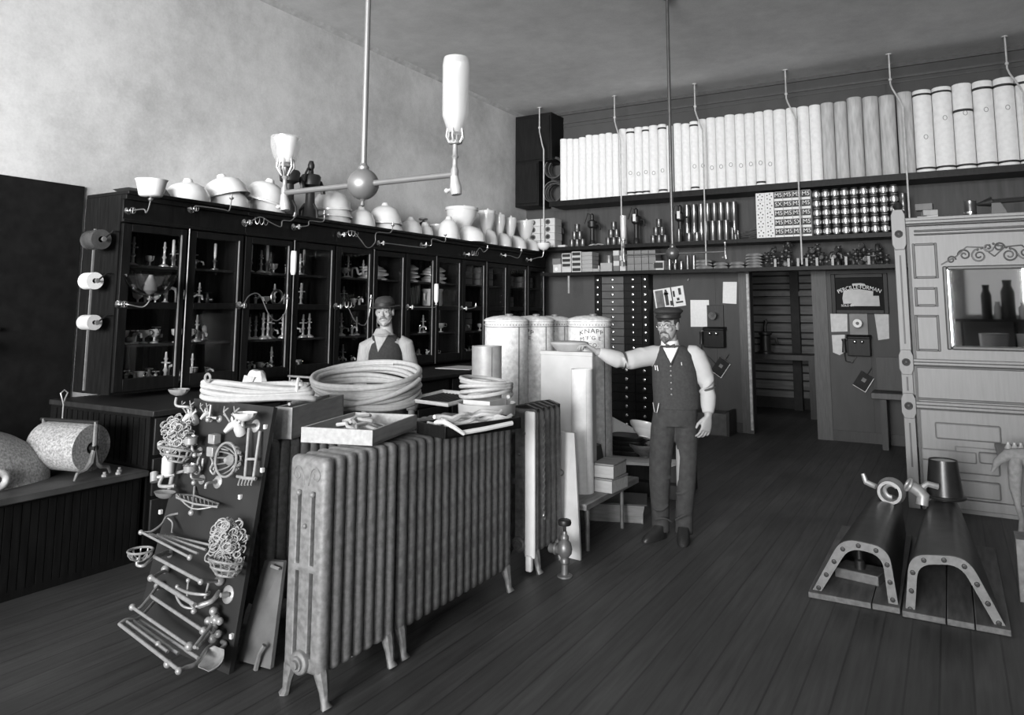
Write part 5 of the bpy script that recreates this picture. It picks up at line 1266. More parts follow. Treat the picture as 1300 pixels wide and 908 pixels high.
# stuff behind the bench
yb_ = 6.75
t = thing('packing_case', 'low dark case carrying white board behind the capped man', 'case', (at(815, 620, y=yb_).x, yb_, 0))
MB().box((-.36, 0, 0), (.36, .55, .30)).build('body', darkwood, t, bev=.006); MB().box((-.37, -.01, .13), (.37, 0, .155)).build('batten', blackwood, t)
tag(MB().add([(-.42, -.32, .302), (.30, -.1, .302), (.36, .16, .302), (-.40, .0, .302), (-.42, -.32, .325), (.30, -.1, .325), (.36, .16, .325), (-.40, .0, .325)], [(0, 3, 2, 1), (4, 5, 6, 7), (0, 1, 5, 4), (1, 2, 6, 5), (2, 3, 7, 6), (3, 0, 4, 7)]).build('white_board', mat('white painted board', .6), None, (at(815, 620, y=yb_).x, yb_+.05, 0)), 'white board lying on dark case behind legs of capped man', 'board')
for k in range(4):
    t = thing('roasting_tray', 'dark tray, %s from bottom in stack behind the pine boxes' % ORD[k], 'tray', (at(786, 590, y=6.75).x+.005*k, 6.95, .326+.045*k), group='dark trays stacked on the case')
    MB().eloft([(0, 0, 0, .15, .1), (0, 0, .045, .17, .12), (0, 0, .048, .18, .13), (0, 0, .042, .18, .13)], 20, 4).build('tray', iron, t)
basin('sink_basin', 'white basin tipped on case left of capped man legs', (at(812, 575, y=6.75).x, 6.9, .50), .16, .13, True, (-.35, .1, 0)); basin('sink_basin', 'dark rimmed basin under the tipped white basin', (at(812, 590, y=6.75).x, 6.92, .328), .15, .12, True, m=greyiron)
tag(MB().prism([(-.16, 0), (.2, 0), (.2, .19), (-.16, .34)], .012).build('white_card', paper, None, (at(786, 556, y=7.05).x, 7.2, .302), (PI/2, 0, 0)), 'white card with sloping top standing behind the dark trays', 'card')
t = thing('open_crate', 'pale wooden crate lying under the low bench', 'crate', (at(783, 655, y=6.0).x, 5.95, 0), (0, 0, .35))
b = MB(); b.box((-.22, -.13, .01), (.22, .13, .03)); b.add([(-.22, -.13, 0), (.22, -.13, 0), (.25, -.18, .15), (-.25, -.18, .15), (-.22, -.115, 0), (.22, -.115, 0), (.25, -.165, .15), (-.25, -.165, .15)], [(0, 1, 2, 3), (7, 6, 5, 4), (0, 4, 5, 1), (1, 5, 6, 2), (2, 6, 7, 3), (3, 7, 4, 0)])
b.build('front', crate2, t)
b = MB(); b.box((-.235, -.14, 0), (-.22, .16, .14)).box((.22, -.14, 0), (.235, .16, .14)).box((-.22, .13, 0), (.22, .145, .15)); b.build('sides', crate2, t)
MB().box((-.26, -.2, .15), (.27, .18, .165)).build('lid', darkwood, t, bev=.003)

# ---- range boilers
TD = .20
def tank(px, Y, label, txt=True, rot=0., r=TD):
    c = at(px, 480, y=Y); zt = at(px, 406, y=Y-r).z-.02
    t = thing('range_boiler', label, 'tank', (c.x, Y, 0), group='galvanized range boilers')
    MB().lathe([(0, .03), (r*.98, .0), (r, .02), (r, zt), (r*1.05, zt+.004), (r*1.05, zt+.018), (r*1.0, zt+.022), (r*.96, zt+.03), (r*.6, zt+.05), (r*.2, zt+.058), (0, zt+.058)], 40).build('shell', galv, t)
    n = 44
    b = MB()
    for k in range(n):
        a = 2*PI*k/n
        b.cbox((r*1.008*math.cos(a), r*1.008*math.sin(a), zt-.028), (.008, .008, .012))
    b.build('rivets', mat('rivet grey', .3, .5, metal=.3), t)
    MB().lathe([(r+.001, zt-.05), (r+.002, zt-.048), (r+.002, zt-.046), (r+.001, zt-.044)], 40).build('seam', greyiron, t)
    MB().lathe([(.035, zt+.05), (.035, zt+.07), (.02, zt+.075), (0, zt+.075)], 12).build('plug', paleiron, t, (r*.3, -.05, 0))
    MB().box((-.004, -r-.002, .05), (.004, -r+.002, zt-.05)).move(Matrix()).build('side_seam', greyiron, t, rot=(0, 0, 1.15))
    if txt:
        f0 = math.atan2(-c.x, -Y)  # towards the photographer
        fa = math.atan2(0-c.x, 0-Y)
        head = math.atan2(-c.y, -c.x)+rot      # angle of the direction to the camera round the tank
        for ln, s, z, ar in (('KNAPP', .058, zt-.10, .55), ("M'F'G E.", .048, zt-.16, .40), (' .CO.', .046, zt-.225, .2)):
            def fn(x, y, z_, z0=z, ar=ar):
                a = x*1.15/r; R_ = r+.0008+max(0, z_)
                return (R_*math.cos(head+a), R_*math.sin(head+a), z0+y-ar*a*a*.14)
            text('lettering', ln, s, inkm, t, fn=fn, depth=.0006, space=1.15)
    return t
tank(642.5, 6.0, 'galvanized range boiler nearest the coil of hose, leftmost of four', False)
tank(677, 6.40, 'second galvanized range boiler from left, lettering partly hidden', True, -.55)
tank(701, 6.82, 'third galvanized range boiler from left, farthest back', True, -.45)
tank(749, 6.42, 'rightmost galvanized range boiler with black arched lettering', True, .08)
t = thing('smoke_pipe', 'plain grey upright sheet cylinder left of the first tank', 'cylinder', (at(618, 460, y=5.0).x, 5.0, 0))
r = (at(634, 460, y=5.0).x-at(602, 460, y=5.0).x)/2; zt = at(618, 439, y=5.0).z
MB().lathe([(r, 0), (r, zt), (r*.95, zt), (r*.95, .01), (r, 0)], 32).build('pipe', mat('grey sheet', .33, .5, metal=.15, noise=.12, scale=18), t); MB().box((-.003, -r-.002, .02), (.003, -r+.002, zt-.01)).move(Matrix()).build('seam', greyiron, t, rot=(0, 0, .9))

# ---- things lying on the radiators
def frame_tray(name, label, near, left, right, h, th, m, z, cat='tray', fill=None):
    "open tray given by its nearest, left and right corners on plan"
    N_, L_, R_ = Vector((*near, 0)), Vector((*left, 0)), Vector((*right, 0))
    u = L_-N_; v = R_-N_; v = v - u*(v.dot(u)/u.dot(u)); a, c = u.length, v.length; ang = math.atan2(v.y, v.x)
    t = thing(name, label, cat, (N_.x, N_.y, z), (0, 0, ang))
    # local x along v, local y along u
    s = 1 if (v.normalized().cross(u.normalized())).z > 0 else -1
    MB().box((0, 0, 0), (c, s*a, .012)).build('bottom', m, t)
    MB().box((0, 0, 0), (c, s*th, h)).build('side_board', m, t, bev=.002); MB().box((0, s*(a-th), 0), (c, s*a, h)).build('side_board', m, t, bev=.002)
    MB().box((-.002, 0, 0), (th, s*a, h)).build('end_board', m, t, bev=.002); MB().box((c-th, 0, 0), (c, s*a, h)).build('end_board', m, t, bev=.002)
    return t, c, s*a
z0 = 1.052
tB, cB, aB = frame_tray('wooden_tray', 'shallow pale wooden tray on nearest radiator holding small pipe pieces', (-2.43, 2.824), (-2.80, 2.72), (-2.554, 3.38), .074, .014, crate, z0)
tC, cC, aC = frame_tray('dark_tray', 'dark edged tray of white cords beside the wooden tray', (-2.29, 3.23), (-2.53, 3.30), (-2.365, 3.82), .062, .012, blackwood, 1.038)
def onlocal(t, x, y, z): return t.matrix_basis @ Vector((x, y, z))
bpy.context.view_layer.update()
for k in range(9):
    x, y = rnd.uniform(.08, cB-.08), aB*rnd.uniform(.2, .8)
    p = onlocal(tB, x, y, .035+.012*(k % 3)); a = rnd.uniform(0, PI)
    if k % 3 == 0: o = MB().torus((0, 0, 0), .035, .008, n=18, k=6).build('pipe_ring', paleplate, None, p, (rnd.uniform(-.3, .3), rnd.uniform(-.3, .3), a))
    else: o = MB().tube([(-.09, 0, 0), (-.03, .02, .015), (.04, -.01, .02), (.09, .02, .01)], .010, 7).build('pipe_piece', hosem, None, p, (0, 0, a))
    tag(o, '%s among pieces in the pale wooden tray, %s from near corner' % ('small ring' if k % 3 == 0 else 'short bent tube', ORD[k]), 'pipe', 'pieces in the wooden tray')
for k in range(10):
    P = []; x0 = .05+.02*(k % 3); y0 = aC*(.14+.08*k)
    for j in range(9): P.append((x0+(cC-.1)*j/8, y0+.02*math.sin(j*1.3+k), .03+.017*(k % 4)+.010*math.sin(j*2.1+k)))
    o = MB().tube([onlocal(tC, *p) for p in P], .012, 7).build('cotton_rope', cordm); tag(o, 'white rope lying lengthwise in the dark edged tray, %s from near side' % ORD[k], 'rope', 'white ropes in the dark tray')
tag(MB().tube([onlocal(tC, .1, -.02, .025), onlocal(tC, .25, -.025, .03), onlocal(tC, .45, -.025, .04)], .013, 8).build('white_stick', paper), 'white stick along the front edge of dark edged tray', 'stick')
tag(MB().tube([onlocal(tC, .02, aC*.4, .075), onlocal(tC, .01, aC*.1, .085), onlocal(tC, .04, -.02, .06), onlocal(tC, .10, -.03, .02)], [.012, .014, .012, .01], 7).build('rope_scrap', cordm), 'frayed white rope scrap hanging over corner of dark edged tray', 'rope')
# pine crate on the left radiator
zc = zl+.002
cA = at(370, 558, z=zc)
t, ca, aa = frame_tray('pine_crate', 'pine crate under the flat hose bundle, left of wooden tray', (cA.x, cA.y), tuple(at(347, 557, z=zc))[:2], tuple(cA.lerp(at(430, 530, z=zc), .78))[:2], .17, .016, crate, zc, 'crate')
bpy.context.view_layer.update()
tag(MB().tube([onlocal(t, .02, aa*.3, .185), onlocal(t, .3, aa*.15, .185), onlocal(t, .36, aa*.12, .18)], .009, 7).build('wood_stick', crate, None), 'pale stick lying on the pine crate below the hose bundle', 'stick')
ctop = zc+.172
# big hose coil
cc = at(465, 503, z=1.09); cc.z = 1.05
v = (cc-CAM).dot(FW); R0 = 138/FPX*v/2-.02
ca = math.atan2(cc.y-CAM.y, cc.x-CAM.x)-PI/2
t = thing('hose_coil', 'big coil of pale rubber hose stacked on the radiators', 'hose', (cc.x, cc.y, 1.036), (0, 0, ca))
tilt = RX(.13)
P = []; turns = 7; n = 44
for i in range(turns*n):
    a = 2*PI*i/n; k = i/n
    r = R0*(1-.035*math.sin(k*2.6+1))-.010*(int(k) % 2); z = .060+k*.021+.020*math.sin(a+k*1.3)*(1.1-.12*k)
    P.append(tilt @ Vector((r*math.cos(a), r*math.sin(a)*1.05, z+.006*math.sin(3*a+k))))
MB().tube(P, .0178, 9).build('coil', hosem, t)
for a0, rr_, zz, amp in ((1., 1.02, .20, .030), (-2., .97, .12, .045), (3.6, 1.03, .075, .03)):
    P = []
    for i in range(70):
        a = 2*PI*i/44+a0; k = i/44; P.append(tilt @ Vector((R0*rr_*math.cos(a), R0*rr_*1.05*math.sin(a), zz+amp*math.sin(a+a0*1.4)+k*.012)))
    MB().tube(P, .0178, 9).build('loose_turn', hosem, t)
P = []
for i in range(40):
    q_ = i/39; a = -2.75+2.3*q_; P.append(tilt @ Vector((R0*1.085*math.cos(a), R0*1.14*math.sin(a), .045+.165*q_**1.2)))
P = [tilt @ Vector((-R0*1.35, -R0*.35, .05))]+P; MB().tube(P, .0178, 9).build('loose_end', hosem, t)
tag(MB().box((-.19, -.2, 0), (.19, .2, .10)).build('white_carton', boxl, None, (cc.x, cc.y, 1.052), (0, 0, .25), bev=.004), 'white carton standing inside the big hose coil', 'box')
# flat hose bundle lying out over the display board
A, B_ = at(252, 506, z=1.2), at(432, 500, z=1.2)
A = Vector((-3.66, 2.80, 1.215)); B_ = Vector((-3.19, 3.20, 1.215))
t = thing('hose_bundle', 'long flattened loop of pale hose tied at right end over pine crate', 'hose', (0, 0, 0))
d = (B_-A); L = d.length; u = d.normalized(); wv = Vector((-u.y, u.x, 0))
zb = ctop+.02
b = MB()
for k in range(4):
    P = []; hw = .085-.012*k
    for i in range(49):
        a = 2*PI*i/48; s = .5+.5*math.cos(a)          # stadium like loop
        x = L*(.5-.5*math.copysign(abs(math.cos(a))**.45, math.cos(a))) if False else L*.5*(1-math.cos(a))
        P.append(A+u*(x*(1-.03*k))+wv*(hw*math.copysign(abs(math.sin(a))**.6, math.sin(a)))+Vector((0, 0, (1.222-A.z)*(1-x/L)+(zb-A.z)*x/L+.022*k+.012*math.sin(2*a+k))))
    b.tube(P[:-1], .0165, 8, closed=True)
b.build('loops', hosem, t)
MB().torus(A+Vector((.06, -.02, 1.222-A.z+.10)), .022, .007, 'y', 16, 6).build('end_ring', paleplate, t)
MB().tube([B_+wv*.05-u*.1+Vector((0, 0, zb-B_.z+.10)), B_-u*.1+Vector((0, 0, zb-B_.z+.115)), B_-wv*.05-u*.1+Vector((0, 0, zb-B_.z+.08)), B_-wv*.06-u*.1+Vector((0, 0, zb-B_.z+.0))], .01, 6).build('tie_cord', cordm, t)
# tub with hose
cT = at(618, 527, z=1.04); v = (cT-CAM).dot(FW); r = 72/FPX*v/2
t = thing('round_tub', 'shallow round pale tub on far end of long radiator', 'tub', (cT.x, cT.y, 1.04))
MB().lathe([(0, .004), (r*.98, 0), (r, .01), (r*1.02, .075), (r*1.04, .08), (r*.99, .08), (r*.95, .014), (0, .012)], 34).build('tub', mat('pale tub', .48, .5, noise=.1), t); MB().box((-r*.6, -r*.6, .012), (r*.5, r*.5, .1)).build('packing', boxl, t)
t2 = thing('hose_ring', 'loose pale hose coiled in the shallow round tub', 'hose', (cT.x-.02, cT.y+.02, 1.155))
P = []
for i in range(40*5):
    a = 2*PI*i/40; k = i/40; P.append((r*(.92-.03*(k % 2))*math.cos(a), r*(.92-.03*(k % 2))*math.sin(a), .006+k*.021+.016*math.sin(a+k)))
MB().tube(P, .0125, 7).build('coil', hosem, t2)
# framed grate standing behind the coil
t = thing('register_grate', 'dark grate with pale frame lying behind the big hose coil', 'grate', (at(563, 511, z=1.06).x, at(563, 511, z=1.06).y, 1.045), (0, 0, -.15))
b = MB(); b.tube([(-.2, -.16, .03), (.2, -.16, .03), (.2, .2, .06), (-.2, .2, .06)], .015, 6, closed=True); b.build('frame', hosem, t, label='pale frame')
b = MB()
for k in range(12): b.cyl((-.18+.033*k, -.15, .025), (-.18+.033*k, .19, .05), .006, n=6)
b.build('bars', iron, t)
# paper bag and wire rack on the worktop
t = thing('paper_bag', 'crumpled white paper bag standing behind the flat hose bundle', 'bag', (at(325, 495, z=1.0).x, at(325, 495, z=1.0).y, 1.001))
rings = []
for k, (w_, d, z) in enumerate(((.125, .08, 0), (.12, .08, .04), (.105, .075, .09), (.085, .06, .14), (.07, .045, .165), (.05, .02, .17))):
    ring = []
    for j in range(10):
        a = 2*PI*j/10+.2; q_ = 1+rnd.uniform(-.09, .09); ring.append((w_*math.cos(a)*q_, d*math.sin(a)*q_, z+rnd.uniform(-.008, .008)*(k > 0)))
    rings.append(ring)
MB().loft(rings, smooth=False).build('bag', paper, t)
MB().add([(-.09, -.09, .02), (.03, -.092, .03), (.07, -.08, .12), (-.06, -.085, .13)], [(0, 1, 2, 3)]).build('fold', paper2, t)
p = at(376, 492, z=1.0)
t = thing('burner_rack', 'small pale metal rack of valves on the worktop left of hose coil', 'rack', (p.x, p.y, 1.001))
b = MB(); b.cyl((-.16, 0, .04), (.16, 0, .04), .012).cyl((-.16, .05, .09), (.16, .05, .09), .01)
for k in range(4): b.lathe([(0, 0), (.018, 0), (.012, .03), (.024, .05), (.024, .07), (.01, .09), (0, .1)], 10) if 0 else b.sph((-.05+.035*k, 0, .05), .02, n=8, m=6)
for sx in (-.14, .14): b.cyl((sx, 0, 0), (sx, 0, .04), .008).cyl((sx, .05, 0), (sx, .05, .09), .008)
b.build('rails', paleplate, t)
# small leaning board with foot and latch
Q = [at(300, 838, z=.01), at(343, 850, z=.01)]
t = thing('cupboard_door', 'small dark board with latch leaning beside the display board', 'board', (0, 0, 0))
tp = [at(336, 712, y=2.83), at(360, 714, y=2.83)]
b = MB(); P = [Q[0], Q[1], tp[1], tp[0]]; off = Vector((0, .022, .003))
b.add([p[:] for p in P]+[(p+off)[:] for p in P], [(0, 1, 2, 3), (7, 6, 5, 4), (0, 4, 5, 1), (1, 5, 6, 2), (2, 6, 7, 3), (3, 7, 4, 0)])
b.build('board', mat('grey board', .12, .6, noise=.2), t)
lp = at(352, 719, y=2.81); MB().tube([lp+Vector((-.03, -.012, -.0)), lp+Vector((.03, -.012, -.005))], .008, 6).build('latch', paleplate, t)
fp = at(325, 845, z=.02); MB().tube([fp+Vector((0, 0, -.02)), fp+Vector((.01, .01, .05)), fp+Vector((.03, .02, .09))], [.014, .011, .012], 7).build('foot', paleiron, t)
# ================================================================= DISPLAY BOARD with plated bathroom fittings
BRp = Vector((-3.012, 2.525, 0)); TRp = Vector((-3.115, 2.825, 1.19)); BLp = Vector((-3.80, 2.56, 0))
UW = (BRp-BLp).length; UV = (BRp-BLp).normalized(); VV = (TRp-BRp); VV = (VV-UV*VV.dot(UV)); VH = VV.length; VV.normalize(); NN = UV.cross(VV).normalized()
if NN.y > 0: NN = -NN
def bat(px, py, d=.0):
    r = RT*((px-650)/FPX) + DN*((py-PPY)/FPX) + FW
    t_ = ((BRp+NN*d)-CAM).dot(NN)/r.dot(NN)
    return CAM+r*t_
t = thing('display_board', 'leaning dark board covered with plated bathroom fittings', 'board', (0, 0, 0))
b = MB(); P = [BLp, BRp, TRp, TRp-UV*UW*.88]; off = -NN*.024
b.add([p[:] for p in P]+[(p+off)[:] for p in P], [(0, 1, 2, 3), (7, 6, 5, 4), (0, 4, 5, 1), (1, 5, 6, 2), (2, 6, 7, 3), (3, 7, 4, 0)])
b.build('board', mat('dark display board', .020, .55, noise=.2, scale=5), t)
tl = TRp-UV*UW*.88
for px, py in ((337, 542), (333, 597), (314, 683), (294, 808), (305, 631), (204, 650)):
    MB().cbox(tuple(bat(px, py, .006)), (.016, .016, .022)).build('clip', paper, t)
GRP = 'plated fittings on the display board'
def fit(name, label, cat='fitting'): return thing(name, label, cat, (0, 0, 0), group=GRP)
def rosette(t, px, py, r=.035, d=0.0):
    p = bat(px, py, d); q = NN.to_track_quat('Z', 'Y').to_matrix().to_4x4()
    b = MB(); b.M = T(p) @ q; b.lathe([(0, 0), (r, 0), (r, .005), (r*.7, .012), (r*.4, .014), (r*.3, .03), (0, .03)], 16); b.build('rosette', paleplate, t); return p
def rodp(t, pts, r, name='rod', m=None, closed=False): return MB().tube(smooth_path([bat(*p) for p in pts], 5) if len(pts) > 2 and not closed else [bat(*p) for p in pts], r, 9, closed).build(name, m or paleplate, t)
def ball(b, p, r): b.balls = getattr(b, 'balls', []) + [(tuple(p), r)]
def knobs_of(b, name, m, t):
    for p, r in b.balls: MB().sph(p, r, n=14, m=9).build(name, m, t)
def upm(p): return T(p)
def dish(t, p, r, h, name='dish', m=None, flutes=True):
    b = MB(); b.M = T(p); n = 24
    rings = []
    for rr, z in ((.4, 0), (.75, h*.3), (.95, h*.75), (1, h), (.93, h), (.86, h*.7), (.5, .012), (.01, .010)):
        rings.append([(r*rr*(1+(.05*math.cos(12*PI*2*k/n) if flutes else 0))*math.cos(2*PI*k/n), r*rr*math.sin(2*PI*k/n), z) for k in range(n)])
    b.loft(rings); return b.build(name, m or paleplate, t)
def wirebowl(t, p, r, h, spokes=12, name='wire_basket', M=None):
    b = MB(); b.M = M if M is not None else T(p)
    b.torus((0, 0, h), r, .006, n=24, k=6); b.torus((0, 0, 0), r*.35, .005, n=16, k=6)
    for k in range(spokes):
        a = 2*PI*k/spokes; c, s = math.cos(a), math.sin(a)
        b.tube([(r*.35*c, r*.35*s, 0), (r*.75*c, r*.75*s, h*.25), (r*.96*c, r*.96*s, h*.65), (r*c, r*s, h)], .0042, 5)
    return b.build(name, paleplate, t)
def crumple(t, px, py, d, w_, h, n, name='sponge_wire', seed=1):
    "a loose mass of curled wire held in a basket"
    g = random.Random(seed); b = MB(); c = bat(px, py, d)
    for k in range(n):
        x, y, z = g.uniform(-w_, w_), g.uniform(-.05, .05), g.uniform(-h, h)
        x *= 1-.45*max(0, z/h)
        P = []; a0 = g.uniform(0, 6); R = g.uniform(.010, .022)
        for j in range(6): P.append(c+Vector((x+R*math.cos(a0+j*.9), y+R*.6*math.sin(a0+j*1.3), z+R*math.sin(a0+j*.9)*1.2)))
        b.tube(smooth_path(P, 3), .0036, 6)
    return b.build(name, mat('pale curled wire', .34, .5, metal=.1), t)
# soap dish top left
t = fit('soap_dish', 'fluted soap dish on arm at top left of board', 'dish'); dish(t, bat(227, 502, .10), .058, .035); rodp(t, [(224, 505, .10), (224, 515, .10), (240, 517, .06), (243, 520, 0)], .008, 'arm'); rosette(t, 243, 520, .022)
t = fit('soap_dish', 'large fluted white soap dish at top right of board', 'dish'); dish(t, bat(310.5, 534, .12), .062, .04, m=porc); rodp(t, [(309, 535, .12), (309, 541, .12), (322, 540, .03)], .01, 'arm'); rosette(t, 325, 541, .034)
# antlered heads
def deer(px, py, label, s=1.):
    "snout to the left, antlers up; offsets are in photograph pixels at full size"
    t = fit('deer_head_hook', label, 'hook'); D = lambda x, y, d=.06: bat(px+x*s, py+y*s, d)
    b = MB(); b.tube([D(9, 9, .01), D(6, 2, .04), D(1, -3, .06), D(-4, 0, .075), D(-10, 6, .09), D(-12, 8, .095)], [.030*s, .030*s, .026*s, .020*s, .013*s, .010*s], 10); b.build('head', mat('pale cast metal', .6, .45, metal=.2), t)
    for k, sx in enumerate((-1, 1)):
        b = MB(); x0 = -2+3*sx
        b.tube([D(x0, -5), D(x0-1+3*sx, -11), D(x0-4+4*sx, -18), D(x0-4+3*sx, -25)], [.006*s, .005*s, .0045*s, .003], 6); b.tube([D(x0-1+3*sx, -11), D(x0-6+2*sx, -15)], .004*s, 5); b.tube([D(x0-4+4*sx, -18), D(x0+2+4*sx, -23)], .004*s, 5); b.build('antler', paleplate, t)
        b = MB(); b.tube([D(2+3*sx, -4), D(4+6*sx, -9), D(3+6*sx, -12)], [.007*s, .010*s, .003], 6); b.build('ear', mat('pale cast metal', .6), t)
    return t
deer(297, 541, 'cast animal head hook with antlers below right soap dish'); deer(241, 529, 'smaller cast animal head hook above wire sponge basket', .8); deer(262, 527, 'dim cast animal head hook left of the T arm', .6)
t = fit('towel_holder', 'T shaped holder with hanging knobs near top of the board', 'holder'); rodp(t, [(268, 514, .08), (266, 529, .07)], .007); rodp(t, [(258, 529, .07), (275, 531, .03)], .009, 'arm'); b = MB(); ball(b, bat(264, 533, .07), .014); ball(b, bat(259, 530, .07), .012); knobs_of(b, 'knob', paleplate, t); rosette(t, 279, 532, .02)
# sponge baskets
def basket(label, px, py, w_, h, seed, n, s=1.):
    t = fit('sponge_basket', label, 'basket'); c = bat(px, py+h*.0, .11)
    b = MB(); K = w_/FPX*(c-CAM).dot(FW)
    for kz, f_ in ((0, 1), (-.035*s, .85), (-.065*s, .55)):
        P = [c+UV*(K*f_*math.cos(2*PI*k/22))+Vector((0, 0, kz))+NN*(.075*s*f_*math.sin(2*PI*k/22)) for k in range(22)]; b.tube(P, .006, 6, closed=True)
    for k in range(12):
        a = 2*PI*k/12; b.tube([c+UV*(K*f_*math.cos(a))+Vector((0, 0, z))+NN*(.075*s*f_*math.sin(a)) for z, f_ in ((0, 1), (-.035*s, .85), (-.065*s, .55))], .004, 5)
    b.build('wire_basket', paleplate, t)
    crumple(t, px+1, py-h*.55, .10, K*.78, h/FPX*(c-CAM).dot(FW)*.55, n, seed=seed); return t
basket('wire basket heaped with curled wire at upper left of board', 223, 570, 26, 34, 3, 150); basket('wire basket heaped with curled wire at right middle of board', 287, 712, 24, 44, 5, 150)
# tumbler holders
def tumbler(label, px, py, r, h, rx, ry):
    t = fit('tumbler_holder', label, 'holder'); c = bat(px, py, .09); b = MB(); b.M = T(c)
    b.lathe([(r*.9, 0), (r, 0), (r*1.08, h), (r*1.0, h), (r*.9, .006)], 16); b.build('cup', paleplate, t)
    b = MB()
    for z in (0, h): b.torus(tuple(c+Vector((0, 0, z))), r*1.06, .004, n=16, k=5)
    b.build('band_ring', nickel, t)
    rodp(t, [(px+2, py, .09), (px+3, py+8, .09), (rx, ry, .02)], .007, 'arm'); rosette(t, rx, ry, .026); b = MB(); ball(b, bat(px+5, py+14, .08), .013); knobs_of(b, 'drop', paleplate, t); return t
tumbler('tumbler holder on arm, upper of two left of wire bowl', 242, 564, .032, .04, 254, 574); tumbler('tumbler holder on arm, lower of two left of wire bowl', 241, 599, .032, .035, 257, 609)
t = fit('match_holder', 'square two tier holder above the curved hooks', 'holder')
for k, (px, py) in enumerate(((272, 562), (270, 578))):
    c = bat(px, py, .05); MB().cbox(tuple(c+Vector((0, 0, .02))), (.052, .045, .05)).build('cup', paleplate, t, bev=.004)
rodp(t, [(272, 566, .02), (270, 580, .02)], .006); rodp(t, [(276, 569, .02), (290, 572, .02)], .004)
t = fit('robe_hook', 'pair of S curved hooks in centre of the board', 'hook')
for sx, px in ((-1, 253), (1, 268)): rodp(t, [(px, 581, .05), (px+2*sx, 588, .06), (px-1*sx, 596, .05), (px+3*sx, 602, .04), (px+9*sx if sx < 0 else px+6, 597, .05)], .006, 'hook'); rodp(t, [(px+5, 582, .04), (px+3, 597, .03)], .007, 'stem')
t = fit('angle_hook', 'bent hook with round rosette below the curved hooks', 'hook'); rodp(t, [(261, 620, .08), (263, 614, .08), (274, 612, .02)], .008, 'arm'); rosette(t, 277, 612, .034)
# big spoked wire bowl, facing out
t = fit('wire_bowl', 'round spoked wire bowl facing outward at right of board', 'basket')
q = (NN*.8+Vector((.0, 0, -.1))).to_track_quat('Z', 'Y').to_matrix().to_4x4()
wirebowl(t, None, .085, .07, 16, M=T(bat(301, 583, .03)) @ q); c = bat(296, 584, .06); b = MB(); b.M = T(c) @ q; b.lathe([(0, 0), (.02, .0), (.03, .02), (.012, .05), (0, .05)], 12); b.build('hub', paleplate, t)
# tall U rods
t = fit('towel_rods', 'two upright plated rods joined by crossbars at right edge', 'rack'); rodp(t, [(316, 544, .03), (311, 606, .06)], .008, 'rod'); rodp(t, [(330, 548, .02), (322, 606, .05)], .008, 'rod'); rodp(t, [(313, 583, .05), (325, 583, .04)], .007, 'crossbar'); rodp(t, [(308, 607, .06), (325, 608, .05)], .009, 'crossbar')
t = fit('tooth_brush_rack', 'comb like toothbrush rack below the spoked wire bowl', 'rack'); rodp(t, [(301, 605, .05), (324, 609, .04)], .008)
for k in range(5): rodp(t, [(305+4*k, 608, .05), (302.5+4*k, 616, .07)], .005, 'prong')
# bottle on bracket
t = fit('bottle_bracket', 'plated bracket shelf at left edge holding a white bottle', 'bracket'); rodp(t, [(196, 607, .12), (222, 602, .06)], .012, 'shelf_arm'); rodp(t, [(196, 600, .12), (196, 612, .12)], .022, 'cup'); rodp(t, [(207, 604, .1), (203, 617, .11), (222, 617, .08)], .01, 'brace'); rodp(t, [(219, 603, .06), (215, 622, .07)], .012, 'brace'); rodp(t, [(222, 601, .05), (238, 597, .04)], .008, 'chain')
c = bat(212.5, 602, .10); b = MB(); b.M = T(c); b.lathe([(0, 0), (.03, 0), (.032, .01), (.032, .085), (.02, .1), (.012, .105), (.014, .125), (0, .125)], 14); o = b.build('white_bottle', porc); tag(o, 'white bottle standing on plated bracket at left of board', 'bottle')
t = fit('leaf_dish', 'leaf shaped dish at left edge below the bottle bracket', 'dish')
b = MB(); c = bat(209, 632, .12); n = 16; b.M = T(c)
b.loft([[(.07*f_*math.cos(2*PI*k/n), .045*f_*math.sin(2*PI*k/n), z) for k in range(n)] for f_, z in ((.5, 0), (.8, .01), (1, .03), (.95, .03), (.7, .016), (.05, .008))]); b.build('dish', mat('dim plated metal', .3, .4, metal=.4), t)
t = fit('soap_basket', 'long wire soap basket with hanging drop in centre of board', 'basket')
rodp(t, [(224, 628, .12), (246, 629, .03), (278, 640, .03), (276, 644, .10), (247, 640, .12), (224, 632, .13)], .005, 'rim', closed=True); rodp(t, [(224, 628, .12), (245, 646, .12), (277, 642, .05)], .004, 'bottom_wire'); rodp(t, [(247, 618, .01), (245, 640, .05), (243, 648, .06)], .006, 'stem'); b = MB(); ball(b, bat(243, 651, .06), .016); knobs_of(b, 'drop', paleplate, t)
for k in range(9): rodp(t, [(228+5.2*k, 628.5+1.0*k, .11-.008*k), (230+5*k, 636+.8*k, .12-.006*k)], .003, 'cross_wire')
# multi bar towel rack with scroll ends
t = fit('towel_rack', 'upper towel rack of four slanting bars with scroll end', 'rack')
for k in range(4): rodp(t, [(180+10*k, 676+1.2*k, .20-.045*k), (241+10*k, 708-1.0*k-4*k, .20-.045*k)], .0065, 'bar')
rodp(t, [(180, 676, .20), (192, 675, .16), (205, 666, .1), (212, 656, .05), (226, 652, .0)], .006, 'scroll'); rodp(t, [(213, 658, .05), (219, 664, .04), (218, 676, .07)], .005, 'scroll')
b = MB(); ball(b, bat(179, 676, .2), .013); ball(b, bat(241, 708, .2), .014); knobs_of(b, 'knob', paleplate, t)
t = fit('sponge_ring', 'round wire basket on curved arm at left edge of board', 'basket'); wirebowl(t, bat(178, 703, .24)+Vector((0, 0, -.03)), .058, .045, 10); rodp(t, [(176, 708, .24), (174, 717, .24), (183, 718, .22), (195, 708, .15), (215, 704, .02)], .008, 'arm'); rosette(t, 216, 703, .022)
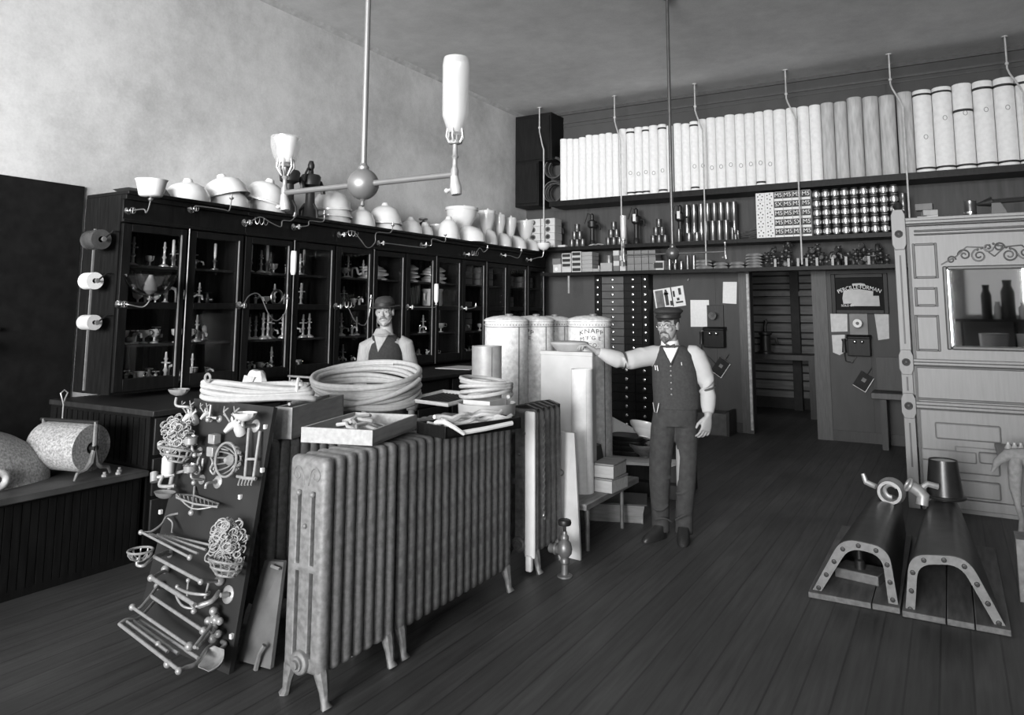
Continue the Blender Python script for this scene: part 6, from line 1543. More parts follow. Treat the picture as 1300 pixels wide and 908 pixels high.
t = fit('towel_bar', 'single long towel bar slanting across lower middle of board', 'bar'); rodp(t, [(196, 707, .17), (254, 738, .17)], .009, 'bar'); rodp(t, [(254, 738, .17), (279, 738, .02)], .009, 'post'); rodp(t, [(196, 707, .17), (213, 700, .02)], .009, 'post'); b = MB(); ball(b, bat(255, 739, .17), .014); ball(b, bat(279, 737, .02), .026); knobs_of(b, 'knob', paleplate, t)
t = fit('towel_bar', 'thick towel bar with ball ends below the long slanting bar', 'bar'); rodp(t, [(193, 734, .16), (247, 768, .16)], .011, 'bar'); rodp(t, [(193, 734, .16), (210, 724, .03)], .009, 'post'); b = MB(); ball(b, bat(192, 734, .16), .018); ball(b, bat(210, 723, .03), .022); knobs_of(b, 'knob', paleplate, t)
t = fit('bow_basket', 'bowed wire basket with upright prongs at lower right of board', 'basket')
rodp(t, [(224, 746, .14), (224, 757, .15), (233, 770, .15), (250, 772, .12), (270, 764, .08), (278, 750, .03)], .006, 'lower_wire'); rodp(t, [(224, 746, .14), (240, 753, .16), (262, 755, .13), (266, 752, .08)], .007, 'rim'); rodp(t, [(239, 738, .13), (238, 760, .15), (246, 772, .14)], .005, 'prong'); rodp(t, [(265, 740, .08), (260, 760, .1)], .006, 'prong'); rodp(t, [(247, 770, .13), (268, 764, .09), (277, 753, .04)], .012, 'back_arm')
b = MB(); ball(b, bat(225, 745, .14), .011); ball(b, bat(239, 737, .13), .011); ball(b, bat(246, 776, .14), .014); knobs_of(b, 'knob', paleplate, t)
t = fit('bell_rosette', 'round bell shaped rosette alone near lower right edge', 'rosette'); rosette(t, 290, 755, .042); rodp(t, [(290, 755, .02), (280, 756, .06)], .011, 'stem')
# twin towel racks at the bottom
t = fit('towel_rack', 'middle towel rack of two bars below the thick towel bar', 'rack'); rodp(t, [(168, 771, .22), (240, 821, .22)], .008, 'bar'); rodp(t, [(192, 757, .12), (258, 801, .12)], .009, 'bar'); rodp(t, [(168, 771, .22), (178, 772, .2), (202, 742, .04)], .008, 'end_arm'); rodp(t, [(247, 822, .22), (262, 802, .12), (270, 790, .03)], .009, 'end_arm')
b = MB(); ball(b, bat(168, 771, .22), .016); ball(b, bat(240, 821, .22), .02); ball(b, bat(258, 801, .12), .018); ball(b, bat(201, 744, .04), .022); knobs_of(b, 'knob', paleplate, t)
t = fit('towel_rack', 'lowest and largest towel rack of four long bars', 'rack')
for k, (a, c_) in enumerate((((152, 793, .30), (227, 851, .30)), ((160, 789, .26), (213, 828, .26)), ((168, 788, .22), (226, 830, .22)), ((176, 787, .18), (252, 836, .18)))): rodp(t, [a, c_], .0085, 'bar')
rodp(t, [(151, 793, .30), (160, 787, .26), (176, 785, .18), (195, 765, .03)], .008, 'end_arm'); rodp(t, [(228, 852, .30), (236, 848, .26), (250, 842, .2), (262, 825, .1), (272, 818, .03)], .01, 'end_arm')
b = MB(); ball(b, bat(213, 843, .29), .018); ball(b, bat(227, 852, .3), .016); ball(b, bat(201, 818, .26), .015); knobs_of(b, 'knob', paleplate, t)
t = fit('wall_bracket', 'cluster of knobbed brackets at the lower right of board', 'bracket')
b = MB()
for px, py, r in ((271, 776, .02), (271, 783, .014), (265, 789, .022), (274, 787, .022), (279, 789, .018), (268, 800, .024), (272, 797, .018), (270, 811, .022), (277, 805, .018)): ball(b, bat(px, py, .05), r)
b.tube([bat(271, 776, .05), bat(270, 790, .05), bat(268, 815, .05)], .011, 7); b.build('stem', paleplate, t); knobs_of(b, 'knob', paleplate, t); rodp(t, [(268, 800, .05), (250, 823, .14)], .01, 'arm')
t = fit('shell_dish', 'shell shaped soap dish at bottom right of the board', 'dish'); c = bat(270, 838, .1)
b = MB(); n = 18; q = (NN+Vector((0, 0, .9))).to_track_quat('Z', 'Y').to_matrix().to_4x4(); b.M = T(c) @ q
b.loft([[(.075*f_*math.cos(2*PI*k/n), .055*f_*math.sin(2*PI*k/n)*(1+.1*math.cos(6*2*PI*k/n)), z) for k in range(n)] for f_, z in ((.3, -.03), (.7, -.018), (.95, .005), (1, .012), (.93, .012), (.6, -.008), (.05, -.02))]); b.build('dish', paleplate, t); rodp(t, [(279, 826, .05), (286, 818, .02), (282, 815, .0)], .011, 'arm')
# ================================================================= THE TWO MEN
def blob(mb, name, m, parent, vox=.008, it=3, fac=.5, label=None):
    o = mb.build(name, m, parent, label=label)
    r = o.modifiers.new('remesh', 'REMESH'); r.mode = 'VOXEL'; r.voxel_size = vox; r.use_smooth_shade = True
    s = o.modifiers.new('smooth', 'SMOOTH'); s.iterations = it; s.factor = fac
    return o
def head_shape(b, M, s=1.0):
    M0 = b.M; b.M = M0 @ M @ Matrix.Scale(s, 4)
    b.sph((0, .012, .045), .097, (.80, 1.0, .98), 24, 16)
    b.eloft([(0, -.045, -.122, .012, .014), (0, -.040, -.116, .030, .034), (0, -.030, -.095, .048, .056), (0, -.020, -.06, .062, .072), (0, -.010, -.02, .069, .082), (0, -.004, .02, .073, .088), (0, .0, .06, .074, .092)], 24)
    b.tube([(0, -.090, .018), (0, -.100, -.005), (0, -.114, -.028), (0, -.104, -.038)], [.008, .010, .014, .008], 10)
    for sx in (-1, 1):
        b.sph((sx*.010, -.102, -.032), .009, n=8, m=6); b.sph((sx*.042, -.066, -.022), .020, n=12, m=8)
        b.tube([(sx*.006, -.094, .026), (sx*.03, -.091, .030), (sx*.055, -.074, .024)], [.008, .0095, .008], 8)
        b.sph((sx*.076, .012, -.004), .034, (.32, .62, 1), 12, 8); b.torus((sx*.079, .012, .0), .023, .006, 'x', 14, 6)
        b.tube([(sx*.016, -.085, -.008), (sx*.032, -.085, -.012), (sx*.048, -.074, -.008)], .0065, 6)
        b.tube([(sx*.016, -.085, .014), (sx*.032, -.087, .0155), (sx*.048, -.075, .012)], .0055, 6)
    b.tube([(-.024, -.086, -.062), (0, -.096, -.059), (.024, -.086, -.062)], [.004, .007, .004], 8); b.tube([(-.02, -.085, -.070), (0, -.094, -.071), (.02, -.085, -.070)], [.004, .007, .004], 8)
    b.sph((0, -.072, -.106), .022, n=12, m=8)
    b.tube([(0, .02, -.03), (0, .022, -.10), (0, .03, -.20)], [.056, .054, .062], 16)
    b.M = M0
def face_parts(t, M, s, beard):
    for sx in (-1, 1):
        b = MB(); b.M = M @ Matrix.Scale(s, 4); b.sph((sx*.031, -.0790, .004), .0105, (1, 1, .8), n=12, m=8); e = b.build('eye', mat('eye white', .17, .3), t)
        b = MB(); b.M = M @ Matrix.Scale(s, 4); b.sph((sx*.0315, -.0850, .004), .0056, n=10, m=6); b.build('iris', eyem, e)
        b = MB(); b.M = M @ Matrix.Scale(s, 4); b.tube([(sx*.012, -.101, .032), (sx*.032, -.099, .038), (sx*.056, -.080, .031)], [.004, .0065, .004], 6); b.build('eyebrow', hairm, t)
    b = MB(); b.M = M @ Matrix.Scale(s, 4)     # hair: sides and back of the head below the hat
    rings = []
    for z, r1, r2 in ((-.045, .060, .060), (-.02, .074, .086), (.03, .0800, .1020), (.08, .0775, .1000), (.12, .058, .074)):
        ring = []
        for k in range(13):
            a = -.18*PI + 1.36*PI*k/12; ring.append((r1*math.cos(a), .012+r2*math.sin(a), z))
        for k in range(12, -1, -1):
            a = -.18*PI + 1.36*PI*k/12; ring.append(((r1-.008)*math.cos(a), .012+(r2-.008)*math.sin(a), z))
        rings.append(ring)
    b.loft(rings); b.build('hair', hairm, t)
    b = MB(); b.M = M @ Matrix.Scale(s, 4)
    b.tube([(-.034, -.080, -.062), (-.018, -.098, -.050), (0, -.106, -.045), (.018, -.098, -.050), (.034, -.080, -.062)], [.004, .008, .009, .008, .004], 8)
    b.build('moustache', beardm if beard else mat('stubble beard', .16, .8, noise=.3, scale=70), t)
    b = MB(); b.M = M @ Matrix.Scale(s, 4)
    if beard:
        b.sph((0, -.066, -.100), .032, (.95, .85, .85), 16, 10); b.tube([(0, -.092, -.080), (0, -.086, -.115), (0, -.07, -.14)], [.010, .018, .006], 10)
        b.tube([(-.034, -.078, -.066), (-.036, -.068, -.098), (0, -.088, -.118), (.036, -.068, -.098), (.034, -.078, -.066)], [.005, .010, .016, .010, .005], 8)
        blob(b, 'beard', beardm, t, .004, 2)
    else:
        b.tube([(-.066, -.02, -.05), (-.052, -.055, -.088), (-.02, -.082, -.112), (.02, -.082, -.112), (.052, -.055, -.088), (.066, -.02, -.05)], [.006, .009, .010, .010, .009, .006], 8); b.sph((0, -.073, -.108), .026, (1.2, .75, .55), 12, 8)
        blob(b, 'beard', mat('stubble beard', .16, .8, noise=.3, scale=70), t, .004, 2)
def hand(b, M, side=1, curl=.5, spread=1., s=1.):
    "wrist at the origin, fingers down -z, palm faces +y, thumb on side*x"
    M0 = b.M; b.M = M0 @ M @ Matrix.Scale(s, 4)
    b.eloft([(0, 0, .03, .026, .021), (0, 0, 0, .026, .019), (0, 0, -.03, .036, .017), (0, 0, -.065, .042, .0155), (0, 0, -.092, .040, .013), (0, 0, -.099, .034, .008)], 16, 2.4)
    for k, (x, ln) in enumerate(((.031, .068), (.0105, .078), (-.0105, .073), (-.031, .056))):
        x *= side; dx = x*.22*spread; c = curl*(1+.12*k)
        p0 = Vector((x, 0, -.08)); P = [p0]; a = .12*c
        for f in (.20, .42, .32, .26):
            P.append(P[-1]+Vector((dx*f, math.sin(a)*ln*f, -math.cos(a)*ln*f))); a += .62*c
        b.tube(P, [.0098, .0096, .0090, .0084, .0066], 8); b.sph(P[-1], .0066, n=8, m=6)
    P = [(side*.022, .002, -.018), (side*.043, .010, -.042), (side*.057, .018, -.066), (side*.060, .022, -.090)]
    b.tube(P, [.015, .0125, .0105, .0085], 8); b.sph(P[-1], .0085, n=8, m=6)
    b.M = M0
def frame_to(p, d, palm):
    "matrix with -z along d and +y along palm"
    z = -Vector(d).normalized(); y = Vector(palm); y = (y - z*y.dot(z)).normalized(); x = y.cross(z)
    m = Matrix.Identity(4)
    for i in range(3): m[i][0] = x[i]; m[i][1] = y[i]; m[i][2] = z[i]; m[i][3] = p[i]
    return m

# ---------------------------------------------------------------- the man with the cap
g = at(852, 683, z=0); th = math.atan2(-g.x, g.y)
sfr = FPX/((Vector((g.x, g.y, .9))-CAM).dot(FW))
man = thing('person', 'man in dark cap, glasses, bow tie and vest, reaching to pan', 'person', (g.x, g.y, 0), (0, 0, th))
def on_body(px, py, y, root, ang):
    d = RT*((px-650)/FPX) + DN*((py-PPY)/FPX) + FW
    Yv = Vector((-math.sin(ang), math.cos(ang), 0)); k = (root+Yv*y-CAM).dot(Yv)/d.dot(Yv); q = CAM+d*k-root
    return Vector((q.x*math.cos(ang)+q.y*math.sin(ang), y, q.z))
def F(px, py, y=0.): return on_body(px, py, y, Vector((g.x, g.y, 0)), th)
HM = T(F(848.5, 413.5, -.02)) @ RZ(-.42) @ RX(.03)
body = MB()
head_shape(body, HM, .98)
NK = F(850, 441, .01)
# trunk and legs under the clothes, one surface with the head
def torso(b, o=0., z0=None): pass
body.eloft([(F(857,530).x, 0, F(855, 530).z, .15, .10), (F(857,505).x, 0, F(855, 505).z, .14, .095), (F(856,475).x, 0, F(855, 475).z, .155, .10), (F(855,455).x, 0, F(855, 455).z, .15, .09), (F(853,443).x, .01, F(855, 443).z, .09, .07), (F(851,437).x, .015, F(855, 437).z, .058, .058)], 20)
for hx, kx, ax, hy in ((842, 840, 841, -.01), (871, 868, 867, .0)):
    body.tube([F(hx, 530), F(kx, 610, -.01), F(ax, 668, .02), F(ax, 677, .02)], [.082, .055, .04, .04], 14)
# arms
SL, EL_, WL = F(831, 451, 0), F(789, 457, -.13), F(757, 446, -.21)
SRr, ER, WR = F(884, 449, 0), F(899, 494, .02), F(899, 529, -.05)
body.tube([SL, EL_, WL], [.05, .04, .028], 12); body.tube([SRr, ER, WR], [.05, .04, .028], 12)
hd = F(737, 434, -.24)-WL
hand(body, frame_to(WL, hd, Vector((-.15, -.1, -1))), -1, .75)
hand(body, frame_to(WR, Vector((-.22, -.14, -1)), Vector((-.55, .85, 0))), -1, .55, s=1.12)
blob(body, 'body', skin, man, .0045, 3, .5)
face_parts(man, HM, .98, True)
# shirt
b = MB()
b.eloft([(F(857,512).x, 0, F(855, 512).z, .158, .105), (F(857,490).x, 0, F(855, 490).z, .162, .11), (F(856,465).x, 0, F(855, 465).z, .168, .11), (F(855,450).x, .0, F(855, 450).z, .165, .10), (F(853,443).x, .01, F(855, 443).z, .11, .085), (F(851,438).x, .012, F(855, 438).z, .074, .072)], 22)
b.tube([SL+Vector((.05, 0, 0)), SL, SL.lerp(EL_, .4)+Vector((0, 0, -.005)), SL.lerp(EL_, .75)+Vector((0, 0, -.012)), SL.lerp(EL_, .95)], [.07, .078, .074, .073, .058], 16)
b.tube([SL.lerp(EL_, .95), EL_.lerp(WL, .15)+Vector((0, 0, -.008)), EL_.lerp(WL, .45)+Vector((0, 0, -.006)), EL_.lerp(WL, .75), EL_.lerp(WL, .9)], [.055, .066, .060, .044, .036], 16)
b.tube([SRr+Vector((-.07, 0, .015)), SRr+Vector((-.025, 0, .004)), SRr+Vector((.0, 0, -.02)), SRr.lerp(ER, .4)+Vector((.005, 0, 0)), SRr.lerp(ER, .75)+Vector((.005, 0, 0)), SRr.lerp(ER, .97)], [.052, .066, .074, .073, .066, .050], 16)
b.tube([SRr.lerp(ER, .97), ER.lerp(WR, .25), ER.lerp(WR, .6), ER.lerp(WR, .88)], [.048, .060, .056, .042], 16)
# puckers of the sleeves
for A, B, n in ((SL, EL_, 5), (SRr, ER, 5)):
    d = (B-A).normalized()
    for k in range(n):
        c = A.lerp(B, .2+.7*k/n); u = d.orthogonal().normalized(); w_ = d.cross(u); P = []
        for j in range(7):
            a = rnd.uniform(0, .4)+j*.5+k; P.append(c+(u*math.cos(a)+w_*math.sin(a))*.068+d*.012*j)
        b.tube(P, .009, 6)
blob(b, 'shirt', shirtm, man, .0075, 7)
b = MB(); cz = F(850.5, 436, .012)
b.lathe([(.066, -.02), (.068, .0), (.062, .028), (.056, .028), (.058, -.02)], 24).M; b2 = MB(); b2.M = T(cz) @ RX(.12); b2.lathe([(.068, -.03), (.07, .0), (.064, .026), (.058, .026), (.06, -.03), (.068, -.03)], 24); b2.build('collar', paper, man)
# shirt front seen in the V of the vest
b = MB(); c = F(851, 441, -.07)
# vest
b = MB()
b.eloft([(F(858,519).x, 0, F(855, 519).z, .172, .118), (F(858,505).x, 0, F(855, 505).z, .172, .12), (F(857,490).x, -.003, F(855, 490).z, .172, .122), (F(856,470).x, -.003, F(855, 470).z, .170, .124), (F(855,458).x, -.003, F(855, 458).z, .160, .120), (F(855,449).x, .0, F(855, 449).z, .152, .108), (F(854,442).x, .008, F(855, 442).z, .118, .090), (F(853,438.5).x, .012, F(855, 438.5).z, .086, .082)], 26, 2.3)
vb = blob(b, 'vest', vestm, man, .008, 3)
def shirt_v(name, Pf, outline, m, parent, target, n=14, off=.005):
    "shirt seen between the vest edges: laid onto the vest, then given thickness"
    L_, R_, B_ = outline; vs = []; fs = []; idx = {}
    for i in range(n+1):
        for k in range(n+1-i):
            u, v_ = i/n, k/n; px = L_[0]+(B_[0]-L_[0])*u+(R_[0]-L_[0])*v_; py = L_[1]+(B_[1]-L_[1])*u+(R_[1]-L_[1])*v_
            idx[i, k] = len(vs); vs.append(tuple(Pf(px, py, -.20)))
    for i in range(n):
        for k in range(n-i):
            fs.append((idx[i, k], idx[i+1, k], idx[i, k+1]))
            if k < n-i-1: fs.append((idx[i+1, k], idx[i+1, k+1], idx[i, k+1]))
    b = MB(); b.add(vs, fs, True); o = b.build(name, m, parent)
    w_ = o.modifiers.new('lay', 'SHRINKWRAP'); w_.target = target; w_.wrap_method = 'PROJECT'; w_.use_project_y = True; w_.use_positive_direction = True; w_.use_negative_direction = False; w_.offset = off
    q_ = o.modifiers.new('solid', 'SOLIDIFY'); q_.thickness = .006; q_.offset = 0
    return o
shirt_v('shirt_front', F, ((841.5, 442.5), (861.5, 441.5), (851.5, 463)), paper, man, vb)
b = MB()
for sx in (-1, 1): b.tube([F(851, 440, -.115), F(851+sx*2.5, 439.5, -.118), F(851+sx*5.6, 439.3, -.112)], [.006, .011, .015], 8)
b.sph(F(851, 440, -.12), .009, n=8, m=6); b.build('bow_tie', mat('dark tie', .05, .7), man)
for py in (465, 471, 477, 486, 494, 501): MB().sph(F(851.5+ (py-465)*.03, py, -.128), .007, n=8, m=6).build('vest_button', paleplate, man)
b = MB(); b.tube([F(831.5, 464, -.11), F(832.5, 470, -.118)], .004, 6).tube([F(834, 464, -.118), F(835.5, 471, -.123)], .004, 6).tube([F(865, 460, -.118), F(865.5, 464, -.122)], .003, 6); b.build('pocket_pens', paper, man)
b = MB(); b.tube([F(829, 511, -.12), F(831, 523, -.122), F(834, 524, -.125), F(836.5, 512, -.125)], .0035, 6); b.build('watch_chain', paleplate, man)
# lapel edges of the vest
b = MB(); b.tube([F(840, 440, -.055), F(844, 449, -.115), F(851.5, 463.5, -.142)], .006, 6).tube([F(863, 440, -.055), F(858.5, 449, -.112), F(851.5, 463.5, -.142)], .006, 6); b.build('lapel_edge', vestm, man)
# trousers
b = MB()
b.eloft([(F(857,540).x, 0, F(855,540).z, .150, .110), (F(857,526).x, 0, F(855,526).z, .168, .117), (F(857,508).x, 0, F(855,508).z, .164, .112)], 24, 2.2)
b.tube([F(845, 520), F(842, 545), F(838.5, 580, -.005), F(837.5, 612, -.012), F(838, 640, .005), F(839, 662, .01), F(839, 674, .01)], [.09, .096, .086, .080, .070, .065, .068], 18)
b.tube([F(869, 520), F(871, 545), F(872.5, 580, -.005), F(871.5, 612, -.01), F(869, 645, .005), F(868.5, 668, .01), F(868.5, 677, .01)], [.09, .090, .078, .072, .067, .065, .068], 18)
for k, (px, py, r) in enumerate(((840, 600, .08), (838, 640, .07), (869, 620, .075), (867, 655, .068), (842, 660, .072))):
    P = [F(px, py)+Vector((r*math.cos(a), r*math.sin(a), .03*math.sin(a*1.5+k))) for a in [-2.6+.35*j for j in range(7)]]; b.tube(P, .010, 6)
blob(b, 'trousers', trousm, man, .006, 9)
for (px, py, a) in ((838, 676, -.65), (868, 680, -.05)):
    b = MB(); b.M = T(F(px, 683, -.02)) @ RZ(a); b.M[2][3] = 0
    b.eloft([(0, -.065, 0.001, .046, .135), (0, -.065, .018, .048, .138), (0, -.055, .045, .045, .120), (0, -.015, .072, .042, .075), (0, .02, .10, .042, .052), (0, .025, .125, .042, .048)], 20, 2.3); b.build('shoe', leather, man)
for c, d, r in ((SL.lerp(EL_, .96), EL_-SL, .066), (SRr.lerp(ER, .98), ER-SRr, .062)):
    b = MB(); b.M = T(c) @ d.to_track_quat('Z', 'Y').to_matrix().to_4x4(); b.lathe([(r-.004, -.008), (r+.003, -.008), (r+.003, .008), (r-.004, .008), (r-.004, -.008)], 20); b.build('sleeve_garter', mat('garter', .06, .7), man)
# cap and spectacles
CM = HM @ Matrix.Scale(.98, 4) @ RX(-.02)
b = MB(); b.M = CM
b.eloft([(0, .010, .060, .086, .104), (0, .010, .088, .089, .107), (0, .006, .094, .095, .114), (0, .004, .106, .110, .130), (0, .004, .120, .111, .131), (0, .006, .136, .094, .116), (0, .008, .146, .05, .06), (0, .008, .148, .01, .01)], 28)
cp = b.build('cap', capm, man)
b = MB(); b.M = CM; rings = []
for dy, dz, w_ in ((0, 0, 1), (-.022, -.006, .98), (-.042, -.016, .86)):
    rings.append([((.090*w_)*math.sin(a), .010-.108*math.cos(a)*(1) + dy*math.cos(a)**1, .062+dz*math.cos(a)) for a in [-1.15+2.3*k/12 for k in range(13)]]+[((.090*w_)*math.sin(a), .010-.108*math.cos(a)+dy*math.cos(a), .055+dz*math.cos(a)) for a in [1.15-2.3*k/12 for k in range(13)]])
b.loft(rings); b.build('visor', leather, cp)
b = MB(); b.M = CM; b.lathe([(.094, .060), (.0965, .062), (.097, .082), (.094, .084)], 28, 1., 1.17); b.build('cap_band', mat('cap band', .018, .6), cp)
b = MB(); b.M = HM @ Matrix.Scale(.98, 4)
for sx in (-1, 1): b.torus((sx*.032, -.104, .0), .020, .0016, 'y', 20, 5); b.tube([(sx*.052, -.102, .004), (sx*.074, -.06, .006), (sx*.08, .01, .008)], .0016, 5)
b.tube([(-.012, -.105, .004), (0, -.112, .008), (.012, -.105, .004)], .0016, 5); b.build('spectacles', nickel, man)

# ---------------------------------------------------------------- the man with the hat, behind the hose coil
g2 = at(492, 412, y=5.15); th2 = math.atan2(-g2.x, g2.y)
s2 = FPX/((Vector((g2.x, g2.y, 1.5))-CAM).dot(FW))
man2 = thing('person', 'bearded man in felt hat and open black vest standing behind hose coil', 'person', (g2.x, g2.y, 0), (0, 0, th2))
def G(px, py, y=0.): return on_body(px, py, y, Vector((g2.x, g2.y, 0)), th2)
HM2 = T(G(488.5, 396.5, -.02)) @ RZ(-.22) @ RX(.03) @ RY(-.07)
body = MB(); head_shape(body, HM2, .96)
def sec(px, py, rx, ry, y=0.): v = G(px, py); return (v.x, y, v.z, rx, ry)
zf = g2.z
XB = G(489, 450).x
body.eloft([(XB*.5, 0, .86, .15, .10), (XB, 0, 1.0, .14, .095), sec(489, 455, .145, .10), sec(489, 432, .14, .09), sec(487, 424, .09, .07, .01), sec(486, 417, .056, .056, .015)], 20)
for sx in (-1, 1): body.tube([(sx*.09, 0, .9), (sx*.10, -.01, .48), (sx*.11, .02, .08), (sx*.11, -.06, .03)], [.085, .056, .042, .035], 14)
A1, A2, A3 = G(466, 440), G(460, 484, .03), G(463, 524, -.08); C1, C2, C3 = G(514, 437), G(525, 487, .03), G(522, 528, -.08)
for P_ in ((A1, A2, A3), (C1, C2, C3)): body.tube(P_, [.05, .04, .028], 12)
hand(body, frame_to(A3, Vector((.05, -.2, -1)), Vector((1, .2, 0))), -1, .4); hand(body, frame_to(C3, Vector((-.05, -.2, -1)), Vector((-1, .2, 0))), 1, .4)
blob(body, 'body', skin, man2, .005, 3, .5)
face_parts(man2, HM2, .96, False)
b = MB()
b.eloft([(XB, 0, 1.0, .155, .115), sec(489, 470, .155, .115), sec(489, 445, .160, .112), sec(489, 434, .160, .10), sec(488, 429.5, .120, .085, .01), sec(487, 425.5, .086, .074, .012), sec(486.5, 422, .064, .064, .012)], 22)
for P1, P2, P3, in_ in ((A1, A2, A3, 1), (C1, C2, C3, -1)):
    b.tube([P1+Vector((in_*.05, 0, .02)), P1, P1.lerp(P2, .45), P1.lerp(P2, .8), P2, P2.lerp(P3, .4), P2.lerp(P3, .85)], [.065, .075, .074, .074, .068, .064, .045], 16)
    d = (P2-P1).normalized()
    for k in range(6):
        c = P1.lerp(P2, .15+.14*k); u = d.orthogonal().normalized(); w_ = d.cross(u)
        b.tube([c+(u*math.cos(a)+w_*math.sin(a))*.066+d*.02*j for j, a in enumerate([k*1.1+.45*q_ for q_ in range(6)])], .010, 6)
blob(b, 'shirt', shirt2, man2, .008, 6)
b = MB()
b.eloft([(XB, 0, 1.0, .160, .125), sec(489, 465, .160, .126), sec(489, 447, .158, .124), sec(489, 437, .142, .112), sec(488.5, 430, .122, .094, .008), sec(488, 425, .104, .082, .012)], 26, 2.3)
vest_b = blob(b, 'vest', vest2, man2, .008, 3)
shirt_v('shirt_front', G, ((474.5, 425.5), (493.5, 425), (479.8, 448)), shirt2, man2, vest_b)
b = MB()      # soft turned down collar
b.eloft([sec(486, 424, .082, .088, .002), sec(486, 421, .070, .074, .006), sec(486, 418.5, .064, .067, .010), sec(486, 417.8, .060, .062, .010), sec(486, 420, .059, .060, .010), sec(486, 423, .06, .06, .006)], 26); b.build('collar', shirt2, man2)
b = MB(); b.eloft([(0, 0, .80, .165, .115), (0, 0, .9, .17, .118), (0, 0, 1.03, .165, .115)], 22, 2.2)
for sx in (-1, 1): b.tube([(sx*.085, 0, .86), (sx*.095, -.01, .48), (sx*.11, .01, .05)], [.096, .08, .074], 16)
blob(b, 'trousers', trousm, man2, .01, 3)
for sx in (-1, 1):
    b = MB(); b.M = T((sx*.11, -.03, 0)) @ RZ(sx*.2); b.eloft([(0, -.06, .001, .046, .135), (0, -.06, .018, .048, .138), (0, -.05, .045, .045, .12), (0, -.01, .072, .042, .075), (0, .03, .11, .042, .05)], 20, 2.3); b.build('shoe', leather, man2)
CM = HM2 @ Matrix.Scale(.97, 4) @ RX(.04)
b = MB(); b.M = CM
b.eloft([(0, .0, .052, .140, .165), (0, .0, .046, .137, .161), (0, .006, .050, .092, .112), (0, .006, .062, .089, .108), (0, .008, .09, .087, .105), (0, .01, .122, .078, .094), (0, .01, .140, .055, .072), (0, .01, .146, .02, .03), (0, .01, .147, .004, .004)], 28)
ht = b.build('felt_hat', capm, man2)
b = MB(); b.M = CM; b.lathe([(.091, .058), (.0925, .060), (.0905, .088), (.0885, .09)], 28, 1., 1.2); b.build('hat_band', mat('cap band', .018), ht)

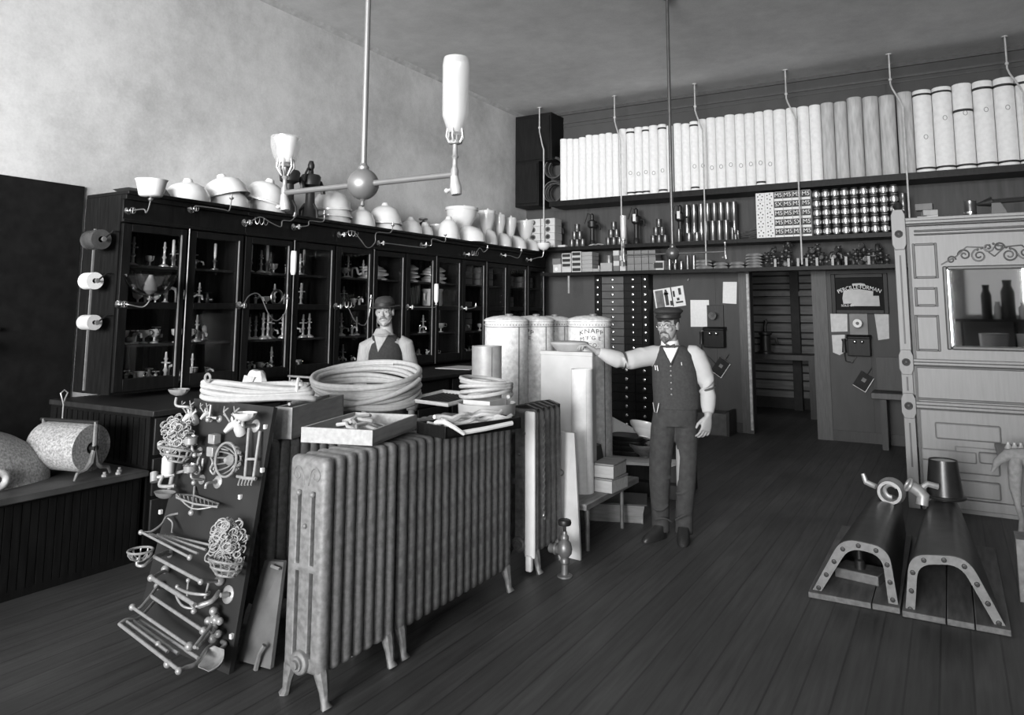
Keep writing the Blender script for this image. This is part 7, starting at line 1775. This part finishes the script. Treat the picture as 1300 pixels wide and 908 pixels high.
# ================================================================= GASOLIERS
def gasolier(loc, label, m, lamps, rball=.09, L=.6, rz=0., far=False):
    t = thing('gasolier', label, 'gas lamp', (loc[0], loc[1], loc[2]), (0, 0, rz))
    MB().cyl((0, 0, 0), (0, 0, ZC-loc[2]), .016 if not far else .018, n=12).build('stem', m, t)
    MB().lathe([(0, 0), (.02, 0), (.07, .03), (.075, .05), (0, .05)], 18).build('ceiling_cup', m, t, (0, 0, ZC-loc[2]-.05))
    MB().sph((0, 0, 0), rball, n=26, m=18).lathe([(0, -rball-.04), (.012, -rball-.03), (.008, -rball-.01), (.02, -rball+.005), (0, -rball+.01)], 12).lathe([(.03, rball-.01), (.03, rball+.01), (.02, rball+.02), (.018, rball+.03)], 14).build('ball', m, t)
    b = MB(); b.cyl((-L, 0, .0), (L, 0, .0), .016 if not far else .009, n=10); b.build('arm', m, t)
    for sx, kind in lamps:
        x = sx*L; b = MB()
        b.M = T((x, 0, 0)) @ (Matrix.Scale(.55, 4) if kind == 'stub' else Matrix()); b.lathe([(0, -.03), (.018, -.03), (.02, .02), (.012, .04), (.012, .08), (.02, .09), (.012, .1), (.012, .15), (.03, .155), (.03, .17), (0, .17)], 14); b.build('burner', paleplate if not far else dullbrass, t)
        b = MB(); b.M = T((x, 0, -.02)) @ RY(-.15) @ Matrix.Scale(1 if not far else .6, 4); b.lathe([(0, -.085), (.026, -.085), (.030, -.05), (.022, -.01), (.02, .01), (0, .01)], 14); b.cyl((-.02, 0, -.05), (-.05, 0, -.052), .008, n=8); b.sph((-.055, 0, -.052), .014, n=8, m=6); b.build('tap', mat('pale tap', .5, .35, metal=.2) if not far else dullbrass, t)
        if kind == 'tall':
            b = MB(); b.M = T((x, 0, .16))
            for k in range(6): b.tube([(.03*math.cos(k), .03*math.sin(k), 0), (.045*math.cos(k), .045*math.sin(k), .03), (.04*math.cos(k), .04*math.sin(k), .07)], .006, 5)
            b.build('gallery', paleplate, t)
            MB().lathe([(.034, .21), (.046, .24), (.066, .30), (.068, .56), (.062, .60), (.058, .60), (.063, .555), (.061, .30), (.042, .245), (.03, .215)], 26).build('glass_chimney', shade_glass, t, (x, 0, .0), label='tall clear glass chimney')
            MB().lathe([(0, .2), (.02, .22), (.026, .3), (.024, .42), (.012, .46), (0, .47)], 16).build('mantle', mat('gas mantle', .9, .9, noise=.02), t, (x, 0, .02), label='white gas mantle')
        if kind == 'bowl':
            b = MB(); b.M = T((x, 0, .15))
            for k in range(6): b.tube([(.02*math.cos(k*1.05), .02*math.sin(k*1.05), -.05), (.05*math.cos(k*1.05), .05*math.sin(k*1.05), .0), (.045*math.cos(k*1.05), .045*math.sin(k*1.05), .05)], .006, 5)
            b.build('gallery', paleplate, t)
            MB().lathe([(.05, .17), (.075, .22), (.088, .27), (.09, .33), (.086, .33), (.084, .27), (.07, .222), (.046, .176)], 24).build('glass_shade', thin_frost, t, (x, 0, 0), label='clear glass bowl shade')
            MB().lathe([(0, .17), (.03, .18), (.050, .23), (.055, .28), (.070, .325), (0, .325)], 18).build('mantle', mat('gas mantle', .9), t, (x, 0, 0))
        if kind == 'far':
            MB().lathe([(.02, .17), (.03, .2), (.032, .42), (.028, .42), (.026, .2), (.016, .175)], 16).build('glass_chimney', shade_glass, t, (x, 0, 0)); MB().lathe([(0, .17), (.018, .19), (.022, .27), (.008, .36), (0, .37)], 14).build('mantle', mat('gas mantle', .9), t, (x, 0, 0))
p = at(461, 234, y=3.0)
gasolier(p, 'near two armed gas lamp hanging before the left wall', mat('light brass paint', .27, .4, metal=.5, noise=.06), ((-1, 'bowl'), (1, 'tall')), .085, .6)
p = at(854, 322, y=7.3)
gasolier(p, 'far two armed gas lamp with dark stem hanging over capped man', mat('dark bronze', .11, .35, metal=.5, noise=.15), ((-1, 'far'), (1, 'stub')), .068, .53, far=True)
